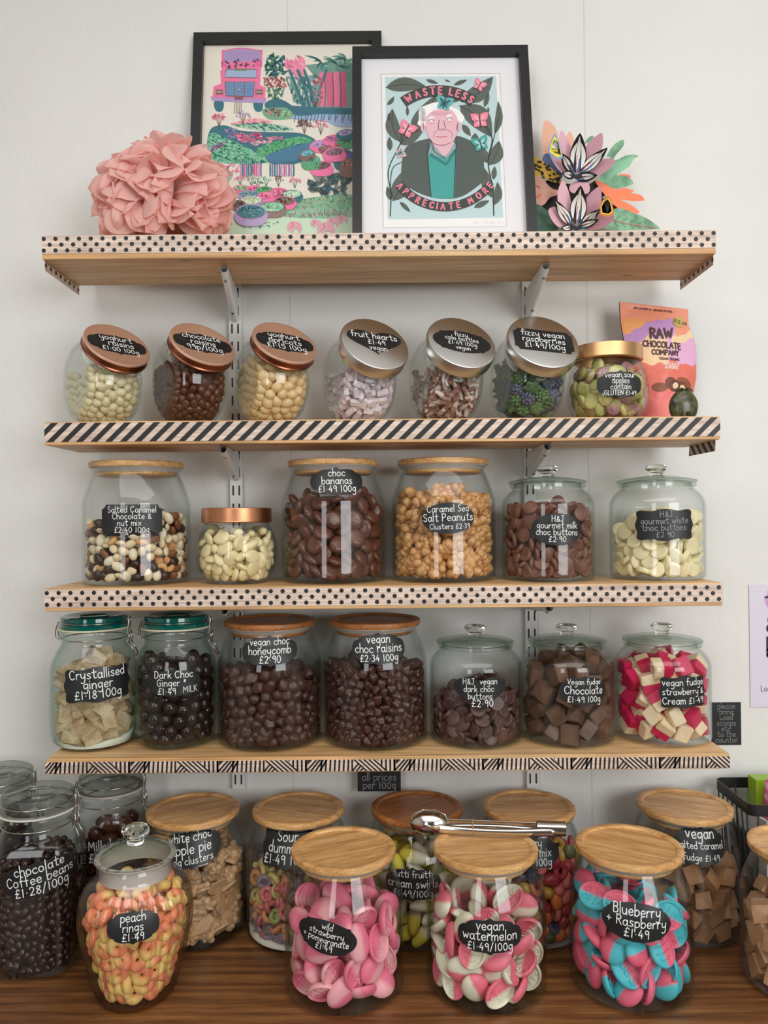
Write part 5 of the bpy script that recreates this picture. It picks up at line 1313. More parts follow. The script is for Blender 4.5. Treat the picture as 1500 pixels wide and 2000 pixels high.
# ================================================================== framed prints
class Art:
    """flat printed picture: coloured shapes laid on the sheet; shapes are given in coordinates of a study crop of the photo"""
    def __init__(s, to_px, p0, nrm, inv, seed=3):
        s.to_px, s.p0, s.n, s.inv = to_px, p0, nrm, inv; s.mb = MB(); s.r = random.Random(seed); s.clip = None
    def uv(s, x, y):
        p = s.inv @ at_plane(*s.to_px(x, y), s.p0, s.n); return p.x, p.z
    def ink(s, c): return M('ink_%02x%02x%02x' % c, c, rough=0.75, spec=0.2)
    def poly(s, pts, c, L=1, smooth=False):
        if smooth: pts = catmull(list(pts) + [pts[0]], 4)[:-1]
        q = [s.uv(*p) for p in pts]
        if s.clip: q = clip_rect(q, *s.clip)
        if len(q) < 3: return
        try: tri = tessellate_polygon([[Vector((a, b, 0)) for a, b in q]])
        except Exception: return
        s.mb.add([(a, -0.00012 * L, b) for a, b in q], tri, s.ink(c), False)
    def oval(s, cx, cy, rx, ry, c, L=1, rot=0.0, n=20):
        a = [(math.cos(t), math.sin(t)) for t in np.linspace(0, 2 * PI, n, endpoint=False)]
        ca, sa = math.cos(rot), math.sin(rot)
        s.poly([(cx + rx * u * ca - ry * v * sa, cy + rx * u * sa + ry * v * ca) for u, v in a], c, L)
    def line(s, pts, wd, c, L=1, smooth=True):
        pts = catmull(list(pts), 5) if smooth and len(pts) > 2 else list(pts)
        q = [s.uv(*p) for p in pts]
        if s.clip:
            q = [p for p in q if s.clip[0] < p[0] < s.clip[1] and s.clip[2] < p[1] < s.clip[3]]
            if len(q) < 2: return
        k = abs(s.uv(*pts[0])[0] - s.uv(pts[0][0] + 100, pts[0][1])[0]) / 100
        ribbon(s.mb, q, wd * k, lambda a, b: (a, -0.00012 * L, b), s.ink(c))
    def leaf(s, x0, y0, x1, y1, wd, c, L=1, vein=None, bend=0.0):
        dx, dy = x1 - x0, y1 - y0; d = math.hypot(dx, dy) or 1; nx, ny = -dy / d, dx / d
        up, dn = [], []
        for t in np.linspace(0, 1, 10):
            h = wd / 2 * math.sin(PI * t ** 0.85) ** 0.9; bx = bend * math.sin(PI * t)
            cx, cy = x0 + dx * t + nx * bx, y0 + dy * t + ny * bx
            up.append((cx + nx * h, cy + ny * h)); dn.append((cx - nx * h, cy - ny * h))
        s.poly(up + dn[-2:0:-1], c, L)
        if vein: s.line([(x0 + nx * 0, y0), ((x0 + x1) / 2 + nx * bend, (y0 + y1) / 2 + ny * bend), (x0 + dx * .93, y0 + dy * .93)], max(wd * .05, 3), vein, L + 1)
    def inside(s, pts, x, y):
        k = False
        for (x0, y0), (x1, y1) in zip(pts, pts[1:] + pts[:1]):
            if (y0 > y) != (y1 > y) and x < (x1 - x0) * (y - y0) / (y1 - y0) + x0: k = not k
        return k
    def dabs(s, pts, cols, n, ln, wd, L=2, ang=None, spread=0.5):
        xs = [p[0] for p in pts]; ys = [p[1] for p in pts]; k = 0; tries = 0
        while k < n and tries < n * 12:
            tries += 1
            x, y = s.r.uniform(min(xs), max(xs)), s.r.uniform(min(ys), max(ys))
            if not s.inside(pts, x, y): continue
            a = s.r.uniform(0, PI) if ang is None else ang + s.r.uniform(-spread, spread)
            l = ln * s.r.uniform(.7, 1.3)
            s.leaf(x - math.cos(a) * l / 2, y - math.sin(a) * l / 2, x + math.cos(a) * l / 2, y + math.sin(a) * l / 2, wd, s.r.choice(cols), L); k += 1
    def arc_text(s, txt, cx, cy, r, a0, a1, size, wd, c, L, flip=False):
        tot = textw(txt); x = 0.0
        for ch in txt:
            w_, st = glyph(ch)
            for k in st:
                if len(k) < 2: continue
                pts = []
                for px_, py_ in catmull(k, 4):
                    t = (x + w_ / 2) / tot; a = a0 + (a1 - a0) * t
                    lx, ly = (px_ - w_ / 2) * size, (py_ - 8.5) * size
                    if flip: ox, oy = cx + r * math.sin(a), cy + r * math.cos(a); tx, ty = math.cos(a), -math.sin(a); ux, uy = -math.sin(a), -math.cos(a)
                    else: ox, oy = cx + r * math.sin(a), cy - r * math.cos(a); tx, ty = math.cos(a), math.sin(a); ux, uy = math.sin(a), -math.cos(a)
                    pts.append((ox + tx * lx + ux * ly, oy + ty * lx + uy * ly))
                s.line(pts, wd, c, L, smooth=False)
            x += w_ + 1.6

BLACKFRAME = M('black_frame_lacquer', (30, 32, 33), rough=0.38)
def framed(label, pxs, ytop, ybot, mould, depth=0.024):
    """pxs: (left px, right px, top py) of the outer top edge at depth ytop; foot of the frame on the top shelf at depth ybot"""
    a = at(pxs[0], pxs[2], ytop); b = at(pxs[1], pxs[3], ytop)
    W = (b - a).length; xc = (a.x + b.x) / 2; zt = (a.z + b.z) / 2
    H = math.hypot(zt - Z1, ytop - ybot); lean = math.atan2(ytop - ybot, zt - Z1)
    t = thing('picture_frame', label, 'picture', (xc, ybot, Z1 + depth * math.sin(lean) + 0.0004))
    t.rotation_euler = (-lean, 0, 0)
    Mw = Matrix.Translation(t.location) @ Matrix.Rotation(-lean, 4, 'X')
    # local: x right, z up the frame, front face y = 0, back y = +depth
    mb = MB(); w2 = W / 2
    O = [(-w2, 0), (w2, 0), (w2, H), (-w2, H)]; I = [(-w2 + mould, mould), (w2 - mould, mould), (w2 - mould, H - mould), (-w2 + mould, H - mould)]
    v = [(x, 0, z) for x, z in O] + [(x, 0, z) for x, z in I] + [(x, depth, z) for x, z in O] + [(x, 0.012, z) for x, z in I]
    f = []
    for i in range(4):
        j = (i + 1) % 4
        f += [(i, j, 4 + j, 4 + i), (8 + i, 8 + j, j, i), (4 + i, 4 + j, 12 + j, 12 + i)]
    mb.add(v, f, BLACKFRAME, False); mb.box((-w2 + .001, 0.0145, 0.001), (w2 - .001, depth - 0.0005, H - 0.001), M('frame_back_board', (120, 96, 70), rough=.8))
    mb.build('frame_moulding', t, sharp=0)
    return t, W, H, mould, Mw
def glazing(t, W, H, mould):
    mb = MB(); mb.box((-W / 2 + mould, 0.0060, mould), (W / 2 - mould, 0.0072, H - mould), thin_glass('picture_glass', (0.97, 0.98, 0.98), (0.995, 0.996, 0.996), 3, 0.012))
    mb.build('glass_pane', t, sharp=0)
# ---- market print
fr, W_, H_, mo, Mw = framed('large black framed print of a pink lorry, gardens and market baskets, behind the other frame', (378, 745, 67.5, 63.5), -0.012, -0.072, 0.0175)
PAPER = M('warm_print_paper', (236, 230, 216), rough=.8)
mb = MB(); mb.box((-W_ / 2 + mo - .002, 0.0110, mo - .002), (W_ / 2 - mo + .002, 0.0140, H_ - mo + .002), PAPER)
mb.build('print_sheet', fr, sharp=0)
nr = (Mw.to_3x3() @ Vector((0, -1, 0))); p0 = Mw @ Vector((0, 0.0109, 0))
A = Art(lambda x, y: (360 + x * 400 / 1500, 50 + y * 430 / 1612), p0, nr, Mw.inverted(), 5)
A.clip = (-W_ / 2 + mo, W_ / 2 - mo, mo, H_ - mo)
PK, TE, GR, LG, LI, BR_, LB, DG_, CRM, MG = (244, 128, 172), (70, 120, 134), (104, 168, 128), (178, 218, 188), (182, 160, 204), (138, 112, 106), (166, 186, 220), (96, 128, 118), (238, 232, 218), (226, 96, 146)
# lorry
A.poly([(285, 185), (420, 165), (565, 185), (560, 300), (275, 300)], LI, 1); A.line([(285, 185), (420, 166), (565, 185)], 10, PK, 2)
A.line([(282, 185), (278, 300)], 14, PK, 2); A.line([(566, 185), (562, 300)], 14, PK, 2)
for x in range(310, 550, 18): A.line([(x, 195), (x - 3, 255)], 4, (160, 138, 188), 2)
A.poly([(270, 265), (565, 265), (555, 420), (285, 420)], PK, 2)
A.dabs([(290, 245), (550, 245), (545, 310), (295, 310)], [(104, 60, 90), (70, 90, 130), BR_, MG], 34, 22, 14, 4)
A.poly([(308, 322), (528, 322), (528, 384), (296, 380)], LB, 4); A.line([(308, 322), (528, 322), (528, 384), (296, 380), (308, 322)], 6, BR_, 5, False)
A.poly([(370, 318), (458, 318), (456, 332), (372, 332)], (120, 140, 100), 6)
A.poly([(262, 330), (560, 330), (552, 430), (595, 460), (590, 545), (205, 540), (215, 445), (270, 425)], PK, 1, False)
A.poly([(300, 415), (515, 415), (505, 525), (305, 515)], (128, 160, 200), 4); A.line([(300, 415), (515, 415), (505, 525), (305, 515), (300, 415)], 7, BR_, 5, False)
for y in range(430, 520, 14): A.line([(306, y), (508, y + 3)], 3, (80, 110, 150), 5, False)
for x in (366, 440): A.line([(x, 418), (x, 520)], 5, BR_, 5, False)
A.oval(402, 470, 22, 12, (150, 170, 205), 6); A.line([(380, 470), (402, 458), (424, 470), (402, 482), (380, 470)], 4, BR_, 7)
A.poly([(195, 520), (600, 530), (592, 570), (205, 552)], LI, 3); A.line([(195, 522), (600, 534)], 8, PK, 5)
for x in (258, 548): A.poly([(x - 26, 470), (x + 26, 470), (x + 26, 505), (x - 26, 505)], BR_, 5); A.line([(x - 20, 488), (x + 20, 488)], 4, CRM, 6)
for x in (252, 540): A.poly([(x - 32, 555), (x + 34, 558), (x + 26, 625), (x - 22, 622)], TE, 2, True)
A.poly([(366, 512), (432, 516), (430, 545), (368, 545)], (150, 96, 110), 6)
for x in range(372, 430, 12): A.line([(x, 560), (x - 6, 645)], 4, BR_, 4, False)
# trees behind the river
A.dabs([(585, 260), (640, 215), (730, 230), (745, 360), (600, 370)], [TE, (60, 108, 120), GR], 70, 46, 16, 3)
A.dabs([(580, 380), (730, 375), (745, 450), (590, 460)], [(236, 150, 150), (196, 110, 120), BR_], 90, 20, 12, 3)
A.dabs([(605, 460), (730, 455), (720, 545), (615, 540)], [DG_, (150, 180, 160), GR], 60, 24, 12, 3)
A.poly([(600, 560), (690, 535), (780, 580), (800, 620), (610, 610)], TE, 2, True)
A.poly([(580, 610), (690, 600), (760, 605), (810, 635), (790, 680), (640, 690), (582, 655)], (124, 176, 146), 3, True)
A.dabs([(590, 615), (715, 605), (705, 660), (600, 665)], [(230, 150, 150), BR_], 40, 18, 12, 5); A.dabs([(715, 620), (800, 625), (780, 675), (715, 680)], [(206, 226, 170), GR], 30, 24, 8, 5)
A.poly([(745, 250), (800, 270), (850, 225), (885, 260), (880, 330), (845, 390), (790, 350), (738, 300)], (246, 150, 176), 3, True)
A.dabs([(745, 250), (850, 225), (885, 300), (845, 380), (760, 330)], [PK, (250, 186, 190)], 26, 50, 12, 4, 0.7)
A.poly([(745, 380), (980, 360), (1240, 300), (1240, 620), (960, 620), (800, 560)], (136, 166, 160), 1)
A.dabs([(745, 380), (980, 360), (960, 600), (800, 560)], [TE, (90, 140, 140), GR, CRM], 110, 40, 12, 2, 1.2)
A.poly([(885, 290), (1240, 250), (1240, 420), (980, 400)], (120, 160, 146), 2)
for k in range(46):
    cx, cy = [(1010, 275), (1120, 290), (1190, 250)][k % 3]; a_ = A.r.uniform(0, 2 * PI); l_ = A.r.uniform(70, 140)
    A.leaf(cx, cy, cx + l_ * math.cos(a_), cy + abs(l_ * .55 * math.sin(a_)) - 50 + A.r.uniform(-20, 40), 13, A.r.choice([(104, 160, 146), (150, 196, 170), (84, 136, 134)]), 5, bend=14)
for x0, x1, y1 in ((770, 870, 590), (880, 960, 610), (1040, 960, 590), (830, 930, 650)): A.line([(x0, 330), ((x0 + x1) / 2, 450), (x1, y1)], 20, TE, 5)
for x in (1010, 1060, 1110, 1160): A.poly([(x - 22, 350), (x + 22, 335), (x + 30, 590), (x - 8, 600)], [(238, 130, 166), (220, 110, 140)][(x // 50) % 2], 4)
for x in (1025, 1085, 1140): A.line([(x, 350), (x + 8, 480), (x + 4, 600)], 7, (150, 80, 110), 6)
A.dabs([(940, 390), (1010, 380), (1010, 590), (960, 590)], [(214, 130, 140), (190, 110, 120)], 40, 22, 16, 6)
A.poly([(760, 590), (960, 600), (1240, 610), (1240, 650), (1000, 650), (830, 660)], TE, 6, True)
A.poly([(770, 680), (960, 640), (1240, 650), (1240, 735), (1120, 740), (1020, 700)], LB, 5, True)
for x in range(820, 1230, 24): A.line([(x, 640), (x - 12 + A.r.uniform(-14, 14), 690 + A.r.uniform(-10, 25))], 6, TE, 7, False)
# fields
A.poly([(185, 770), (290, 730), (420, 770), (640, 780), (860, 790), (980, 870), (860, 1000), (680, 1010), (560, 960), (200, 960)], TE, 1, True)
pinkhill = [(340, 720), (480, 680), (600, 690), (640, 710), (400, 728)]; A.poly(pinkhill, (246, 178, 184), 2, True); A.dabs(pinkhill, [(236, 130, 160), (250, 200, 200)], 50, 22, 9, 3, 0.3)
gh = [(350, 730), (520, 712), (700, 728), (800, 765), (600, 772)]; A.poly(gh, (170, 212, 182), 3, True); A.dabs(gh, [TE, GR], 70, 24, 8, 4, 0.4)
gl = [(190, 790), (300, 820), (470, 900), (610, 990), (580, 1008), (250, 1005), (170, 930)]; A.poly(gl, (120, 190, 156), 3, True); A.dabs(gl, [(60, 130, 108), (176, 226, 190), (70, 140, 120)], 240, 24, 9, 4, 0.4)
gr2 = [(540, 900), (700, 840), (860, 815), (940, 850), (800, 890), (620, 960), (550, 950)]; A.poly(gr2, (96, 172, 124), 4, True); A.dabs(gr2, [(60, 136, 92), (130, 200, 150)], 130, 18, 8, 5, 0.6)
A.poly([(600, 960), (720, 900), (930, 860), (900, 960), (700, 1012), (630, 1005)], (84, 130, 160), 5, True)
A.dabs([(180, 900), (310, 840), (320, 860), (190, 930)], [(140, 90, 130), LI], 50, 18, 10, 5); A.dabs([(370, 790), (560, 790), (570, 835), (440, 855), (380, 835)], [PK, (250, 170, 190), MG], 80, 26, 12, 5, .2); A.dabs([(300, 760), (380, 760), (370, 830), (310, 810)], [LI, (130, 110, 160)], 26, 24, 9, 5)
A.dabs([(590, 815), (730, 815), (720, 838), (600, 838)], [PK, (250, 190, 200)], 24, 28, 9, 5, 0); A.dabs([(470, 850), (660, 845), (540, 885)], [(246, 190, 200)], 14, 40, 14, 5, 0)
for cx, cy, c_, n_ in ((255, 690, (244, 150, 170), 50), (880, 740, BR_, 60), (1000, 745, (246, 160, 186), 34), (430, 670, LI, 16)):
    for k in range(n_):
        a_ = A.r.uniform(-PI, 0); l_ = A.r.uniform(15, 60); A.leaf(cx + l_ * .9 * math.cos(a_) * .8, cy + l_ * math.sin(a_) * .8, cx + l_ * 1.1 * math.cos(a_), cy + l_ * math.sin(a_), 13, c_, 7)
    for k in range(3): A.line([(cx + (k - 1) * 24, cy - 30), (cx, cy + 55)], 5, BR_, 6, False)
# sacks at the right
for i, (cx, cy, rx, ry, rim, inn) in enumerate(((985, 870, 60, 30, PK, LI), (1090, 830, 70, 28, PK, (186, 110, 150)), (1180, 790, 60, 26, TE, LI), (900, 940, 55, 28, BR_, (110, 180, 190)), (1050, 890, 60, 26, BR_, (150, 120, 120)), (1170, 850, 60, 26, GR, (96, 150, 110)), (930, 990, 65, 34, GR, (110, 180, 150)), (1100, 930, 76, 34, PK, (140, 110, 120)), (1170, 960, 70, 50, TE, (110, 100, 150)), (1005, 1030, 78, 36, PK, (120, 86, 90)), (1200, 1020, 60, 46, BR_, (150, 120, 110)))):
    L0 = 8 + (i % 4) * 3
    A.poly([(cx - rx, cy), (cx + rx, cy), (cx + rx * .85, cy + ry * 1.9), (cx - rx * .8, cy + ry * 1.9)], rim, L0, True); A.oval(cx, cy, rx, ry, rim, L0 + 1, -.15); A.oval(cx, cy, rx * .84, ry * .76, inn, L0 + 2, -.15)
    A.dabs([(cx - rx * .6, cy - ry * .5), (cx + rx * .6, cy - ry * .5), (cx + rx * .6, cy + ry * .5), (cx - rx * .6, cy + ry * .5)], [tuple(max(0, c - 40) for c in inn), tuple(min(255, c + 40) for c in inn)], 22, 12, 8, L0 + 3)
# hanging threads
for x in list(range(412, 572, 15)) + list(range(630, 815, 17)): A.line([(x, 1015), (x + A.r.uniform(-3, 3), 1060), (x, 1102)], 11, A.r.choice([LI, MG, (150, 110, 150), TE, (130, 130, 180)]), 4); A.line([(x, 995), (x, 1018)], 4, TE, 5, False)
A.dabs([(170, 1010), (400, 1020), (400, 1110), (250, 1090)], [(246, 170, 180), PK, LI], 40, 34, 12, 3)
# flowers and baskets
for cx, cy, c_ in ((410, 1130, PK), (490, 1135, (170, 190, 160)), (540, 1155, GR), (600, 1140, LG), (690, 1140, BR_), (810, 1150, PK), (320, 1120, LB)):
    for k in range(22):
        a_ = A.r.uniform(-PI, 0); l_ = A.r.uniform(12, 52); A.leaf(cx + l_ * .7 * math.cos(a_), cy + l_ * .7 * math.sin(a_), cx + l_ * math.cos(a_), cy + l_ * math.sin(a_), 11, c_, 5)
    for k in range(3): A.line([(cx + (k - 1) * 22, cy - 22), (cx, cy + 40)], 4, DG_, 4, False)
for i, (cx, cy, rx, ry, rim, inn) in enumerate(((420, 1190, 60, 24, PK, (170, 200, 160)), (510, 1190, 50, 20, PK, PK), (480, 1235, 80, 26, LI, (120, 160, 170)), (590, 1200, 60, 20, GR, (96, 160, 110)), (690, 1225, 70, 34, MG, (220, 120, 150)), (595, 1250, 60, 28, PK, (244, 130, 166)), (790, 1240, 72, 32, TE, (190, 220, 190)), (490, 1285, 84, 34, LI, (210, 226, 190)), (735, 1290, 80, 34, PK, (126, 104, 96)), (400, 1310, 50, 26, BR_, (120, 104, 100)), (645, 1335, 96, 40, BR_, (150, 204, 170)), (490, 1370, 110, 56, LI, (76, 130, 140)))):
    L0 = 8 + i * 2
    A.poly([(cx - rx, cy), (cx + rx, cy), (cx + rx * .75, cy + ry * 1.7), (cx - rx * .75, cy + ry * 1.7)], rim, L0, True); A.oval(cx, cy, rx, ry, rim, L0); A.oval(cx, cy, rx * .9, ry * .84, inn, L0 + 1)
    A.dabs([(cx - rx * .65, cy - ry * .6), (cx + rx * .65, cy - ry * .6), (cx + rx * .65, cy + ry * .6), (cx - rx * .65, cy + ry * .6)], [tuple(max(0, c - 50) for c in inn), tuple(min(255, c + 45) for c in inn)], int(rx * .55), 13, 8, L0 + 2)
# leaves heap, meadow and elephants
A.dabs([(900, 1160), (1010, 1085), (1180, 1095), (1225, 1150), (1160, 1240), (960, 1240)], [(136, 142, 140), (110, 130, 128), (150, 150, 146), TE], 46, 74, 34, 4)
md = [(735, 1400), (800, 1330), (860, 1275), (960, 1255), (1240, 1240), (1240, 1400)]; A.poly(md, (136, 186, 154), 2, True); A.dabs(md, [(90, 140, 112), (228, 170, 160), (180, 214, 180)], 200, 16, 8, 4, 1.2); A.dabs([(740, 1380), (1230, 1345), (1230, 1400), (740, 1405)], [DG_, BR_], 60, 34, 6, 5, 1.4, .4)
A.poly([(330, 1410), (560, 1420), (760, 1400), (1240, 1390), (1240, 1560), (250, 1560), (280, 1500)], (198, 222, 194), 1, True)
for cx, cy, s_ in ((810, 1475, 1.0), (965, 1450, .72), (1040, 1490, 1.2), (1090, 1440, .8), (1160, 1420, .75)):
    c_ = (222, 158, 172)
    A.poly([(cx - 52 * s_, cy + 30 * s_), (cx - 56 * s_, cy - 10 * s_), (cx - 36 * s_, cy - 36 * s_), (cx, cy - 40 * s_), (cx + 44 * s_, cy - 26 * s_), (cx + 52 * s_, cy + 10 * s_), (cx + 46 * s_, cy + 40 * s_), (cx + 28 * s_, cy + 40 * s_), (cx + 24 * s_, cy + 14 * s_), (cx - 6 * s_, cy + 14 * s_), (cx - 8 * s_, cy + 40 * s_), (cx - 28 * s_, cy + 40 * s_), (cx - 32 * s_, cy + 10 * s_), (cx - 44 * s_, cy + 34 * s_)], c_, 6 + int(s_ * 5), False)
    A.line([(cx - 22 * s_, cy - 30 * s_), (cx - 10 * s_, cy - 8 * s_), (cx - 26 * s_, cy + 4 * s_)], 4, (150, 96, 120), 14)
A.dabs([(420, 1455), (700, 1435), (640, 1480), (440, 1490)], [TE, (96, 150, 150)], 30, 18, 8, 4, .1)
A.mb.build('printed_picture', fr, Vector((0, 0.0109, 0)), sharp=0, fix=False)
glazing(fr, W_, H_, mo)

# ---- portrait print
fr, W_, H_, mo, Mw = framed('smaller black framed print of a white-haired man among leaves and butterflies, in front', (688, 1031, 96, 93), -0.055, -0.128, 0.0158)
mb = MB(); mb.box((-W_ / 2 + mo - .002, 0.0110, mo - .002), (W_ / 2 - mo + .002, 0.0140, H_ - mo + .002), M('white_mount_board', (238, 236, 240), rough=.85)); mb.build('mount_board', fr, sharp=0)
nr = (Mw.to_3x3() @ Vector((0, -1, 0))); p0 = Mw @ Vector((0, 0.0109, 0))
A = Art(lambda x, y: (680 + x * 380 / 1500, 80 + y * 390 / 1539), p0, nr, Mw.inverted(), 9)
A.clip = (-W_ / 2 + mo, W_ / 2 - mo, mo, H_ - mo)
A.line([(255, 255), (1170, 250), (1220, 1430), (270, 1440), (255, 255)], 7, (206, 202, 198), 1, False)
A.poly([(260, 258), (1168, 253), (1217, 1428), (272, 1438)], (244, 243, 242), 1)
A.poly([(285, 280), (1140, 272), (1195, 1362), (305, 1376)], (196, 220, 222), 2)
LF, LV, PN_, PL, TQ, JK = (100, 108, 100), (70, 78, 74), (246, 142, 164), (236, 190, 200), (80, 168, 162), (92, 100, 96)
for q in ((290, 360, 600, 350, 110, -20), (600, 350, 430, 480, 0, 0)):
    if q[4]: A.leaf(*q[:5], LF, 3, LV, q[5])
for x0, y0, x1, y1, wd, bd in ((480, 660, 680, 415, 130, 30), (400, 780, 340, 520, 110, -30), (870, 470, 1118, 275, 130, 30), (860, 500, 1110, 745, 170, -40), (600, 300, 695, 330, 30, 0), (815, 340, 920, 300, 34, 0), (745, 300, 788, 318, 16, 0), (300, 495, 355, 428, 34, 6), (458, 580, 455, 500, 26, 0), (1050, 510, 1085, 400, 40, 0), (1082, 552, 1078, 508, 18, 0), (316, 620, 312, 555, 24, 0), (880, 645, 945, 735, 50, 0), (322, 848, 318, 738, 46, 0), (1120, 1070, 1130, 965, 44, 0), (398, 1240, 482, 1322, 36, 0), (970, 1285, 1090, 1230, 46, 0), (400, 800, 590, 670, 130, -20), (345, 1235, 440, 990, 140, 20), (330, 1230, 300, 1120, 50, 0), (1085, 960, 1165, 770, 110, 20), (1075, 940, 1010, 800, 90, -10), (1120, 1270, 1150, 1085, 70, 20), (1110, 1210, 1050, 980, 90, -10), (975, 790, 980, 710, 60, 0), (1130, 720, 1155, 460, 60, 20), (860, 460, 700, 420, 60, 0)):
    A.leaf(x0, y0, x1, y1, wd, LF, 3, LV, bd)
A.line([(325, 1352), (330, 1180), (310, 1000), (390, 820), (470, 640)], 9, LV, 4); A.line([(325, 1180), (340, 990), (420, 930)], 7, LV, 4)
A.line([(1122, 1345), (1115, 1150), (1078, 930), (1110, 760), (1060, 640)], 10, LV, 4); A.line([(1078, 930), (1130, 720), (1155, 600)], 7, LV, 4)
# man
A.poly([(412, 960), (440, 830), (520, 780), (640, 752), (820, 730), (960, 780), (1030, 850), (1050, 1000), (1050, 1070), (960, 1150), (860, 1205), (740, 1218), (620, 1200), (500, 1150), (418, 1080)], JK, 6, True)
A.poly([(615, 870), (640, 790), (820, 760), (835, 840), (820, 1210), (740, 1218), (640, 1208)], TQ, 7)
A.poly([(640, 760), (820, 750), (835, 840), (770, 920), (745, 900), (620, 880)], (150, 176, 178), 8)
A.poly([(655, 780), (805, 775), (800, 820), (745, 890), (690, 840)], PL, 9, True)
A.line([(640, 880), (755, 955), (825, 850)], 26, (60, 136, 132), 10, False); A.line([(618, 800), (612, 900), (640, 1205)], 6, LV, 10); A.line([(832, 780), (828, 900), (815, 1205)], 6, LV, 10)
A.line([(640, 770), (660, 850), (745, 905)], 5, LV, 11); A.line([(815, 770), (835, 830), (765, 905)], 5, LV, 11)
A.poly([(545, 600), (550, 530), (600, 500), (690, 475), (770, 505), (840, 530), (895, 590), (880, 625), (850, 640), (560, 660)], (248, 248, 248), 11, True)
for k in range(9): A.leaf(600, 540 + k * 9, 540 + A.r.uniform(-4, 14), 515 + k * 14, 12, (248, 248, 248), 11)
A.poly([(596, 640), (600, 590), (660, 540), (730, 528), (800, 540), (840, 600), (848, 680), (830, 740), (790, 790), (730, 808), (660, 790), (618, 740)], PL, 12, True)
A.oval(576, 668, 18, 38, PL, 12); A.oval(853, 660, 16, 40, PL, 12)
for y in (552, 562, 572): A.line([(640, y + 4), (720, y), (790, y + 4)], 3, (206, 140, 152), 13)
A.leaf(618, 606, 668, 592, 20, (246, 246, 246), 14, None, -4); A.leaf(755, 590, 806, 578, 22, (246, 246, 246), 14, None, -4)
for x, y in ((640, 622), (782, 610)): A.oval(x, y, 20, 10, (246, 240, 240), 14); A.line([(x - 22, y), (x, y - 11), (x + 22, y)], 4, (110, 80, 90), 15); A.line([(x - 18, y + 14), (x, y + 20), (x + 18, y + 14)], 2.5, (200, 140, 152), 15)
A.line([(700, 615), (695, 680), (712, 690), (724, 682), (740, 692), (750, 678), (735, 620)], 4, (100, 70, 84), 15)
A.line([(680, 742), (720, 746), (762, 740)], 6, (214, 92, 116), 15); A.line([(690, 690), (665, 715), (658, 755)], 3, (150, 104, 120), 15); A.line([(760, 690), (800, 715), (796, 752)], 3, (150, 104, 120), 15)
A.line([(632, 760), (660, 795), (730, 808), (795, 785)], 3, (130, 90, 104), 15); A.line([(655, 800), (662, 850)], 3, (130, 90, 104), 15); A.line([(840, 650), (838, 700)], 4, (100, 70, 84), 15); A.line([(578, 640), (584, 690)], 4, (100, 70, 84), 15)
# banners
arc = lambda cx, cy, r0, r1, a0, a1: [(cx + r0 * math.sin(a), cy - r0 * math.cos(a)) for a in np.linspace(a0, a1, 24)] + [(cx + r1 * math.sin(a), cy - r1 * math.cos(a)) for a in np.linspace(a1, a0, 24)]
A.poly(arc(700, 860, 515, 430, -.62, .60), (74, 78, 76), 12); A.arc_text('WASTE LESS', 700, 860, 473, -.60, .60, 3.1, 14, PN_, 16)
arcd = lambda cx, cy, r0, r1, a0, a1: [(cx + r0 * math.sin(a), cy + r0 * math.cos(a)) for a in np.linspace(a0, a1, 30)] + [(cx + r1 * math.sin(a), cy + r1 * math.cos(a)) for a in np.linspace(a1, a0, 30)]
A.poly(arcd(745, 830, 485, 415, -.90, .90), (74, 78, 76), 12); A.arc_text('APPRECIATE MORE', 745, 830, 450, -.93, .93, 2.7, 12, PN_, 16, flip=True)
def moth(cx, cy, s_, rot, c_, c2, L=17):
    for sx in (-1, 1):
        for ang, ln, wd in ((-.7, 90, 62), (.75, 66, 52)):
            a_ = rot + (ang if sx > 0 else PI - ang)
            A.leaf(cx, cy, cx + ln * s_ * math.cos(a_), cy + ln * s_ * math.sin(a_), wd * s_, c_, L)
            A.leaf(cx, cy, cx + ln * .7 * s_ * math.cos(a_), cy + ln * .7 * s_ * math.sin(a_), wd * .35 * s_, c2, L + 1)
    A.line([(cx + 34 * s_ * math.sin(rot), cy - 34 * s_ * math.cos(rot)), (cx - 36 * s_ * math.sin(rot), cy + 36 * s_ * math.cos(rot))], 8 * s_ + 2, (60, 70, 70), L + 2, False)
moth(450, 690, 1.0, .5, PN_, (250, 180, 196)); moth(1010, 350, .72, .5, PN_, (250, 180, 196)); moth(1015, 620, 1.0, -.1, PN_, (250, 180, 196)); moth(1020, 800, .95, -.3, TQ, (170, 216, 212)); moth(400, 870, .62, 1.1, PL, TQ)
moth(740, 490, .95, 0.25, (110, 186, 186), (60, 110, 120), 19)
for k, (x0, wv) in enumerate(((960, 22), (1035, 18), (1090, 22), (1150, 12))): A.line([(x0, 1405), (x0 + 14, 1390), (x0 + 18, 1412), (x0 + 34, 1396), (x0 + 50, 1408)], 2, (214, 214, 216), 6)
A.mb.build('printed_picture', fr, Vector((0, 0.0109, 0)), sharp=0, fix=False)
glazing(fr, W_, H_, mo)

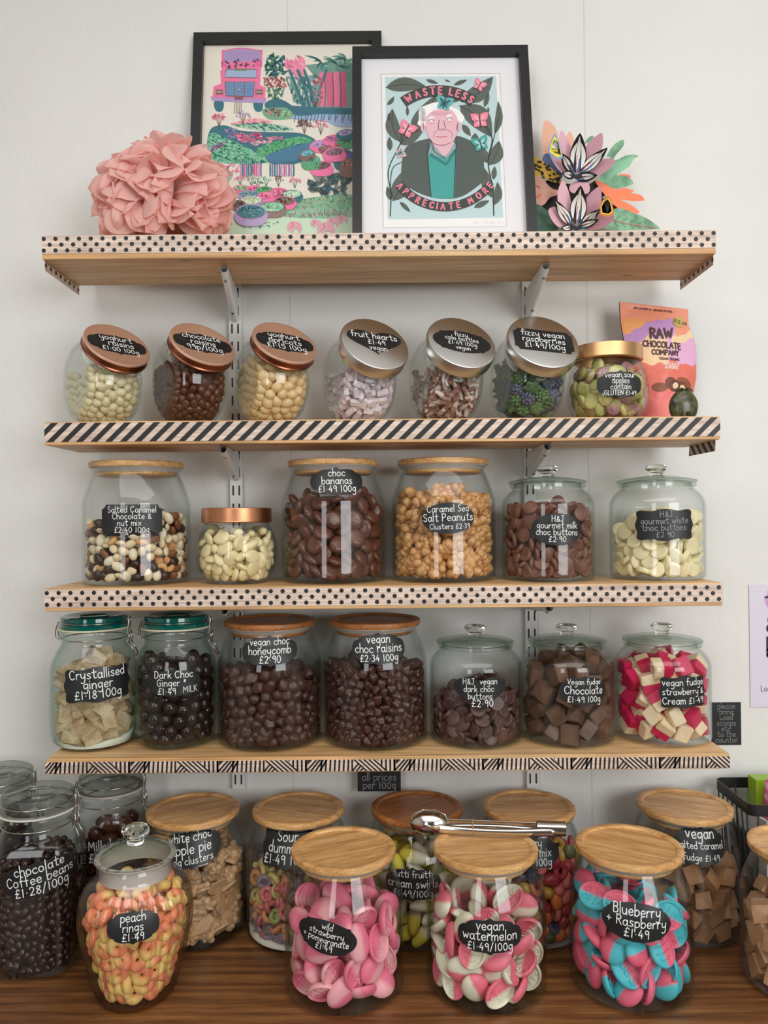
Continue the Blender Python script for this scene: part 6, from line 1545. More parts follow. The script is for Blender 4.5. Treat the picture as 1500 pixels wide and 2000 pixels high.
# ================================================================== tissue pompom
t = thing('tissue_pompom', 'large pink tissue paper pompom beside the framed prints', 'pompom', (at(322, 390, -0.128).x, -0.128, Z1))
def tissue_mat():
    m, nt, n, l, b = newmat('pink_tissue_paper')
    b.inputs['Base Color'].default_value = lin((255, 220, 213)); b.inputs['Roughness'].default_value = 0.8
    tr = n.new('ShaderNodeBsdfTranslucent'); tr.inputs['Color'].default_value = lin((255, 204, 195))
    mx = n.new('ShaderNodeMixShader'); mx.inputs[0].default_value = 0.5
    l.new(b.outputs[0], mx.inputs[1]); l.new(tr.outputs[0], mx.inputs[2]); l.new(mx.outputs[0], n['Material Output'].inputs['Surface'])
    return m
TIS = tissue_mat(); mb = MB(); rp = random.Random(21)
NP = 250
for i in range(NP):
    zz = 1 - 1.66 * (i + .5) / NP; rr = math.sqrt(max(0, 1 - zz * zz)); az = i * PI * (3 - math.sqrt(5))
    d = Vector((rr * math.cos(az), rr * math.sin(az), zz)); d += Vector([rp.uniform(-.12, .12) for _ in range(3)]); d.normalize()
    u = d.cross(Vector((rp.uniform(-1, 1), rp.uniform(-1, 1), rp.uniform(-.5, .5)))).normalized(); w_ = d.cross(u)
    if w_.z > 0.1: w_ = -w_; u = -u
    wd = rp.uniform(.020, .030); r0, r1 = .030, rp.uniform(.104, .121); ph = rp.uniform(0, 6); cup = rp.uniform(-.016, .004); be = rp.uniform(.05, .75); roll = rp.uniform(-.004, .010)
    K, J = 13, 9; v = []
    for a in range(K):
        s_ = math.sin(a / (K - 1) * PI / 2)                     # rows close up towards the rounded tip
        for b in range(J):
            q = -1 + 2 * b / (J - 1)
            tip = max(0, (s_ - .66) / .34)
            width = wd * (0.34 + 0.66 * math.sin(min(s_ * 1.35, 1) * PI / 2)) * math.sqrt(max(0.0, 1 - tip * tip))
            L = (r1 - r0) * s_; ben = be * s_ * s_
            off = cup * q * q * s_ + roll * s_ ** 4 + .0010 * s_ * math.sin(ph + q * 3)
            p = d * (r0 + L * math.cos(ben)) + w_ * (L * math.sin(ben) * .75 + off) + u * (q * width)
            v.append((p.x * 1.04, .105 * math.tanh(p.y / .105) * .80 if p.y < 0 else .075 * math.tanh(p.y / .075) * .84, .0015 + (lambda z: z if z > .012 else .012 * math.exp(min(z / .012 - 1, 0)))(p.z * 0.92 + 0.078)))
    mb.add(v, [(a * J + b, a * J + b + 1, (a + 1) * J + b + 1, (a + 1) * J + b) for a in range(K - 1) for b in range(J - 1)], TIS)
mb.build('tissue_petals', t, fix=False, sharp=0)

# ================================================================== paper flowers beside the frames
t = thing('paper_flower_display', 'cut paper flower display with zebra striped lilies and butterflies, right of the frames', 'paper flowers', (at(1150, 440, -0.07).x, -0.07, Z1))
TL = Vector(t.location)
F3 = lambda x, y: (1020 + x / 5, 220 + y / 5)
def card(name, pts, c, depth, curl=0.0, base=None, smooth=True, extra=(), lab=None, strip=False):
    """piece of cut card at its own depth, curling forward away from its base"""
    if smooth: pts = catmull(list(pts) + [pts[0]], 3)[:-1]
    base = base or pts[0]; far = max(pts, key=lambda p: math.hypot(p[0] - base[0], p[1] - base[1])); ax_, ay_ = far[0] - base[0], far[1] - base[1]; mx = ax_ * ax_ + ay_ * ay_
    def pos(x, y, lift):
        d = ((x - base[0]) * ax_ + (y - base[1]) * ay_) / mx
        d = abs(d) if strip else max(d, 0) ** .5
        yy = -0.07 + depth - curl * d * d
        p = at(*F3(x, y), yy - lift) - TL
        return (p.x, p.y, max(p.z, 0.0008))
    def faces_of(p):
        n = len(p) // 2 + 1
        if not strip: return [tuple(q) for q in tessellate_polygon([[Vector((a, b, 0)) for a, b in p]])]
        B = [0] + [len(p) - i for i in range(1, n - 1)] + [n - 1]
        return [tuple(dict.fromkeys((i, i + 1, B[i + 1], B[i]))) for i in range(n - 1)]
    mb = MB(); N = len(pts); tri = faces_of(pts)
    m = c if not isinstance(c, tuple) else M('card_%02x%02x%02x' % c, c, rough=.7)
    cx = sum(p[0] for p in pts) / N; cy = sum(p[1] for p in pts) / N
    v = [pos(x, y, 0.0005) for x, y in pts] + [pos(x, y, 0) for x, y in pts]
    mb.add(v, [tuple(q) for q in tri] + [tuple(N + k for k in reversed(q)) for q in tri] + [(i, (i + 1) % N, N + (i + 1) % N, N + i) for i in range(N)], m, False)
    for ep, ec in extra:
        em = M('card_%02x%02x%02x' % ec, ec, rough=.7)
        if len(ep) == 2 and isinstance(ep[1], (int, float)):
            ribbon(mb, catmull(ep[0], 4) if len(ep[0]) > 2 else ep[0], ep[1], lambda a, b: pos(a, b, 0.0013), em)
        else:
            tr = faces_of(ep); mb.add([pos(a, b, 0.0010) for a, b in ep], tr, em, False)
    o = mb.build(name, t, sharp=0, fix=False)
    if lab: o['label'] = lab
    return o
def lens(x0, y0, x1, y1, wd, n=10, bend=0.0, p=1.0):
    dx, dy = x1 - x0, y1 - y0; d = math.hypot(dx, dy); nx, ny = -dy / d, dx / d; A_, B_ = [], []
    for tt in np.linspace(0, 1, n):
        h = wd / 2 * math.sin(PI * tt ** p) ** .8; bx = bend * math.sin(PI * tt)
        A_.append((x0 + dx * tt + nx * (h + bx), y0 + dy * tt + ny * (h + bx))); B_.append((x0 + dx * tt + nx * (bx - h), y0 + dy * tt + ny * (bx - h)))
    return A_ + B_[-2:0:-1]
LEAFG = M('green_marbled_card', (150, 208, 168), rough=.7, mottle=((106, 148, 120), 45)); LEAFD = M('dark_green_card', (84, 124, 104), rough=.7, mottle=((60, 92, 78), 60))
PEACHC = M('peach_card', (240, 184, 158), rough=.7); PINKC = M('pink_card', (238, 188, 202), rough=.7); PINKD = M('dusky_pink_card', (206, 154, 170), rough=.7); ORC = M('coral_card', (252, 140, 100), rough=.7); PEACHD = M('dusky_peach_card', (214, 160, 140), rough=.7)
LEO = M('leopard_card', (214, 174, 66), rough=.7)
card('leaf', [(215, 85), (260, 85), (310, 130), (350, 220), (330, 330), (300, 450), (220, 440), (195, 330), (195, 190)], PEACHC, 0.030, 0, (280, 450))
card('leaf', [(420, 280), (440, 215), (465, 180), (500, 240), (510, 330), (460, 360)], PEACHC, 0.028)
card('leaf', [(610, 300), (650, 240), (690, 225), (700, 260), (660, 290)], LEAFG, 0.030)
card('leaf', [(750, 640), (800, 520), (850, 440), (820, 430), (880, 330), (950, 275), (990, 268), (985, 330), (910, 420), (900, 470), (1010, 420), (1090, 408), (1135, 425), (1090, 450), (1040, 530), (940, 590), (930, 610), (1020, 620), (1085, 680), (1040, 715), (930, 740), (830, 720)], LEAFG, 0.024, 0.006, (750, 640))
card('leaf', [(710, 660), (800, 690), (900, 745), (1000, 735), (1095, 765), (1060, 785), (1150, 800), (1192, 855), (1090, 865), (960, 850), (1060, 900), (1148, 975), (1080, 980), (960, 950), (880, 880), (780, 770)], ORC, 0.018, 0.010, (720, 690))
card('leaf', [(940, 605), (1000, 598), (1055, 612), (1055, 635), (980, 625)], ORC, 0.026)
card('leaf', [(820, 1140), (860, 1040), (900, 940), (1000, 945), (1120, 990), (1230, 1040), (1340, 1125), (1290, 1140)], LEAFG, 0.012, 0.006, (830, 1130), True, [(([(850, 1040), (1000, 1080), (1300, 1125)], 8), (200, 120, 110))] + [(([(900 + k * 75, 1052 + k * 14), (960 + k * 70, 1000 + k * 22)], 5), (96, 140, 116)) for k in range(5)] + [(([(900 + k * 75, 1062 + k * 14), (930 + k * 75, 1110 + k * 6)], 5), (96, 140, 116)) for k in range(4)])
card('leaf', [(120, 910), (190, 915), (260, 980), (320, 1060), (340, 1150), (110, 1160)], LEAFD, 0.012, 0)
card('leaf', [(205, 420), (260, 400), (330, 520), (390, 600), (370, 640), (250, 540), (200, 490)], (74, 96, 134), 0.022)
blk = (38, 36, 38)
card('leaf', [(100, 800), (280, 640), (400, 690), (640, 700), (730, 660), (810, 790), (780, 830), (860, 880), (950, 960), (700, 1000), (300, 960), (180, 930)], blk, 0.026)
lr = random.Random(4); spots = []
for k in range(44):
    x, y = lr.uniform(118, 370), lr.uniform(455, 690)
    if 430 + (x - 110) * .62 < y < 590 + (x - 110) * .42 and x < 365: spots.append((lens(x - 15, y - 8, x + 15, y + 9, 22, 6), (30, 28, 26)))
card('leaf', [(105, 440), (180, 460), (260, 520), (340, 590), (375, 640), (370, 690), (280, 670), (180, 625), (105, 600)], LEO, 0.016, 0, None, True, spots, 'leopard spotted card leaf')
card('leaf', [(115, 625), (200, 650), (265, 720), (310, 750), (360, 760), (350, 800), (270, 830), (210, 900), (115, 895)], PEACHD, 0.014, 0, None, True, [(lens(130, 710, 180, 735, 16), (206, 110, 92)), (lens(130, 830, 190, 795, 26), (220, 120, 98))])
# dusky petals behind each lily, striped petals in front
for pts, m_ in (([(450, 560), (400, 520), (370, 390), (350, 300), (375, 180), (410, 200), (470, 330), (480, 480)], PINKC), ([(470, 560), (380, 580), (300, 480), (270, 400), (340, 400), (430, 480)], PINKC), ([(560, 520), (600, 370), (650, 290), (720, 230), (780, 200), (785, 320), (740, 430), (640, 520)], PINKD), ([(600, 560), (700, 500), (790, 450), (905, 462), (860, 540), (740, 620), (660, 620)], PINKD),
                ([(470, 700), (480, 780), (640, 790), (655, 700), (600, 650)], PINKC),
                ([(470, 1080), (380, 980), (345, 860), (355, 740), (400, 660), (450, 760), (475, 860), (490, 980)], PINKC), ([(440, 1100), (360, 1120), (290, 1050), (255, 950), (330, 920), (420, 1010)], PINKC), ([(560, 1040), (610, 880), (650, 800), (760, 715), (775, 800), (760, 920), (660, 1020)], PINKD), ([(600, 1090), (720, 1000), (840, 960), (900, 1020), (850, 1090), (740, 1140), (620, 1140)], PINKD)):
    card('petal', pts, m_, 0.004, 0.022, pts[0])
wht = (244, 242, 240)
def striped(x0, y0, x1, y1, wd, n=3, bend=0.0, depth=-0.006, curl=0.034):
    out = lens(x0, y0, x1, y1, wd, 18, bend, .8)
    dx, dy = x1 - x0, y1 - y0; d = math.hypot(dx, dy); nx, ny = -dy / d, dx / d; ex = []
    for k in range(n):
        o = (k - (n - 1) / 2) * wd * .30; L0, L1 = .10 + abs(k - (n - 1) / 2) * .03, .93 - abs(k - (n - 1) / 2) * .16
        ex.append((lens(x0 + dx * L0 + nx * o * .8, y0 + dy * L0 + ny * o * .8, x0 + dx * L1 + nx * o * .35, y0 + dy * L1 + ny * o * .35, wd * .25, 16, bend * .9 + o * .5), wht))
    ex.append(((([(x0, y0), (x0 + dx * .12 + nx * 14, y0 + dy * .12 + ny * 14), (x0 + dx * .36 + nx * 20, y0 + dy * .36 + ny * 20)]), 17), (72, 116, 164)))
    ex.append(((([(x0, y0), (x0 + dx * .2 - nx * 10, y0 + dy * .2 - ny * 10), (x0 + dx * .45 - nx * 6, y0 + dy * .45 - ny * 6)]), 7), (214, 108, 98)))
    card('striped_petal', out, (26, 25, 27), depth, curl, (x0, y0), False, ex, 'zebra striped card petal', True)
for oy, q in ((0, ((530, 600, 565, 198, 165, 3), (570, 590, 835, 342, 110, 3), (490, 590, 385, 395, 100, 2), (520, 620, 385, 590, 90, 2), (520, 640, 735, 610, 100, 2))), (505, ((530, 590, 572, 205, 165, 3), (575, 600, 760, 440, 90, 3), (480, 600, 312, 340, 100, 3), (500, 615, 375, 628, 70, 2), (540, 620, 750, 540, 80, 2)))):
    for x0, y0, x1, y1, wd, n_ in q: striped(x0, y0 + oy, x1, y1 + oy, wd, n_)
    card('flower_centre', [(470, 570 + oy), (530, 610 + oy), (580, 570 + oy), (585, 630 + oy), (530, 650 + oy), (470, 625 + oy)], (30, 30, 32), -0.010, 0.0, None, False)
for pts, bd, cw in (([(310, 210), (345, 250), (380, 360), (395, 440), (340, 450), (255, 390), (270, 310)], (120, 164, 206), (242, 226, 80)), ([(840, 815), (870, 860), (895, 980), (850, 1015), (765, 1000), (755, 920), (790, 850)], (206, 120, 70), (228, 196, 60))):
    cx = sum(p[0] for p in pts) / len(pts); cy = sum(p[1] for p in pts) / len(pts)
    sh = lambda k: [(cx + (x - cx) * k, cy + (y - cy) * k) for x, y in pts]
    ex = [(sh(.86), cw), (sh(.70), (34, 32, 34)), (sh(.60), (232, 232, 224))] + [(([(pts[3][0] - 20, pts[3][1] - 30), (cx + 26 * math.cos(a), cy - 20 + 60 * math.sin(a))], 5), (34, 32, 34)) for a in np.linspace(-2.6, .4, 6)]
    card('paper_butterfly', pts, bd, -0.040 if bd[2] > 150 else -0.036, 0.0, None, True, ex, 'small cut out butterfly')

# ================================================================== pouch of chocolate almonds, stone ornament
F7 = lambda x, y: (1180 + x / 4.444, 450 + y / 4.444)
YP = -0.050
P = lambda x, y: at(*F7(x, y), YP)
tl, tr = P(132, 620), P(730, 684); bl, br = P(250, 1640), P(770, 1460)
t = thing('snack_pouch', 'orange and pink pouch of chocolate almonds behind the sour apple jar', 'snack pouch', ((tl.x + tr.x) / 2, YP, Z2)); TP = Vector(t.location)
Ls = [(0, 132, 620), (.18, 145, 760), (.38, 180, 930), (.6, 190, 1130), (.82, 190, 1400), (1, 205, 1640)]; Rs = [(0, 730, 684), (.14, 728, 760), (.24, 768, 880), (.36, 797, 1010), (.62, 800, 1200), (.74, 780, 1400), (1, 740, 1640)]
NS, NT = 84, 140; grid = []
for i in range(NT + 1):
    s_ = i / NT; lx = np.interp(s_, [q[0] for q in Ls], [q[1] for q in Ls]); rx = np.interp(s_, [q[0] for q in Rs], [q[1] for q in Rs])
    ly = np.interp(s_, [0, 1], [620, 1640]); ry = np.interp(s_, [0, 1], [684, 1640]); row = []
    for k in range(NS + 1):
        q = k / NS; row.append((lx + (rx - lx) * q, ly + (ry - ly) * q, s_, q))
    grid.append(row)
def bulge(s_, q): return 0.021 * (1 - (2 * q - 1) ** 2) * min(1, max(0, (s_ - .06) / .5)) ** .8 + 0.0012 * math.sin(q * 17 + s_ * 9) * s_
def pouch_pt(x, y, lift=0.0):
    s_ = (y - 630) / 1010.0; s_ = min(max(s_, 0), 1)
    lx = np.interp(s_, [q[0] for q in Ls], [q[1] for q in Ls]); rx = np.interp(s_, [q[0] for q in Rs], [q[1] for q in Rs]); q = min(max((x - lx) / (rx - lx), 0), 1)
    p = P(x, y) - TP
    return (p.x, -bulge(s_, q) - lift, max(p.z, 0.0006))
def pouch_col(x, y):
    w1 = 20 * math.sin(x * .02) + 12 * math.sin(x * .051 + 1)
    if y < 770 + w1 * .6 + (x - 150) * .05: return (248, 140, 104)
    if y > 1420 + w1: return (236, 100, 92)
    if y > 1165 + w1 * .8: return (232, 96, 76)
    d = y + (x - 200) * .42 + w1
    if x > 600 and y < 930 and d < 1120: return (248, 146, 108)
    if d < 880: return (250, 158, 78)
    if d < 1010: return (190, 130, 200)
    if d < 1060 and x > 380: return (204, 150, 206)
    if d < 1190 and x > 560: return (250, 214, 160)
    if d < 1300 and x < 520: return (246, 202, 150)
    return (230, 168, 210) if x > 380 or y > 1100 else (246, 196, 150)
mb = MB(); cols = {}
v = [pouch_pt(x, y) for row in grid for x, y, a, b in row]; n_ = NS + 1
inkm = lambda c: M('pouch_%02x%02x%02x' % c, tuple(min(255, int(q + (255 - q) * .16)) for q in c), rough=.42, bump=(60, .25))
groups = {}
for i in range(NT):
    for k in range(NS):
        x, y = grid[i][k][0] + 3, grid[i][k][1] + 4
        groups.setdefault(pouch_col(x, y), []).append((i * n_ + k, i * n_ + k + 1, (i + 1) * n_ + k + 1, (i + 1) * n_ + k))
for c, fs in groups.items():
    m = inkm(c); i_ = mb.slot(m)
    for f in fs: mb.f.append(f); mb.mi.append(i_); mb.smooth.append(True)
mb.v = list(v)
back = [(p[0], 0.004 + bulge(grid[i // n_][i % n_][2], grid[i // n_][i % n_][3]) * .55, p[2]) for i, p in enumerate(v)]
mb.add(back, [(i * n_ + k, (i + 1) * n_ + k, (i + 1) * n_ + k + 1, i * n_ + k + 1) for i in range(NT) for k in range(NS)], M('pouch_edge', (70, 44, 60), rough=.5))
o0 = (NT + 1) * n_; rim = [i * n_ for i in range(NT + 1)] + [NT * n_ + k for k in range(1, n_)] + [i * n_ + NS for i in range(NT - 1, -1, -1)] + [k for k in range(NS - 1, 0, -1)]
for a, b in zip(rim, rim[1:] + rim[:1]): mb.f.append((a, b, o0 + b, o0 + a)); mb.mi.append(mb.slot(M('pouch_edge'))); mb.smooth.append(False)
mb.build('pouch_body', t, sharp=0, fix=False)
pr = MB()
def pw(txt, x0, y0, sc, wd, c, slope=0.10, curve=0.0):
    for st in text_strokes(txt, sc, 0, 0, wob=0.3):
        q = [(x0 + a, y0 - b + a * slope + curve * a * a) for a, b in st]
        ribbon(pr, q, wd, lambda a, b: pouch_pt(a, b, 0.0007), M('print_%02x%02x%02x' % c, c, rough=.5))
DBR = (84, 44, 48)
pw('RAW', 378, 944, 4.9, 20, DBR, .02); pw('CHOCOLATE', 318, 1018, 2.95, 12.5, DBR, .09); pw('COMPANY', 388, 1092, 2.6, 11, DBR, .06)
pw('VEGAN ORGANIC', 446, 1140, 1.22, 4.0, DBR, .05); pw('CHOCOLATE', 466, 1188, 1.40, 5.5, (250, 226, 214), .05); pw('ALMONDS', 486, 1218, 1.40, 5.5, (250, 226, 214), .04)
pw('NEW ALMONDS 70% - USE BACK OF PACK'.replace('%', ''), 258, 680, .92, 3.5, (110, 60, 60), .11)
def pov(cx, cy, rx, ry, c, rot=0.0, lift=.0008):
    pts = [(cx + rx * math.cos(a) * math.cos(rot) - ry * math.sin(a) * math.sin(rot), cy + rx * math.cos(a) * math.sin(rot) + ry * math.sin(a) * math.cos(rot)) for a in np.linspace(0, 2 * PI, 24, endpoint=False)]
    pr.add([pouch_pt(cx, cy, lift)] + [pouch_pt(a, b, lift) for a, b in pts], [(0, 1 + (i + 1) % 24, 1 + i) for i in range(24)], M('print_%02x%02x%02x' % c, c, rough=.5), False)
for cx, cy, rx, ry, c, ro in ((445, 1378, 66, 40, (140, 78, 50), 0), (540, 1340, 50, 50, (126, 68, 46), .3), (668, 1345, 80, 50, (150, 88, 56), .5), (578, 1365, 46, 52, (92, 48, 40), .6), (642, 1370, 48, 44, (112, 62, 44), .6)): pov(cx, cy, rx, ry, c, ro)
pov(582, 1362, 24, 28, (238, 206, 172), .5, .0011); pov(648, 1380, 26, 24, (248, 214, 170), .6, .0011)
pov(640, 802, 56, 44, (206, 184, 96), .3, .0009)
for st in text_strokes('£12.49', 2.2, 0, 0): ribbon(pr, [(592 + a, 800 - b * .9 + a * .3) for a, b in st], 4.5, lambda a, b: pouch_pt(a, b, .0012), M('print_ink_dark', (60, 56, 50)))
pr.build('printed_front', t, sharp=0, fix=False)
sx = at(1335, 800, -0.150).x
t = thing('stone_ornament', 'small dark green carved stone ornament at the right end of the striped shelf', 'ornament', (sx, -0.150, Z2))
ST = M('green_speckled_stone', (86, 88, 46), rough=.3, mottle=((38, 38, 26), 110), coat=.2)
bm = bmesh.new(); bmesh.ops.create_uvsphere(bm, u_segments=40, v_segments=28, radius=1)
for v_ in bm.verts:
    x, y, z = v_.co
    k = 1 - .18 * max(z, 0) ** 2
    rr = math.hypot(x, z + .1)
    gr_ = -.045 if (.74 < rr < .84 and z > -.1 and y < 0) else 0
    v_.co = Vector((x * .0232 * k * (1 + gr_), y * .0125 * (1 + gr_ * 2), max(z * .0285, -.0215) + .0215))
from_bm(bm, 'stone_body', ST, t)
mb = MB()
for s_ in (-1, 1): mb.tube([(s_ * .0135, -.003, 0.0455), (s_ * .008, -.006, .0485), (s_ * .003, -.005, .0490), (s_ * .006, -.002, .0480)], .0016, ST, 8)
for x in (-.006, .002, .006): mb.tube([(x, -.0125, .004), (x, -.0130, .008), (x, -.0128, .011)], .0009, ST, 6)
mb.build('carved_relief', t, sharp=0)

# ================================================================== signs on the wall
def wall_sign(name, label, x0, y0, x1, y1, lines, depth=-0.0012):
    a = at(x0, y0, depth); b = at(x1, y1, depth)
    t = thing(name, label, 'sign', ((a.x + b.x) / 2, depth, (a.z + b.z) / 2))
    wd, ht = b.x - a.x, a.z - b.z
    mb = MB(); mb.box((-wd / 2, 0, -ht / 2), (wd / 2, 0.0010, ht / 2), BLACK); mb.build('card', t, sharp=0)
    wr = MB(); n = len(lines); pitch = ht * .92 / n
    for i, (s, f) in enumerate(lines):
        sc = min(pitch / 17.5, wd * .88 / textw(s)) * f
        for k in text_strokes(s, sc, -textw(s) * sc / 2, ht * .46 - pitch * (i + .5) - 5.6 * sc): ribbon(wr, k, max(1.5 * sc, .0007), lambda u, v: (u, -.0005, v), GREYCHALK)
    wr.build('writing', t, sharp=0, fix=False)
wall_sign('chalk_sign', 'small black sign on the wall asking to bring used scoops to the counter', 1389, 1372, 1448, 1455, [('please', 1), ('bring', 1), ('used', 1), ('scoops', 1), ('etc.', .9), ('to the', 1), ('counter', 1)])
wall_sign('chalk_sign', 'small black sign under the lowest shelf reading all prices per 100g', 698, 1494, 783, 1545, [(' ', .6), ('all prices', .95), ('per 100g', .95)], -0.028)
mb = MB(); mb.box((at(722, 1500, -.02).x, -0.0268, at(740, 1497, -.02).z), (at(760, 1500, -.02).x, -0.0002, at(740, 1490, -.02).z), BLACK); o = mb.build('sign_tab'); o.parent = [q for q in bpy.data.objects if q.name.startswith('chalk_sign')][-1]; o.matrix_parent_inverse = Matrix.Translation(-o.parent.location)
a, b = at(1463, 1142, -0.002), at(1620, 1380, -0.002)
t = thing('wall_poster', 'white lilac poster cut by the right edge of the picture', 'poster', (a.x, -0.002, b.z))
mb = MB(); mb.box((0, 0, 0), (b.x - a.x, 0.0008, a.z - b.z), M('poster_paper', (226, 220, 236), rough=.6)); mb.build('sheet', t, sharp=0)
wr = MB(); INK = M('poster_ink', (40, 34, 62), rough=.6)
q = at(1510, 1173, -.0026) - Vector(t.location); pts = [(q.x + .0145 * math.cos(k), -.0004, q.z + .0145 * math.sin(k)) for k in np.linspace(0, 2 * PI, 30, endpoint=False)]; wr.add(pts, [tuple(range(30))], M('poster_pink', (218, 168, 222), rough=.6), False)
for s, px, py, sc, wd in (('tasty', 1494, 1190, .0019, .0034), ('& sweet', 1496, 1234, .0018, .0040), ('buys', 1497, 1282, .0018, .0034), ('Local', 1486, 1350, .00060, .0008)):
    q = at(px, py, -.0026) - Vector(t.location)
    for k in text_strokes(s, sc, q.x, q.z, wob=0): ribbon(wr, k, wd, lambda u, v: (u, -.0007, v), INK)
wr.build('printed_text', t, sharp=0, fix=False)

# ================================================================== tongs lying across the lids
p1 = at(1098, 1640, -0.222); p2 = at(800, 1606, -0.196)
zl = ZC + 0.1985
d = (Vector((p2.x, p2.y, 0)) - Vector((p1.x, p1.y, 0))); Lt = d.length
t = thing('serving_tongs', 'polished steel serving tongs lying across the watermelon jar lid', 'tongs', (p1.x, p1.y - 0.004, zl), math.atan2(d.y, d.x))
CH = M('polished_tong_steel', (222, 220, 214), rough=.10, metal=1.0)
def tong_arm(name, sgn):
    """channel arm from the hinge to a scalloped spoon head; local x runs towards the head"""
    mb = MB(); n = 26; K = 9; v = []
    for i in range(n):
        s_ = i / (n - 1); x = .010 + s_ * (Lt - .050); w_ = .0085 - .0025 * math.sin(PI * s_)
        c_ = sgn * (.004 + .010 * math.sin(PI * min(s_ * .8 + .05, 1)) * .8); h = .0062
        for k in range(K):
            a = PI * k / (K - 1); v.append((x, c_ + sgn * (.0005 + .0052 * math.sin(a)), .0075 - math.cos(a) * w_ * .85))
    mb.add(v, [(i * K + k, i * K + k + 1, (i + 1) * K + k + 1, (i + 1) * K + k) for i in range(n - 1) for k in range(K - 1)], CH)
    o = mb.build(name, t, sharp=0, fix=False)
    sm = o.modifiers.new('thickness', 'SOLIDIFY'); sm.thickness = .0008
    hd = MB(); R1, R2 = 7, 30; v = []
    for i in range(R1):
        rr = i / (R1 - 1)
        for k in range(R2):
            a = 2 * PI * k / R2; sc = 1 + (.16 * abs(math.cos(a * 5)) - .05 if i == R1 - 1 else 0)
            v.append((Lt - .030 + .027 * rr * sc * math.cos(a), sgn * (.0165 - .0095 * rr * rr), .0125 + .0155 * rr * sc * math.sin(a)))
    hd.add(v, [(i * R2 + k, i * R2 + (k + 1) % R2, (i + 1) * R2 + (k + 1) % R2, (i + 1) * R2 + k) for i in range(R1 - 1) for k in range(R2)], CH)
    h_ = hd.build('scalloped_head', o, sharp=0, fix=False); s2 = h_.modifiers.new('thickness', 'SOLIDIFY'); s2.thickness = .0009
tong_arm('arm', -1); tong_arm('arm', 1)
mb = MB(); n = 24
mb.lathe([(0.0095, -.0), (.0105, 0), (.0105, .042), (.0095, .042), (.0095, 0)], CH, 32, mat=Matrix.Translation((-.004, 0, .0105)) @ Matrix.Rotation(PI / 2, 4, 'Y')); mb.build('hinge_sleeve', t, sharp=40)
mb = MB(); mb.tube([(Lt * .58 + .001 * math.sin(a), .0195 * math.cos(a), .0085 + .0095 * math.sin(a)) for a in np.linspace(0, 2 * PI, 28, endpoint=False)], .0007, M('rubber_band_tan', (186, 140, 100), rough=.6), 6, True); mb.build('rubber_band', t, sharp=0)

# ================================================================== wire basket and packets
BK = M('black_wire_coat', (22, 22, 24), rough=.45)
a, b = at(1412, 1519, -0.022), at(1463, 1572, -0.150)
zr = (a.z + b.z) / 2; x0, x1 = b.x, b.x + .30; y0, y1 = -0.152, -0.020; hb = zr - ZC; ins = .016
t = thing('wire_basket', 'black wire basket on the counter at the right edge', 'basket', ((x0 + x1) / 2, (y0 + y1) / 2, ZC)); TB = Vector(t.location)
def rr_ring(x0, x1, y0, y1, r, n=6):
    out = []
    for cx, cy, s_ in ((x1 - r, y1 - r, 0), (x0 + r, y1 - r, 1), (x0 + r, y0 + r, 2), (x1 - r, y0 + r, 3)):
        out += [(cx + r * math.cos(PI / 2 * (s_ + k / n)), cy + r * math.sin(PI / 2 * (s_ + k / n))) for k in range(n + 1)]
    return out
R0 = rr_ring(x0, x1, y0, y1, .014); R1_ = rr_ring(x0 + .0022, x1 - .0022, y0 + .0022, y1 - .0022, .0118); N = len(R0)
mb = MB(); v = [(x - TB.x, y - TB.y, hb) for x, y in R0] + [(x - TB.x, y - TB.y, hb) for x, y in R1_] + [(x - TB.x, y - TB.y, hb - .018) for x, y in R0] + [(x - TB.x, y - TB.y, hb - .018) for x, y in R1_]
f = []
for i in range(N):
    k = (i + 1) % N; f += [(i, k, N + k, N + i), (2 * N + i, 2 * N + k, k, i), (N + i, N + k, 3 * N + k, 3 * N + i), (3 * N + i, 3 * N + k, 2 * N + k, 2 * N + i)]
mb.add(v, f, BK, False); mb.build('rim_band', t, sharp=0)
def wire_at(s_, side):
    if side == 0: return (x0 + .001, y0 + .014 + (y1 - y0 - .028) * s_), (x0 + ins, y0 + ins + (y1 - y0 - 2 * ins) * s_)
    if side == 1: return (x0 + .014 + (x1 - x0 - .028) * s_, y0 + .001), (x0 + ins + (x1 - x0 - 2 * ins) * s_, y0 + ins)
    return (x0 + .014 + (x1 - x0 - .028) * s_, y1 - .001), (x0 + ins + (x1 - x0 - 2 * ins) * s_, y1 - ins)
for side, n in ((0, 7), (1, 13), (2, 13)):
    for k in range(n):
        (ax, ay), (bx, by) = wire_at(k / (n - 1), side)
        mb = MB(); mb.tube([(ax - TB.x, ay - TB.y, hb - .010), (bx - TB.x, by - TB.y, .003)], .0014, BK, 6); mb.build('wire', t, sharp=0)
mb = MB(); ring = rr_ring(x0 + ins, x1 - ins, y0 + ins, y1 - ins, .01); mb.tube([(x - TB.x, y - TB.y, .003) for x, y in ring], .0022, BK, 6, True)
for k in range(1, 12): xx = x0 + ins + (x1 - x0 - 2 * ins) * k / 12; mb.tube([(xx - TB.x, y0 + ins - TB.y, .003), (xx - TB.x, y1 - ins - TB.y, .003)], .0012, BK, 6)
mb.build('base_grid', t, sharp=0)
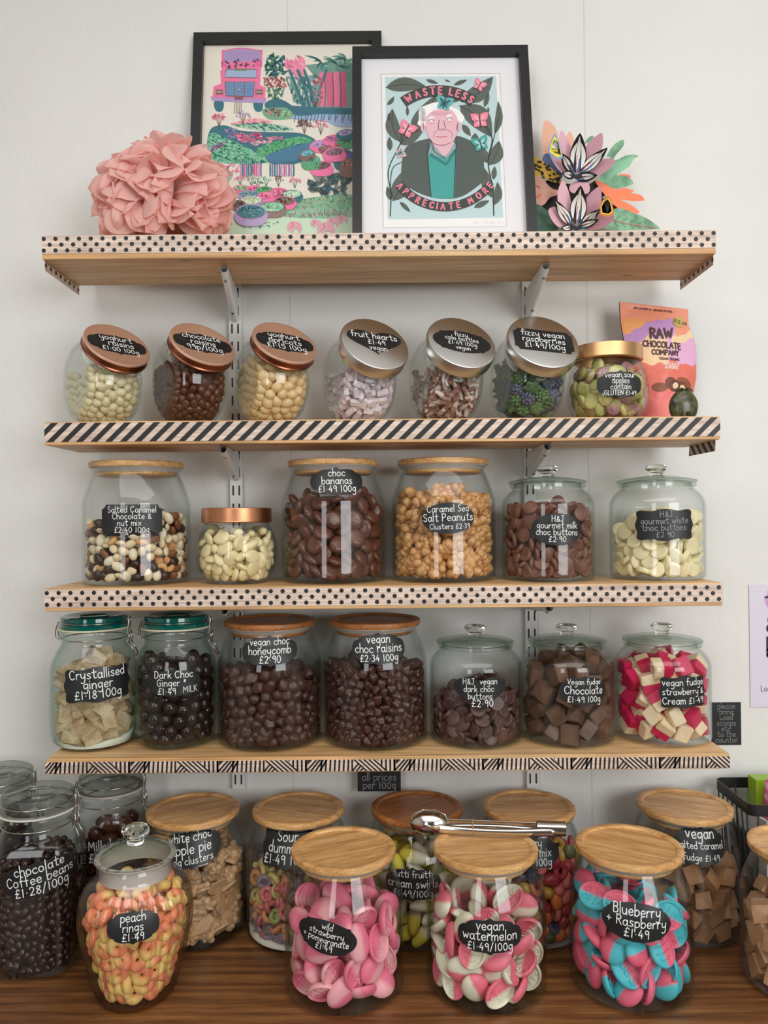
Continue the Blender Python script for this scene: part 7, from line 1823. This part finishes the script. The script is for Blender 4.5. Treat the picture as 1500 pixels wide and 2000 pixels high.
def gingham():
    m, nt, n, l, bb = newmat('pink_gingham_film'); vec = coords(n, l)
    sx = n.new('ShaderNodeSeparateXYZ'); l.new(vec, sx.inputs[0]); tot = None
    for ax in (0, 2):
        q = n.new('ShaderNodeMath'); q.operation = 'MULTIPLY'; l.new(sx.outputs[ax], q.inputs[0]); q.inputs[1].default_value = 52
        fr_ = n.new('ShaderNodeMath'); fr_.operation = 'FRACT'; l.new(q.outputs[0], fr_.inputs[0])
        g = n.new('ShaderNodeMath'); g.operation = 'GREATER_THAN'; l.new(fr_.outputs[0], g.inputs[0]); g.inputs[1].default_value = .5
        if tot is None: tot = g.outputs[0]
        else:
            s_ = n.new('ShaderNodeMath'); s_.operation = 'MULTIPLY_ADD'; l.new(tot, s_.inputs[0]); s_.inputs[1].default_value = .5
            h2 = n.new('ShaderNodeMath'); h2.operation = 'MULTIPLY'; l.new(g.outputs[0], h2.inputs[0]); h2.inputs[1].default_value = .5
            l.new(h2.outputs[0], s_.inputs[2]); tot = s_.outputs[0]
    l.new(ramp(n, l, tot, [(0.1, (244, 236, 240)), (.5, (240, 166, 204)), (.95, (226, 84, 160))]), bb.inputs['Base Color']); bb.inputs['Roughness'].default_value = .35
    return m
def packet(name, label, cat, cx, cy, w_, dpt, h_, m, lean=0.0, yaw=0.0, taper=1.0, z0=.0060, topcol=None):
    t2 = thing(name, label, cat, (cx, cy, ZC + z0), yaw); bm = bmesh.new(); bmesh.ops.create_cube(bm, size=1); bmesh.ops.subdivide_edges(bm, edges=bm.edges[:], cuts=4, use_grid_fill=True)
    for v_ in bm.verts:
        x, y, z = v_.co; z += .5; pf = 1 - (abs(z - .5) * 2) ** 4 * .75
        v_.co = Vector((x * w_ * (1 + (taper - 1) * z), y * dpt * (pf if taper != 1.0 else 1) + lean * z, z * h_))
    from_bm(bm, 'packet_body', m, t2, smooth=taper != 1.0)
packet('tea_box', 'bright green box at the back of the wire basket', 'box', x0 + .105, y1 - .036, .110, .030, hb + .006, M('lime_box', (150, 190, 40), rough=.4))
packet('sweet_bag', 'pink gingham sweet bag standing in the wire basket', 'bag', x0 + .100, y0 + .047, .100, .036, hb + .012, gingham(), .012, -.1, .86)
packet('leaflet', 'white card leaning inside the left end of the wire basket', 'card', x0 + .034, y0 + .060, .004, .080, hb - .040, M('white_card_stock', (226, 226, 222), rough=.6), 0, .1)
packet('snack_box', 'dark green and brown packet inside the left end of the wire basket', 'box', x0 + .0235, y0 + .072, .007, .070, hb - .075, M('dark_packet', (30, 78, 56), rough=.4, mottle=((86, 50, 36), 30)), 0, .08)
